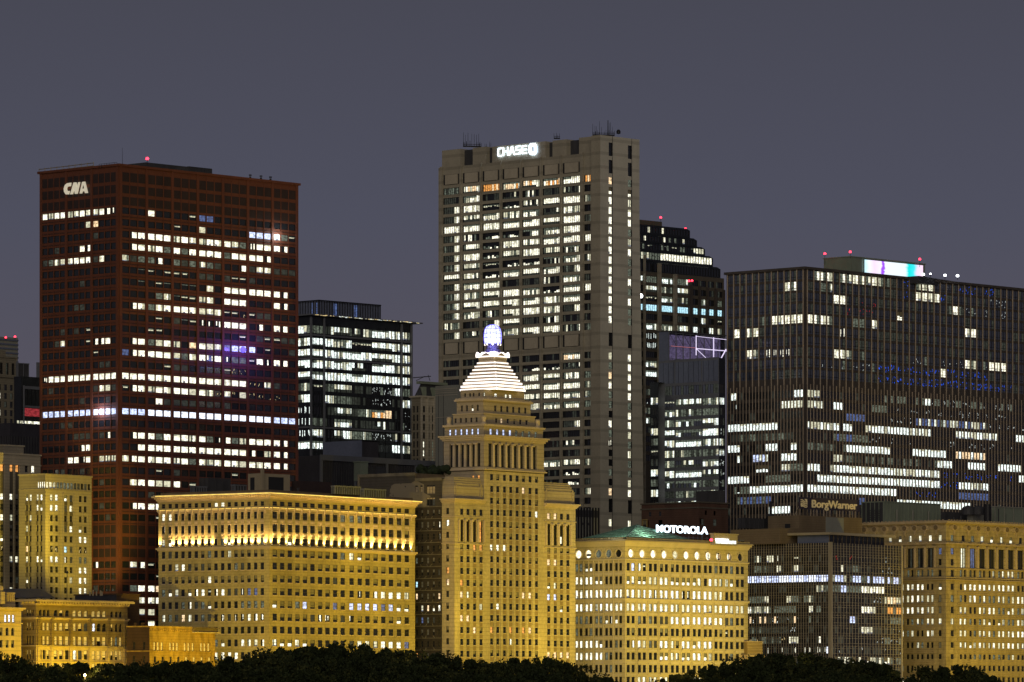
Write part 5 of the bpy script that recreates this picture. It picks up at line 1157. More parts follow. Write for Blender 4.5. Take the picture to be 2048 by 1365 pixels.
# ================================================================ other background towers
def stone_slab_tower():
    B = Bld(915, 2330, 871, 960, al=47); r = B.root('slab_tower', 'blank pale grey slab tower behind the left shoulder of the pyramid tower', 'tower')
    mb = MB(); zt = B.z(770); wall(mb, B.R, 0, B.wR, 0, zt, [], 'pale_panel', None, 0); wall(mb, B.L, 0, B.wL, 0, zt, [], 'pale_panel', None, 0); B.shell(mb, 0, zt, 'pale_panel'); mb.build('wall', r)
    g = MB()
    for y in (776, 780, 784, 789, 833): g.fbox(B.L, 0, B.wL, B.z(y + 1), B.z(y), .02, .25, 'white_stone')
    for x in (877, 887): u = B.L.uof(x); g.fbox(B.L, u - .1, u + .1, 0, zt - 4, .01, .06, 'dark_recess')
    g.build('band', r)
    D = Bld(841, 2400, 823, 905, al=47); d = D.root('gothic_tower', 'old stone tower with a dark mansard roof beside the lit glass block', 'tower')
    mb = MB(); zt = D.z(795); st = dict(rail=True, blind='blind_grey')
    rows = [(D.z(812 + 17.5 * i + 13), D.z(812 + 17.5 * i)) for i in range(7)]
    o = wins(d, D.R, cpx(D.R, [848, 857, 866, 875, 884], 3.6), rows, [".....", "..ff.", ".f.f.", "..f..", "#.:..", "#.:..", "..:.."], st, .5); o2 = wins(d, D.L, cpx(D.L, [828, 835], 3), rows, None, st, .5)
    wall(mb, D.R, 0, D.wR, 0, zt, o, 'white_stone', 'dark_recess', .5); wall(mb, D.L, 0, D.wL, 0, zt, o2, 'deco_stone_dim', 'dark_recess', .5); D.shell(mb, 0, zt, 'white_stone'); mb.build('wall', d)  # left face takes the dim stone colour for its shade
    g = MB(); D.slab(g, zt, zt + .8, .8, 'white_stone')
    for i in range(6): u = (i + .1) * D.wR / 5.2; g.fbox(D.R, u - .35, u + .35, 0, zt, .02, .7, 'white_stone')
    build_each(g, 'buttress', d)
    g = MB(); Q = D.inset(1); c = [Q.C, Q.C + Q.dR * Q.wR, Q.C + Q.dR * Q.wR + Q.dL * Q.wL, Q.C + Q.dL * Q.wL]; Q2 = D.inset(3); c2 = [Q2.C, Q2.C + Q2.dR * Q2.wR, Q2.C + Q2.dR * Q2.wR + Q2.dL * Q2.wL, Q2.C + Q2.dL * Q2.wL]
    g.hexa([(*q, zt + .8) for q in c] + [(*q, D.z(767)) for q in c2], 'dark_metal')
    for i in range(3): u = Q.wR * (i + .4) / 3; g.fbox(Q.R, u - 1.2, u + 1.2, zt + .9, zt + 5.0, -2, .2, 'grey_green_metal')
    Q3 = D.inset(1.6); Q3.slab(g, D.z(767), D.z(762), 0, 'grey_green_metal'); g.build('mansard_roof', d)
    g = MB(); a, b = P(826, 756, 2400), P(862, 753, 2400)
    g.tube(a, b, .2, 'black_metal'); g.tube(P(832, 762, 2400), P(850, 753, 2400), .15, 'black_metal'); g.tube(P(860, 762, 2400), P(856, 750, 2400), .15, 'black_metal'); tag(g.build('roof_crane'), 'thin black roof crane above the old stone tower', 'roof crane')
stone_slab_tower()

def stepped_tower():
    B = Bld(1250, 2800, 1180, 1448, yC=560, sR=.085, sL=.08); r = B.root('office_tower', 'dark tower whose top steps down to the right behind the granite bank', 'office tower')
    R = B.R; mb = MB(); Y = lambda x, y: y - .085 * (x - 1250)     # picture height to height at the corner
    bx = [(1266, 1286), (1289.5, 1314), (1321, 1345.5), (1352.5, 1377), (1384, 1396), (1400, 1412), (1416, 1428), (1432.5, 1444.5)]
    cols = [(R.uof(a), R.uof(b)) for a, b in bx]; y0 = Y(1300, 553)
    rows = [(B.z(y0 + 18.9 * i + 12), B.z(y0 + 18.9 * i)) for i in range(20)]
    PT = ["+:+:....", ".+:+....", ".-+:.:.:", "cccccccc", ".....+.-", ".+++#.++", ".i:i....", ".i......", "........", ".+......", ".#......", ".....:..", ".:......", ".f......", ".:......", ".+......"]
    st = dict(n=5, sash='sash_dark', bar=.15, lit='room_cool', frame=False); o = []
    for i in range(8): o += wins(r, R, [cols[i]], rows, [p[i] for p in PT], dict(st, n=6 if i < 4 else 3), .5)
    zt = B.z(Y(1440, 556)); wall(mb, R, 0, B.wR, 0, zt, o, 'dark_stone', 'dark_recess', .5); wall(mb, B.L, 0, B.wL, 0, zt, [], 'dark_stone', None, 0); B.shell(mb, 0, zt, 'dark_stone')
    mb.build('wall', r); g = MB()
    for i, (a, b) in enumerate(zip([1262] + [x[1] for x in bx], [x[0] for x in bx] + [1448.5])):
        top = (0, 510, 527, 548, 570, 572, 575, 578, 580)[i]; g.fbox(R, R.uof(a) + .15, R.uof(b) - .15, 0, B.z(Y(a, top)) if top else zt, .02, 1.0, 'bronze_dark' if i > 3 else 'granite')
    g.build('pier', r)
    zp = zt - .5
    sg = [(537, 1441, 3, '........', 0), (514.5, 1426, 5, None, 1), (496, 1410, 7, None, 2), (478, 1394, 9, None, 3), (458, 1380, 11, None, 4)]
    rn = random.Random(2)
    for y, xr, ins, pa, k in sg:
        Q = B.inset(ins * .6, .02, 0, 0); Q.wR = Q.R.uof(xr); Q.fin(); zq = Q.z(Y(xr, y) + .0) + 1.0
        n = int(Q.wR / 2.2); cs = ceq(.5, Q.wR - .8, n, .86)
        cut = ['.', ':+###', '..-i', '..:+', '..+.'][k]
        def cd(c): 
            t = c / n
            return {0: '.', 1: '#' if t > .42 else rn.choice(':+:.'), 2: '+' if t > .85 else rn.choice('..:-.'), 3: rn.choice('....+:') if t < .85 else '.', 4: rn.choice('.....+')}[k]
        oo = wins(r, Q.R, cs, [(zp + (zq - zp) * .18, zp + (zq - zp) * .8)], [''.join(cd(c) for c in range(n))], dict(lit='room_lit', frame=False, sash='sash_dark'), .3)
        m2 = MB(); wall(m2, Q.R, 0, Q.wR, zp, zq - 1.2, oo, 'dark_glass', 'dark_recess', .3); m2.frect(Q.L, 0, Q.wL, zp, zq - 1.2, 0, 'dark_glass'); Q.shell(m2, zp, zq - 1.2, 'dark_glass')
        a = Q.C; e = Q.wR       # sloping shoulder
        m2.hexa([Q.R.pt(0, zq - 1.2), Q.R.pt(e, zq - 1.2), Q.R.pt(e, zq - 1.2, -20), Q.R.pt(0, zq - 1.2, -20), Q.R.pt(0, zq, -1.2), Q.R.pt(e - 1.5, zq, -1.2), Q.R.pt(e - 1.5, zq, -18), Q.R.pt(0, zq, -18)], 'dark_glass')
        m2.build('setback', r); zp = zq
    Q = B.inset(8, .02, 0, 0); Q.wR = Q.R.uof(1324); Q.fin(); g = MB(); Q.slab(g, zp - .5, Q.z(Y(1324, 441)), 0, 'dark_stone'); g.build('roof_box', r)
    beacon(1321.5, 435.5, 2815, 2.5, 'upper red warning light on the stepped dark tower'); beacon(1371, 458, 2850, 2, 'red warning light at the second step of the dark tower'); beacon(1378, 562.5, 2790, 2.0, 'smaller red light low on the stepped tower, left of the pair'); beacon(1384, 562, 2790, 2.6, 'larger red light low on the stepped tower, right of the pair')
    t = thing('floodlight', tuple(P(1281, 597, 2640)), 'dazzling pale blue light on the edge of the bank end wall', 'floodlight'); g = MB(); g.lathe(P(1281, 597, 2640), [(0, 0), (.9, .3), (1.3, 1.2), (.9, 2.1), (0, 2.5)], 'lamp_white', 10); g.build('lamp', t)
    g = MB(); g.tube(P(1281, 610, 2640), P(1281, 597, 2640), .2, 'black_metal'); g.build('bracket', t)
stepped_tower()

def grey_glass_building():
    B = Bld(1438, 2440, 1317, 1450, yC=716, sR=.07, sL=.052); r = B.root('office_building', 'grey glass office block in front of the stepped dark tower', 'office building')
    L, R = B.L, B.R; mb = MB(); zt = B.z(716); bx = [(1318, 1348.5), (1351, 1402.5), (1405, 1436.5)]; cols = [(L.uof(a), L.uof(b)) for a, b in bx]
    ys = [(768, 786)] + [(795.5 + 20.5 * i, 795.5 + 20.5 * i + 13.5) for i in range(12)]; rows = [(B.z(b), B.z(a)) for a, b in ys]
    P_ = [",,,", "-+:", "+::", ":m+", "#m+", "+#+", ":::", ":m+", "+#m", "mm:", ":::", ":m:", ":.:"]
    o = []
    for i, n in enumerate((6, 10, 6)): o += wins(r, L, [cols[i]], rows, [p[i] for p in P_], dict(n=n, sash='sash_dark', bar=.13, glass='grey_glass', lit='room_cool', frame=False), .3)
    o2 = wins(r, R, [(.6, R.uof(1449))], rows, [".", "#", ".", ",", "f", "+", "+", "f", "f", "f", "f", ":"], dict(n=4, lit='room_cool', frame=False), .3)
    wall(mb, L, 0, B.wL, 0, zt, o, 'grey_steel', 'dark_recess', .3); wall(mb, R, 0, B.wR, 0, zt, o2, 'dark_glass', 'dark_recess', .3); B.shell(mb, 0, zt, 'grey_steel'); mb.build('wall', r)
    g = MB()
    for (a, b) in cols: g.fbox(L, a, b, B.z(762), B.z(720), .02, .08, 'grey_glass')
    for k in range(1, 12): u = B.wL * k / 12; g.fbox(L, u - .05, u + .05, B.z(762), B.z(720), .08, .16, 'sash_dark')
    g.build('glass_panel', r)
    W = Bld(1317, 2445, 1300, 1330, al=B.a * 57.2958); g = MB(); ro = wins(r, W.L, [(.4, W.wL - .4)], [(W.z(b), W.z(a)) for a, b in ys[1:]], ["+", ".", ",", "+", ":", "-", ",", "+", ":", "+", "f", "."], dict(n=3, lit='room_cool', frame=False), .3)
    wall(g, W.L, 0, W.wL, 0, W.z(765), ro, 'dark_glass', 'dark_recess', .3); W.shell(g, 0, W.z(765), 'grey_steel'); g.build('side_wing', r)
    # lit steel crown
    g = MB(); Q = B.inset(2, 2); Q.slab(g, B.z(716), B.z(716) + .5, 0, 'grey_steel'); g.build('roof_deck', r)
    K = Bld(1338, 2470, 1318, 1450, al=47); g = MB(); za, zb = K.z(722), K.z(664); g.frect(K.L, 0, K.wL, za, zb, 0, 'grey_glass'); g.frect(K.R, 0, K.wR, za, zb - 1, -3, 'violet_glass'); K.shell(g, za, zb, 'dark_glass'); g.build('glazed_crown', r)
    g = MB()
    for i in range(9): u = K.wR * i / 8; g.fbox(K.R, u - .15, u + .15, za, zb, -.2, .2, 'grey_steel')
    for z in (za + 1, (za + zb) / 2, zb - .5): g.fbox(K.R, 0, K.wR, z - .15, z + .15, .21, .45, 'grey_steel')
    for i in range(0, 8): a = K.wR * i / 8; b = K.wR * (i + 1) / 8; g.tube(K.R.pt(a, zb - 1, .5), K.R.pt(b, (za + zb) / 2, .5), .16, 'dark_metal', 4)
    g.fbox(K.R, 0, K.wR, zb, zb + .6, -8, .8, 'dark_metal'); g.build('steel_truss', r)
    g = MB()
    u1, u2 = K.R.uof(1390), K.R.uof(1425); zm = K.R.zof(1407, 700)
    g.fbox(K.R, u1 - .18, u1 + .18, zm - 3, zb - .8, .6, .9, 'tube_violet'); g.fbox(K.R, u2 - .18, u2 + .18, zm - 3.2, zb - 1.0, .6, .9, 'tube_violet')
    g.fbox(K.R, u1, K.wR, zm, zm + .4, .92, 1.1, 'tube_violet'); g.fbox(K.R, K.R.uof(1340), u1, zm + .4, zm + .6, .6, .8, 'tube_pink'); g.tube(K.R.pt(u1, zb - 1.2, .8), K.R.pt(K.wR, zb - 1.6, .8), .18, 'tube_violet', 4)
    g.tube(K.R.pt(u1, zm, 1), K.R.pt(K.R.uof(1409), zm - 4, 1), .16, 'tube_violet', 4); g.tube(K.R.pt(K.R.uof(1436), zm - 5, 1), K.R.pt(K.R.uof(1449), zm + 1, 1), .35, 'tube_violet', 4); 
    build_each(g, 'neon_tube', r)
    Bx = Bld(1397, 2290, 1283, 1456, al=47); b = Bx.root('brick_building', 'plain dark red brick building below the grey glass block', 'building'); m2 = MB(); zt = Bx.z(1006)
    st = dict(rail=True); o = wins(b, Bx.L, cpx(Bx.L, [1300, 1320], 5), [(Bx.z(1030), Bx.z(1021))], ['..'], st, .3, '.') + wins(b, Bx.L, cpx(Bx.L, [1290], 9), [(Bx.z(1049), Bx.z(1037))], ["k"], st, .3, '.') + wins(b, Bx.R, cpx(Bx.R, [1406, 1430], 7), [(Bx.z(1051), Bx.z(1038))], [",,"], st, .3, '.')
    wall(m2, Bx.L, 0, Bx.wL, 0, zt, o, 'red_brick', 'red_brick', .3); wall(m2, Bx.R, 0, Bx.wR, 0, zt, o, 'red_brick', 'red_brick', .3); Bx.shell(m2, 0, zt, 'red_brick'); m2.build('wall', b)
    g = MB(); Bx.slab(g, zt - 2.4, zt - 1.8, .4, 'dark_stone'); Bx.slab(g, zt, zt + .6, .5, 'dark_stone'); fc = Bx.L; u = fc.uof(1290); z0, z1 = Bx.z(1051), Bx.z(1035.5)
    for a, b_, c, d in ((u - 1.6, u - 1.1, z0, z1), (u + 1.1, u + 1.6, z0, z1), (u - 1.09, u + 1.09, z1 - .4, z1)): g.fbox(fc, a, b_, c, d, .02, .4, 'honey_stone')
    g.build('trim', b)
    roofbox('rooftop_plant_room', 1392, 1440, 1449, 981, 1006, 2330, 'dark_metal', 'dark box on the red brick building roof', 'plant room')
    N = Bld(1150, 2240, 1120, 1196, al=47); n = N.root('ribbed_building', 'small grey building with vertical black ribs right of the pyramid tower', 'building'); m2 = MB(); zt = N.z(1016)
    m2.frect(N.R, 0, N.wR, 0, zt, 0, 'pale_panel'); m2.frect(N.L, 0, N.wL, 0, zt, 0, 'pale_panel'); N.shell(m2, 0, zt, 'pale_panel'); m2.build('wall', n)
    g = MB()
    for i in range(9): u = N.wR * i / 8; g.fbox(N.R, u - .2, u + .2, 0, zt + .4, .02, .7, 'black_metal')
    g.build('rib', n); g = MB(); g.fbox(N.R, 0, N.wR, N.z(1034), N.z(1020), .01, .1, 'dark_metal')
    for i in (2, 4): u = N.wR * (i + .5) / 8; g.fbox(N.R, u - .8, u + .8, N.z(1050), N.z(1045), .01, .1, 'dark_metal')
    g.build('spandrel', n)
mat('violet_glass', (0.06, 0.04, 0.10), 0.3, 0, emit=0.10, ecol=(0.62, 0.50, 1.0), enoise=.6)
grey_glass_building()

# ================================================================ left edge
def deco_pair():
    B = Bld(-40, 2010, -90, 81, al=52); r = B.root('deco_building', 'taller stone office block with vertical window strips cut by the left frame edge', 'office building')
    R = B.R; zc = lambda y: R.zof(25, y); mb = MB(); zt = zc(910); st = dict(rail=True, lit='room_lit', blind='blind_grey'); y = [988 + 20.75 * i for i in range(15)]
    rows = [(zc(a + 12.5), zc(a)) for a in y]; cols = cpx(R, [4.7, 23.6, 35], 7); c2 = cpx(R, [53, 60.8], 5)
    pt = ["##k", "...", "#+.", ".k.", "lkk", "r..", ".++", "...", "..,", "#+.", "..."]
    o = wins(r, R, cols, rows, pt, st, .6, '.k,'); o2 = wins(r, R, cols, [(zc(944), zc(927))], ["oo" + "o"], st, .6) + wins(r, R, cpx(R, [53, 66], 6.5), [(zc(944), zc(929))], [".#"], st, .4)
    strips = [(a - .2, b + .2, 0, zc(928)) for a, b in cols]
    wall(mb, R, 0, B.wR, 0, zt, strips + [q for q in o2 if q[0] > cols[-1][1]], 'deco_stone', 'deco_stone', .5)
    wall(mb, R.off(-.5), R.uof(-20), B.wR - 10, 0, zc(928), o + o2, 'deco_spandrel', 'dark_recess', .15)
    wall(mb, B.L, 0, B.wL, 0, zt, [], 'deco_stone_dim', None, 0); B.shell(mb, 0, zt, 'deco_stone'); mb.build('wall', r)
    for i in range(len(WIN)):
        if WIN[i][0] is r and WIN[i][6] == .6: WIN[i] = WIN[i][:1] + (R.off(-.5),) + WIN[i][2:6] + (.15,) + WIN[i][7:]
    g = MB(); B.slab(g, zt, zt + .7, .3, 'deco_stone'); B.slab(g, zt - 4, zt - 3.5, .25, 'deco_stone'); g.build('cornice', r)
    roofbox('rooftop_plant_room', -20, 6, 47.5, 892, 912, 2025, 'deco_stone_dim', 'low flat roof box on the stone block at the left edge', 'plant room', lip='deco_stone')
    A = Bld(90.7, 1995, 38, 183.4, yC=952, sR=.053, sL=.030); a = A.root('deco_building', 'shorter tan stone office block with a dark band of windows under its top', 'office building')
    mb = MB(); zt = A.z(950.3); y = [988.5 + 20.6 * i for i in range(14)]; rows = [(A.z(q + 12.5), A.z(q)) for q in y]
    cE = cpx(A.R, [103.3, 113.5, 131.5, 142.5, 161, 171], 6); cS = cpx(A.L, [53.5, 60.5, 74.5, 82.3], 4.6)
    PE = ["+#l,..", "##,+..", "......", "..,#l.", "....##", "rrc,rr", "##i,::", "....##", "...+##", "....#+", "....:."]; PS = ["l++#", "..+l", ".+..", "+...", "....", "w...", "+.#l", "....", "l...", "...."]
    oE = wins(a, A.R, cE, rows, PE, st, .4, '.,'); oS = wins(a, A.L, cS, rows, PS, st, .4, '.,')
    top = [(A.z(976), A.z(963.5))]; tE = wins(a, A.R, ceq(.3, A.wR - .5, 13, .9), top, ["+++:::::,,.,."], dict(n=1, lit='room_lit', rail=False), .5); tS = wins(a, A.L, ceq(A.L.uof(74), A.wL - .2, 4, .9), top, ["####"], dict(n=1), .5)
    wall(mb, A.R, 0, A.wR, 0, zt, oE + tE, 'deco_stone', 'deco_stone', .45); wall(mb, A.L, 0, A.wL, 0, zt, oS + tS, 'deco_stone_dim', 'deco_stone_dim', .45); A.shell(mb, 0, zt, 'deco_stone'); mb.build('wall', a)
    g = MB()
    for x, y0 in ((98, 1023), (108.4, 1023), (118.5, 1023), (126, 984), (148, 984), (152.5, 1026), (166, 1023), (176.5, 1023)): u = A.R.uof(x); g.fbox(A.R, u - .22, u + .22, 0, A.z(y0), .02, .3, 'deco_stone')
    for (p, q) in cS:
        for k in range(len(rows) - 1): g.fbox(A.L, p, q, rows[k + 1][1] + .05, rows[k][0] - .05, .01, .08, 'deco_spandrel')
    for k in range(len(rows) - 1):
        for p, q in cE[2:4] if k < 3 else []: g.fbox(A.R, p, q, rows[k + 1][1] + .05, rows[k][0] - .05, .01, .08, 'deco_spandrel')
        for p, q in cE: g.fbox(A.R, p, q, rows[k + 1][1] + .3, rows[k][0] - .3, .01, .1, 'deco_stone') if k > 2 else None
    g.build('pilaster_trim', a); g = MB(); A.slab(g, zt, zt + .6, .3, 'deco_stone'); A.slab(g, A.z(979.5), A.z(978), .2, 'deco_stone'); g.build('cornice', a)
    return A
BD = deco_pair()
def far_left():
    B = Bld(-30, 3200, -60, 36, al=50); r = B.root('far_tower', 'distant blue-grey banded tower top at the left edge with two red lights', 'tower'); mb = MB(); zt = B.R.zof(30, 676)
    wall(mb, B.R, 0, B.wR, 0, zt, [], 'pale_panel', None, 0); wall(mb, B.L, 0, B.wL, 0, zt, [], 'pale_panel', None, 0); B.shell(mb, 0, zt, 'pale_panel'); mb.build('wall', r); g = MB()
    for i in range(24): z = zt - 1.2 - i * 2.7; g.fbox(B.R, 0, B.wR, z - 1.0, z, .02, .5, 'grey_glass')
    g.build('band', r); beacon(11.5, 675.5, 3190, 1.5, 'small red light at the top left of the frame edge tower'); beacon(30, 674, 3190, 2, 'brighter red light at the right corner of the frame edge tower')
    B = Bld(-40, 2700, -80, 33, al=50); r = B.root('old_tower', 'dim old stone tower with tall slot windows below the banded tower', 'tower'); R = B.R; z = lambda y: R.zof(20, y); mb = MB(); zt = z(717)
    st = dict(blind='blind_grey'); cols = cpx(R, [-9, 2.6, 14.5, 26], 5)
    o = wins(r, R, cols, [(z(750), z(727))], ["..,."], st, 1.0, '.'); o += wins(r, R, cpx(R, [-12, -1, 11, 22.5], 5), [(z(770 + 17 * i + 12), z(770 + 17 * i)) for i in range(8)], ["....", ",#.,", "..,.", ".+..", "....", ".:.."], st, .4, '..,')
    wall(mb, R, 0, B.wR, 0, zt, o, 'deco_stone_dim', 'dark_recess', .5); wall(mb, B.L, 0, B.wL, 0, zt, [], 'deco_stone_dim', None, 0); B.shell(mb, 0, zt, 'deco_stone_dim'); mb.build('wall', r)
    g = MB(); B.slab(g, z(756), z(752), .8, 'deco_stone_dim'); B.slab(g, zt, zt + .8, .4, 'deco_stone_dim'); Q = B.inset(3, 3, 5, 3); Q.slab(g, zt, z(701), 0, 'deco_stone_dim'); g.build('cornice', r)
    B = Bld(43, 2600, 28, 110, al=48); r = B.root('dark_glass_building', 'dark boxy building with a red lit strip just left of the red tower', 'building'); mb = MB(); zt = B.z(753)
    o = wins(r, B.R, [(B.R.uof(49), B.R.uof(100))], [(B.z(832), B.z(816))], ['o'], dict(n=3, frame=False), .3); o2 = wins(r, B.R, [(B.R.uof(35), B.R.uof(100))], [(B.z(848), B.z(842))], ['#'], dict(n=6, frame=False), .3)
    for k in range(len(WIN) - 2, len(WIN)): WIN[k] = WIN[k]
    wall(mb, B.R, 0, B.wR, 0, zt, o2 + o, 'dark_glass', 'dark_recess', .3); wall(mb, B.L, 0, B.wL, 0, zt, [], 'dark_glass', None, 0); B.shell(mb, 0, zt, 'dark_glass'); mb.build('wall', r)
    WIN.remove([w for w in WIN if w[0] is r and w[7] == 'o'][0]); g = MB(); g.frect(B.R, B.R.uof(49), B.R.uof(100), B.z(832), B.z(816), -.25, 'red_room'); g.build('lit_strip', r)
    g = MB(); g.fbox(B.R, B.R.uof(47), B.wR, B.z(778), B.z(772), .02, .5, 'grey_steel'); g.fbox(B.R, B.R.uof(46), B.R.uof(47.4), B.z(846), B.z(771), .02, .8, 'grey_steel'); g.fbox(B.R, B.R.uof(47), B.wR, B.z(815), B.z(811), .02, .5, 'grey_steel')
    for i in range(10): u = B.R.uof(48) + i * 2.6; g.fbox(B.R, u - .1, u + .1, B.z(811), B.z(778), .02, .3, 'black_metal')
    g.build('frame', r)
    roofbox('rooftop_plant_room', 33, 36, 57, 728, 756, 2640, 'dark_metal', 'dark glazed box on the roof of the building left of the red tower', 'plant room', ribs=3, lip='grey_steel'); roofbox('roof_post', 72.5, 75, 80, 725, 756, 2640, 'grey_steel', 'pale vertical shaft beside the red tower, left edge', 'shaft')
    B = Bld(20, 2300, -80, 120, al=47); r = B.root('dark_building', 'low black ribbed building left of the red tower', 'building'); mb = MB(); zt = B.z(846)
    for fc, w in ((B.R, B.wR), (B.L, B.wL)): mb.frect(fc, 0, w, 0, zt, 0, 'louver')
    B.shell(mb, 0, zt, 'louver'); mb.build('wall', r); g = MB()
    for fc, w in ((B.R, B.wR), (B.L, B.wL)):
        n = int(w / 1.6)
        for i in range(n): u = (i + .5) * w / n; g.fbox(fc, u - .2, u + .2, 0, B.z(872), .02, .45, 'dark_metal')
    g.build('fin', r)
mat('red_room', (0.2, 0.02, 0.03), 0.5, 0, emit=0.22, ecol=(1.0, 0.10, 0.12), enoise=.7)
far_left()

def street_row():
    # brownstone with the bracketed cornice
    BR = []
    B = Bld(72, 1880, 45, 255, yC=1215, sR=.042, sL=.030); r = B.root('brownstone_building', 'amber-lit stone building with a bracketed cornice and arched window groups', 'building'); R, L = B.R, B.L; mb = MB(); zt = B.z(1209)
    gs = [(80.9, 88.6, 96.7), (111.6, 122.6, 134.5), (149.4, 160.4, 171.8), (187.4, 197.8, 208.7), (224, 233, 241.3)]; ys = [(1219.5, 1232), (1245, 1261), (1272, 1290), (1300, 1318.5), (1326, 1343), (1350, 1364)]
    rows = [(B.z(b), B.z(a)) for a, b in ys]; st = dict(rail=True, blind='amber_blind'); o = []
    PA = [".........", ]
    codes = [["...", ".k.", "KKK", "KKK", "..."], ["KKK", "KKk", "Kk,", "B..", "k.."], ["KKK", "KKK", "KKK", "KkK", "K:K"], ["k.k", "kk.", "h,k", "KKk", "kkK"], ["...", ".k.", "kkk", "k.k", "..."], ["...", "k..", "...", "l..", "..."]]
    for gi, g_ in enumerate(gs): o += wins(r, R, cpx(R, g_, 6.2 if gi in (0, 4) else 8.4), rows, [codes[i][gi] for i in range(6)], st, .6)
    oL = wins(r, L, cpx(L, (54, 59.5, 65.5), 3.4), rows, None, st, .6, '.k')
    wall(mb, R, 0, B.wR, B.z(1292), zt, o, 'honey_stone', 'honey_stone', .6); wall(mb, R, 0, B.wR, 0, B.z(1292), o, 'sand_stone', 'sand_stone', .6); wall(mb, L, 0, B.wL, 0, zt, oL, 'honey_stone', 'honey_stone', .6); B.shell(mb, 0, zt, 'honey_stone'); mb.build('wall', r)
    c = MB()
    for y0, y1, o_ in ((1210, 1206.5, .5), (1203.5, 1200, 1.9), (1200, 1198.4, 1.6), (1239, 1236.5, .35), (1236.5, 1234.5, .7), (1293.5, 1291, .6), (1324, 1322, .4)): B.slab(c, B.z(y0), B.z(y1), o_, 'sand_stone')
    for fc, w in ((R, B.wR), (L, B.wL)):
        n = int(w / 1.45)
        for i in range(n): u = (i + .5) * w / n; c.fbox(fc, u - .3, u + .3, B.z(1207), B.z(1203.4), .0, 1.6, 'sand_stone')
    c.build('cornice', r); g = MB()
    for x in (76.5, 103.5, 141, 179.5, 216.5, 249.5):
        u = R.uof(x); g.fbox(R, u - .75, u + .75, B.z(1291), B.z(1240), .02, .55, 'honey_stone'); g.fbox(R, u - .7, u + .7, 0, B.z(1295), .02, .45, 'sand_stone')
        for k in range(11): z = B.z(1289) + k * .95; g.fbox(R, u - .8, u + .8, z, z + .5, .55, .75, 'honey_stone')
    for g_, w_ in zip(gs, (6.2, 8.4, 8.4, 8.4, 6.2)):
        for x in g_:
            u = R.uof(x); h = R.uof(x + w_ / 2) - u
            for yy in (1245, 1219.5):
                zc = B.z(yy) - h; pts = [(u - h, zc + h + .05), (u + h, zc + h + .05)] + [(u + h * math.cos(t), zc + h * math.sin(t)) for t in [math.pi * k / 8 for k in range(9)]]
                pts = [(u - h, zc + h + .1)] + [(u - h * math.cos(math.pi * k / 8), zc + h * math.sin(math.pi * k / 8)) for k in range(0, 9)] + [(u + h, zc + h + .1)]
                g.poly([R.pt(a, b, .03) for a, b in pts[::-1]], 'honey_stone')
    g.build('pier', r)
    BR.append(B)
    # corner building with the arched windows
    B = Bld(-70, 1850, -100, 42.5, al=51); r = B.root('hotel_building', 'pale sandstone building at the lower left edge with paired arched windows', 'building'); R = B.R; z = lambda y: R.zof(25, y); mb = MB(); zt = z(1216)
    o = wins(r, R, cpx(R, (11.4, 19.2, 27), 5), [(z(1245), z(1230))], ["BBB"], dict(rail=True, lit='room_blue_bright'), .5) + wins(r, R, cpx(R, (-8, 2, 14.3, 25.4), 6), [(z(1272), z(1256)), (z(1296), z(1281)), (z(1322), z(1308))], ["kk..", "..kk"], dict(rail=True), .5, '.k')
    wall(mb, R, 0, B.wR, 0, zt, o, 'sand_stone', 'sand_stone', .5); wall(mb, B.L, 0, B.wL, 0, zt, [], 'sand_stone', None, 0); B.shell(mb, 0, zt, 'sand_stone'); mb.build('wall', r)
    c = MB()
    for y0, y1, o_ in ((1222, 1219.5, .5), (1219.5, 1215.5, 1.2), (1248.5, 1246.5, .4)): B.slab(c, z(y0), z(y1), o_, 'sand_stone')
    Q = B.inset(1.5, 1.5); Q.slab(c, zt, z(1208), 0, 'sand_stone')
    for k in range(7): c.fbox(R, R.uof(3) + k * .0, R.uof(4), z(1215), z(1210), 0, .1, 'sand_stone')
    c.build('cornice', r)
    g = MB()
    for x in (14.3, 25.4): u = R.uof(x); h = R.uof(x + 3) - u; zc = z(1256) - h; g.poly([R.pt(a, b, .03) for a, b in ([(u - h, zc + h + .1)] + [(u - h * math.cos(math.pi * k / 8), zc + h * math.sin(math.pi * k / 8)) for k in range(9)] + [(u + h, zc + h + .1)])[::-1]], 'sand_stone')
    g.build('window_arch', r)
    t = thing('roof_turret', tuple(P(0, 1208, 1862)), 'small cream turret with a round ball on the lower left roof', 'turret'); Bt = Bld(2, 1860, -12, 10, al=47); g = MB(); Bt.slab(g, Bt.z(1208), Bt.z(1184), 0, 'sand_stone'); g.build('shaft', t); g = MB(); g.lathe(P(0.5, 1184, 1862), [(0, 0), (.9, .2), (1.2, 1.1), (.9, 2.0), (0, 2.3)], 'sand_stone', 12); g.build('ball', t)
    roofbox('roof_shed', 10, 14, 28, 1188, 1209, 1870, 'rustic_trim', 'slatted grey-tan shed beside the cream turret', 'roof shed', ribs=1.0, lip='rustic_trim')
    BR.append(B)
    # brick club
    B = Bld(299, 1905, 254, 430.5, yC=1258, sR=.030, sL=.012); r = B.root('brick_building', 'low orange brick building with small triple arched windows', 'building'); R, L = B.R, B.L; mb = MB(); zt = B.z(1254.6)
    g3 = [(309.4, 316.6, 324.3), (341, 347.8, 354.8), (370.2, 377.6, 386), (402.8, 409.8, 417.5)]; st = dict(rail=True, blind='amber_blind', bar=.12); o = []
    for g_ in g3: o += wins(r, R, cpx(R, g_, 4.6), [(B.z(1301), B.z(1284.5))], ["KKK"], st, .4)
    o += wins(r, R, cpx(R, [310.5, 325.9, 342, 357, 372.9, 388.3, 403.9, 419], 5), [(B.z(1326), B.z(1313)), (B.z(1350), B.z(1337))], ["....kkkk"], st, .4, '.')
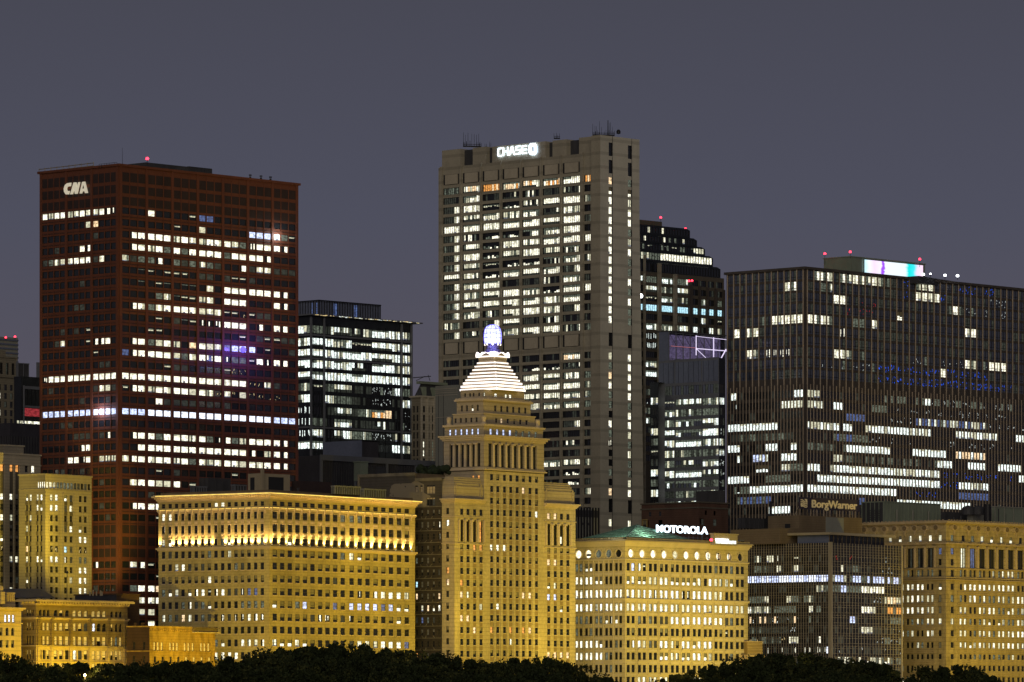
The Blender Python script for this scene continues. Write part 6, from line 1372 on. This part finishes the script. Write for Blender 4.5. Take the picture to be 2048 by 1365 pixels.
    oL = wins(r, L, cpx(L, [268, 288], 5), [(B.z(1300), B.z(1284)), (B.z(1326), B.z(1312))], None, st, .4, '.')
    wall(mb, R, 0, B.wR, 0, zt, o, 'orange_brick', 'orange_brick', .4); wall(mb, L, 0, B.wL, 0, zt, oL, 'dark_brown_wall', 'dark_brown_wall', .4); B.shell(mb, 0, zt, 'orange_brick'); mb.build('wall', r)  # left face's shade is put into its dark brown colour
    c = MB(); B.slab(c, B.z(1303.5), B.z(1301.5), .35, 'orange_brick'); B.slab(c, zt, zt + .5, .25, 'orange_brick')
    n = int(B.wR / 1.3)
    for i in range(n): u = (i + .5) * B.wR / n; c.fbox(R, u - .35, u + .35, B.z(1262), B.z(1258), .02, .35, 'orange_brick')
    c.fbox(R, R.uof(384), B.wR + 1.2, B.z(1264), B.z(1262), .02, 1.5, 'sand_stone'); c.fbox(R, R.uof(384), B.wR + .5, B.z(1262), B.z(1255), .02, .5, 'brown_brick'); c.fbox(R, R.uof(384), B.wR + 1.2, B.z(1254.6), B.z(1252.8), .02, 1.5, 'brown_brick')
    for (a, b) in ((.3, .42), (.62, .75)): c.fbox(L, B.wL * a, B.wL * b, zt, zt + 1.6, -1, 0, 'dark_brown_wall')
    c.build('cornice', r)
    BR.append(B)
    # dark roofs behind
    roofbox('rear_block', 150, 233, 279, 1190, 1260, 1925, 'dark_brown_wall', 'windowless dark brown block behind the brick building', 'building', lip='dark_brown_wall', mL='louver')
    g = MB(); a, b = P(22, 1196, 1915), P(110, 1196, 1960); up = Vector((0, 0, 3.6)); bk = Vector((-6, 7, 0))
    g.poly([a, b, b + up + bk, a + up + bk], 'dark_roof'); g.poly([a + 2 * bk, b + 2 * bk, b + up + bk, a + up + bk], 'dark_roof'); g.poly([b, b + 2 * bk, b + up + bk], 'red_panel'); g.poly([a, a + up + bk, a + 2 * bk], 'red_panel')
    tag(g.build('pitched_roof'), 'low dark blue-grey pitched roof behind the amber-lit stone building', 'roof')
    for i, x in enumerate((180, 186, 193, 201, 204)):
        g = MB(); p = P(x, 1192, 1920); g.tube(p, p + Vector((0, 0, 1.6 + .5 * (i % 2))), .3, 'tan_paint', 6); tag(g.build('roof_vent'), 'small pipe vent among five on the dark roof above the brownstone', 'vent', 'pipe vents on the dark roof')
    roofbox('garage', 1488, 1494, 1524, 1285, 1309, 2150, 'gold_louver', 'small amber slatted box beside the round-window building', 'louvred box', lip='sand_stone', extra=slats); 
    B = Bld(1494, 2148, 1480, 1525, al=47); g = MB(); B.slab(g, B.z(1330), B.z(1309.4), .6, 'sand_stone'); tag(g.build('plinth'), 'bright sandstone base under the amber slatted box', 'plinth')
    return BR

def slats(Bx, rr, z0, z1):
    g = MB()
    for k in range(8): z = z0 + (z1 - z0) * (k + .2) / 8; g.fbox(Bx.R, .1, Bx.wR - .1, z, z + .3, .02, .45, 'sand_stone')
    g.build('slat', rr)
mat('gold_louver', (0.35, 0.24, 0.07), 0.7, 0.1, .3); mat('dark_roof', (0.05, 0.06, 0.08), 0.6, 0.2, .3)
BA, BH, BK = street_row()

# ================================================================ windows: the hundred largest in view of each building are parts, the rest one mesh
def round_win(mb, w):
    root, fc, u, rad, zc, _, dep, code, st, seed = w; rnd = random.Random(seed); n = 20
    m = {'#': 'room_lit', '+': 'room_curtain', '.': 'glass', '-': 'room_lit', ':': 'room_low', 'l': 'room_lit', 'h': 'room_lit', 'i': 'glass', 'w': 'room_warm'}.get(code, 'glass')
    mb.poly([fc.pt(u + rad * math.cos(2 * math.pi * i / n), zc + rad * math.sin(2 * math.pi * i / n), -dep) for i in range(n)], m)
    if code == '-': mb.frect(fc, u - rad * .9, u + rad * .9, zc - rad * .5, zc + rad * .05, -dep + .05, 'glass')
    if code == 'i': mb.frect(fc, u - rad * .6, u - rad * .1, zc - rad * .7, zc + rad * .7, -dep + .05, 'room_lit'); mb.frect(fc, u + rad * .3, u + rad * .6, zc - rad * .6, zc + rad * .6, -dep + .05, 'room_warm')
    if code == 'h': mb.frect(fc, u + rad * .1, u + rad * .5, zc - rad * .8, zc + rad * .8, -dep + .05, 'glass')
def place_windows():
    bpy.context.view_layer.update(); dg = bpy.context.evaluated_depsgraph_get(); org = Vector((0, 0, EYE)); by = {}
    for w in WIN: by.setdefault(w[0].name, []).append(w)
    for k, ws in by.items():
        sc_ = []
        for w in ws:
            if w[8].get('round'): u, z, ar = w[2], w[4], 3.14 * w[3] ** 2
            else: u, z, ar = (w[2] + w[3]) / 2, (w[4] + w[5]) / 2, (w[3] - w[2]) * (w[5] - w[4])
            p = w[1].pt(u, z, -w[6] + .05); x = CX + F * p.x / p.y; y = YH - F * (p.z - EYE) / p.y; vis = 0
            if 2 < x < 2046 and y < 1362:
                for du in (-.25, .25):
                    q = w[1].pt(u + du * (0 if w[8].get('round') else (w[3] - w[2])), z, -w[6] + .05); d = (q - org); L = d.length
                    hit = scene.ray_cast(dg, org, d.normalized(), distance=L - .3)[0]; vis += 0 if hit else 1
            cosf = abs(w[1].n.dot(p.to_2d().normalized())); s = ar * cosf / p.y ** 2 * 1e6
            sc_.append((vis * s * (1.3 if w[7] in '#+BbcwlhE' else 1), w))
        sc_.sort(key=lambda t: -t[0]); rest = MB(); nr = 0
        for i, (s, w) in enumerate(sc_):
            mb = rest if (i >= 100 or s <= 0) else MB()
            (round_win if w[8].get('round') else win_geo)(mb, w)
            if mb is not rest: mb.build('window', w[0])
            else: nr += 1
        o = rest.build('window', ws[0][0])
        if o and nr > 1: o['kind'] = 'stuff'
# ================================================================ trees of the park
mat('leaf', (0.022, 0.030, 0.010), 0.8, 0.35, 0.35, spec=.2); mat('leaf_light', (0.055, 0.060, 0.018), 0.8, 0.3, 0.35, spec=.2); mat('bark', (0.05, 0.04, 0.03), 0.95, .2, 1)
PROF = [(-60, 1300), (0, 1312), (25, 1315), (45, 1325), (70, 1332), (100, 1337), (140, 1332), (155, 1327), (200, 1332), (250, 1329), (300, 1333), (325, 1327), (362, 1325), (400, 1328), (430, 1333), (455, 1322), (478, 1318), (500, 1319), (527, 1306), (540, 1299), (562, 1306), (587, 1297), (624, 1298), (652, 1300), (668, 1294), (699, 1292), (737, 1297), (762, 1294), (774, 1301), (817, 1306), (832, 1314), (862, 1311), (887, 1315), (912, 1318), (949, 1321), (974, 1330), (990, 1332), (1007, 1325), (1031, 1321), (1061, 1318), (1086, 1318), (1109, 1321), (1124, 1329), (1145, 1336), (1156, 1349), (1186, 1350), (1224, 1362), (1245, 1375), (1330, 1375), (1347, 1357), (1359, 1346), (1386, 1340), (1411, 1332), (1429, 1336), (1449, 1332), (1474, 1327), (1486, 1320), (1524, 1311), (1561, 1312), (1598, 1309), (1631, 1312), (1656, 1317), (1676, 1322), (1711, 1325), (1741, 1325), (1771, 1333), (1775, 1352), (1785, 1375), (1828, 1375), (1836, 1355), (1846, 1341), (1873, 1338), (1911, 1333), (1941, 1338), (1961, 1346), (1981, 1358), (2000, 1370), (2110, 1385)]
def prof(x): return float(np.interp(x, [p[0] for p in PROF], [p[1] for p in PROF]))
def crown_mesh(seed, dens=1.0):
    rn = np.random.RandomState(seed); vs, fs, ms = [], [], []
    blobs = [((0, 0, .52), (.40, .40, .40))]
    for i in range(15):
        t = rn.rand() * 2 * math.pi; rr = .2 + .26 * rn.rand(); z = .16 + .66 * rn.rand(); rr *= math.sqrt(max(.1, 1 - (2 * (z - .45)) ** 2 * .8)); s = .14 + .12 * rn.rand(); blobs.append(((rr * math.cos(t), rr * math.sin(t), z), (s, s, s * .85)))
    for i in range(9): t = rn.rand() * 6.28; q = .1 + .25 * rn.rand(); blobs.append(((q * math.cos(t), q * math.sin(t), .9 - q * .5 + .08 * rn.rand()), (.05 + .05 * rn.rand(), .05 + .05 * rn.rand(), .06 + .04 * rn.rand())))
    for bi, (c, r) in enumerate(blobs):
        n = int((900 if bi == 0 else 210) * dens); light = rn.rand() < .3
        for _ in range(n):
            d = rn.normal(size=3); d /= np.linalg.norm(d); k = .72 + .36 * rn.rand() if bi else .3 + .7 * rn.rand(); p = np.array(c) + d * np.array(r) * k
            s = .010 + .012 * rn.rand(); a = rn.normal(size=3); a /= np.linalg.norm(a); b = np.cross(a, rn.normal(size=3)); b /= np.linalg.norm(b) + 1e-9; j = len(vs)
            vs += [p + a * s * 1.5, p + b * s, p - a * s * 1.5, p - b * s]; fs.append((j, j + 1, j + 2, j + 3)); ms.append(1 if (light and rn.rand() < .6) else 0)
    me = bpy.data.meshes.new('crown'); me.from_pydata([tuple(v) for v in vs], [], fs); me.materials.append(M['leaf']); me.materials.append(M['leaf_light']); me.polygons.foreach_set('material_index', ms); me.update(); return me
def trunk_mesh(seed):
    rn = random.Random(seed); mb = MB(); mb.tube((0, 0, 0), (0, 0, .42), .028, 'bark', 8, .018)
    for i in range(6):
        t = i * 1.05 + rn.random() * .5; a = Vector((0, 0, .25 + .03 * i)); b = a + Vector((math.cos(t) * .2, math.sin(t) * .2, .22)); mb.tube(a, b, .012, 'bark', 5, .006); mb.tube(b, b + Vector((math.cos(t) * .1, math.sin(t) * .1, .15)), .006, 'bark', 4, .003)
    me = bpy.data.meshes.new('trunk'); me.from_pydata(mb.v, [], mb.f); me.materials.append(M['bark']); me.update(); return me
def trees():
    cm = [crown_mesh(i) for i in range(6)]; tm = [trunk_mesh(i) for i in range(3)]; rn = random.Random(11); spots = []
    x = -20
    while x < 2080:
        y = prof(x)
        if y < 1368: spots.append((x + rn.uniform(-4, 4), y - 1, 1620 + rn.uniform(-30, 50), 0))
        x += 34 + rn.uniform(-6, 8)
    x = -10
    while x < 2080:
        y = max(prof(x), prof(x - 20), prof(x + 20)) + rn.uniform(14, 26)
        if y < 1380: spots.append((x, y, 1500 + rn.uniform(-30, 30), 1))
        x += 52 + rn.uniform(-8, 10)
    x = 5
    while x < 2070:
        y = max(prof(x), prof(x - 25), prof(x + 25)) + rn.uniform(34, 46)
        if y < 1385: spots.append((x, y, 1410 + rn.uniform(-20, 20), 2))
        x += 70 + rn.uniform(-10, 14)
    words = ['broad', 'bushy', 'rounded', 'ragged', 'lumpy', 'full']; cnt = 0
    landmarks = [(20, 'the sandstone building at the left edge'), (150, 'the amber-lit brownstone'), (280, 'the gap before the brick building'), (365, 'the orange brick building'), (480, 'the left half of the cream building'), (600, 'the corner side of the cream building'), (720, 'the middle of the cream building'), (820, 'the right end of the cream building'), (880, 'the sooty block'),
                 (960, 'the left wing of the pyramid tower'), (1040, 'the pyramid tower shaft'), (1120, 'the right wing of the pyramid tower'), (1200, 'the left face of the round-window building'), (1380, 'the right face of the round-window building'), (1480, 'the right end of the round-window building'), (1560, 'the left face of the gridded block'), (1660, 'the corner of the gridded block'), (1750, 'the right end of the gridded block'), (1860, 'the left corner of the frieze building'), (2000, 'the right side of the frieze building')]
    for (x, y, Z, row) in spots:
        p = P(x, y, Z); Hh = p.z; w = rn.uniform(.95, 1.25) * max(Hh, 12) * (.85 if row else .8); lm = min(landmarks, key=lambda t: abs(t[0] - x))
        k = sum(1 for s in spots if s[3] == row and s[0] < x and min(landmarks, key=lambda t: abs(t[0] - s[0])) is lm); tot = sum(1 for s in spots if s[3] == row and min(landmarks, key=lambda t: abs(t[0] - s[0])) is lm)
        pos = ('lone ' if tot == 1 else ['leftmost ', 'second ', 'third ', 'fourth ', 'fifth '][k]); rowt = ['tall back-row', 'middle-row', 'low front-row'][row]
        t = thing('park_tree', (p.x, p.y, 0), '%s%s dark tree in front of %s' % (pos, rowt, lm[1]), 'tree', 'trees along the park edge')
        o = bpy.data.objects.new('crown', cm[cnt % 6]); scene.collection.objects.link(o); o.parent = t; zb = Hh * .12; o.location = (0, 0, zb); o.scale = (w, w, (Hh - zb) / .96); o.rotation_euler = (0, 0, rn.random() * 6.28)
        q = bpy.data.objects.new('trunk', tm[cnt % 3]); scene.collection.objects.link(q); q.parent = t; q.scale = (Hh * .9, Hh * .9, Hh); cnt += 1
trees()
def tree_fill_lamps():  # unseen lamps added to light the tree crowns
    for x, y, lab in ((170, 1353, 'added amber lamp hidden in the trees in front of the brownstone'), (905, 1345, 'added amber lamp hidden in the trees below the sooty block'), (1470, 1348, 'added amber lamp hidden behind the trees at the right end of the round-window building'), (1660, 1345, 'added amber lamp hidden behind the trees before the gridded block')):
        p = P(x, y, 1632); t = thing('tree_fill_lamp', (p.x, p.y, 0), lab, 'fill lamp', 'fill lamps among the park trees')
        g = MB(); g.tube((p.x, p.y, 0), p, .12, 'black_metal', 6, .07); g.build('lamp_post', t); g = MB(); g.lathe(p, [(0, 0), (.3, .1), (.38, .45), (.2, .75), (0, .8)], 'flood_lens', 8); g.build('lamp', t)
        ld = bpy.data.lights.new('tree_fill_light', 'POINT'); lo = bpy.data.objects.new('tree_fill_light', ld); scene.collection.objects.link(lo); lo.location = p + Vector((0, -1.0, .2)); ld.energy = 12000; ld.color = (1, .66, .18); ld.shadow_soft_size = .4
mat('flood_lens', (1, .8, .4), .4, 0, emit=3, ecol=(1, .7, .25))
tree_fill_lamps()
# a violet lamp added to tint the red tower; two bare window lamps
def tower_lamps():
    rt = [o for o in scene.objects if o.name == 'office_tower'][0]; fc = RT.R
    for x, y, f, m_, rr, e, c in ((484, 700, RT.R, 'beehive_blue', 1.3, 9000, (.18, .08, 1)), (553, 473, RT.R, 'lamp_white', .8, 1500, (.9, .95, 1)), (204, 823, RT.L, 'lamp_white', .9, 2500, (.6, .65, 1))):
        u, z = f.uof(x), f.zof(x, y); g = MB(); p = f.pt(u, z - rr, .5); g.lathe(p, [(0, 0), (rr * .8, rr * .3), (rr, rr), (rr * .8, rr * 1.7), (0, rr * 2)], m_, 10); g.build('lamp', rt)
        ld = bpy.data.lights.new('lamp_light', 'POINT'); lo = bpy.data.objects.new('lamp_light', ld); scene.collection.objects.link(lo); lo.location = f.pt(u, z, 9 if e > 5000 else 3); ld.energy = e; ld.color = c; ld.shadow_soft_size = .5
tower_lamps()
# ================================================================ ground
mat('lawn', (0.02, 0.028, 0.012), 0.95, .3, .05); mat('asphalt', (0.05, 0.05, 0.05), 0.9, .2, .2); mat('paving', (0.2, 0.19, 0.17), 0.9, .2, .4); mat('paint_white', (0.7, 0.7, 0.65))
g = MB(); g.poly([(-9000, -200, 0), (9000, -200, 0), (9000, 16000, 0), (-9000, 16000, 0)], 'lawn'); tag(g.build('ground'), None, None, kind='structure')
fm = Face(BC.C - BC.dL * 4, BC.dR)
g = MB(); g.poly([fm.pt(-400, .06, 3 + 24), fm.pt(700, .06, 3 + 24), fm.pt(700, .06, 5), fm.pt(-400, .06, 5)], 'asphalt'); tag(g.build('road'), None, None, kind='structure')
g = MB(); g.fbox(fm, -400, 700, 0, .16, 0, 5, 'paving'); g.fbox(fm, -400, 700, 0, .16, 27, 31, 'paving'); tag(g.build('pavement'), None, None, kind='structure')
g = MB()
for i in range(130): u = -390 + i * 8.4; g.poly([fm.pt(u, .07, 16.1), fm.pt(u + 3, .07, 16.1), fm.pt(u + 3, .07, 15.9), fm.pt(u, .07, 15.9)], 'paint_white')
tag(g.build('road_markings'), None, None, kind='structure')
place_windows()
# ================================================================ the floodlights that wash the avenue facades, on masts behind the park trees
def flood(tx, ty, Bd, side, power, col=(1.0, .62, .16), size=24, dist=95, along=0, h=11, lab='', blend=.7):
    """side 0 washes the right-hand face, 1 the left-hand one"""
    fc = Bd.R if side == 0 else Bd.L
    u = fc.uof(tx); tgt = fc.pt(u, fc.zof(tx, ty)); pos = fc.pt(u + along, h, dist)
    t = thing('floodlight_mast', (pos.x, pos.y, 0), lab, 'floodlight mast')
    g = MB(); g.tube((pos.x, pos.y, 0), (pos.x, pos.y, h), .16, 'dark_metal', 8, .1); g.build('mast', t)
    d = (tgt - pos).normalized(); c = pos; g = MB(); a = c - d * .5; g.tube(a, c - d * .02, .35, 'dark_metal', 10, .5); o = g.build('lamp_head', t); g = MB(); g.tube(c - d * .015, c - d * .01, .46, 'flood_lens', 10); g.build('lens', o)
    ld = bpy.data.lights.new('flood_lamp', 'SPOT'); lo = bpy.data.objects.new('flood_lamp', ld); scene.collection.objects.link(lo); lo.location = c + d * .1; lo.rotation_euler = (-d).to_track_quat('Z', 'Y').to_euler()
    ld.energy = power; ld.color = col; ld.spot_size = math.radians(size); ld.spot_blend = blend; ld.shadow_soft_size = .6
K = 1.0e6
Y1, Y2, Y3, Y4 = (1.0, .70, .02), (1.0, .73, .06), (1.0, .71, .01), (1.0, .75, .11)
flood(620, 1180, BC, 0, K * .19, Y1, 65, 95, 0, lab='floodlight mast aimed at the left part of the cream building'); flood(770, 1180, BC, 0, K * .14, Y2, 65, 95, 0, lab='floodlight mast aimed at the right part of the cream building')
flood(430, 1160, BC, 1, K * .20, Y2, 75, 75, 70, lab='floodlight mast aimed at the side of the cream building')
flood(1030, 1080, BP, 0, K * .34, Y2, 75, 120, 0, lab='floodlight mast aimed at the pyramid tower')
flood(1030, 1250, BP, 0, K * .05, Y2, 90, 60, 0, lab='floodlight mast aimed at the foot of the pyramid tower')
flood(905, 1000, BP, 1, K * .14, Y2, 70, 85, 80, lab='floodlight mast aimed at the side of the pyramid tower')
flood(1330, 1200, BW, 0, K * .165, Y4, 75, 85, 0, lab='floodlight mast aimed at the left half of the round-window building'); flood(1430, 1200, BW, 0, K * .165, Y4, 75, 85, 0, lab='floodlight mast aimed at the right half of the round-window building')
flood(1200, 1200, BW, 1, K * .10, Y4, 80, 65, 60, lab='floodlight mast aimed at the side of the round-window building')
flood(1990, 1200, BF, 0, K * .24, Y2, 80, 100, 0, lab='floodlight mast aimed at the right face of the frieze building'); flood(1880, 1180, BF, 1, K * .10, Y2, 70, 50, 62, lab='floodlight mast aimed at the corner of the frieze building')
for i, x in enumerate((95, 140, 185, 235)): flood(x, 1330, BA, 0, K * .016, Y3, 130, 20, 0, h=5, lab='%s of four low floodlight masts before the brownstone' % ('first', 'second', 'third', 'last')[i])
flood(150, 1290, BA, 0, K * .008, Y3, 90, 50, 0, lab='floodlight mast aimed at the amber-lit brownstone')
flood(20, 1290, BH, 0, K * .10, Y3, 80, 50, 0, lab='floodlight mast aimed at the sandstone corner building')
flood(365, 1300, BK, 0, K * .033, Y3, 90, 50, 0, lab='floodlight mast aimed at the orange brick building')
flood(1740, 1260, BG, 0, K * .12, (1.0, .84, .55), 60, 90, 0, lab='floodlight mast aimed at the gridded block')
flood(150, 1060, BD, 0, K * .13, Y2, 62, 45, -25, h=46, lab='tall floodlight mast aimed at the shorter stone block')
flood(10, 1080, BD, 0, K * .30, Y2, 80, 35, -5, h=58, lab='tall floodlight mast aimed at the stone block at the frame edge')
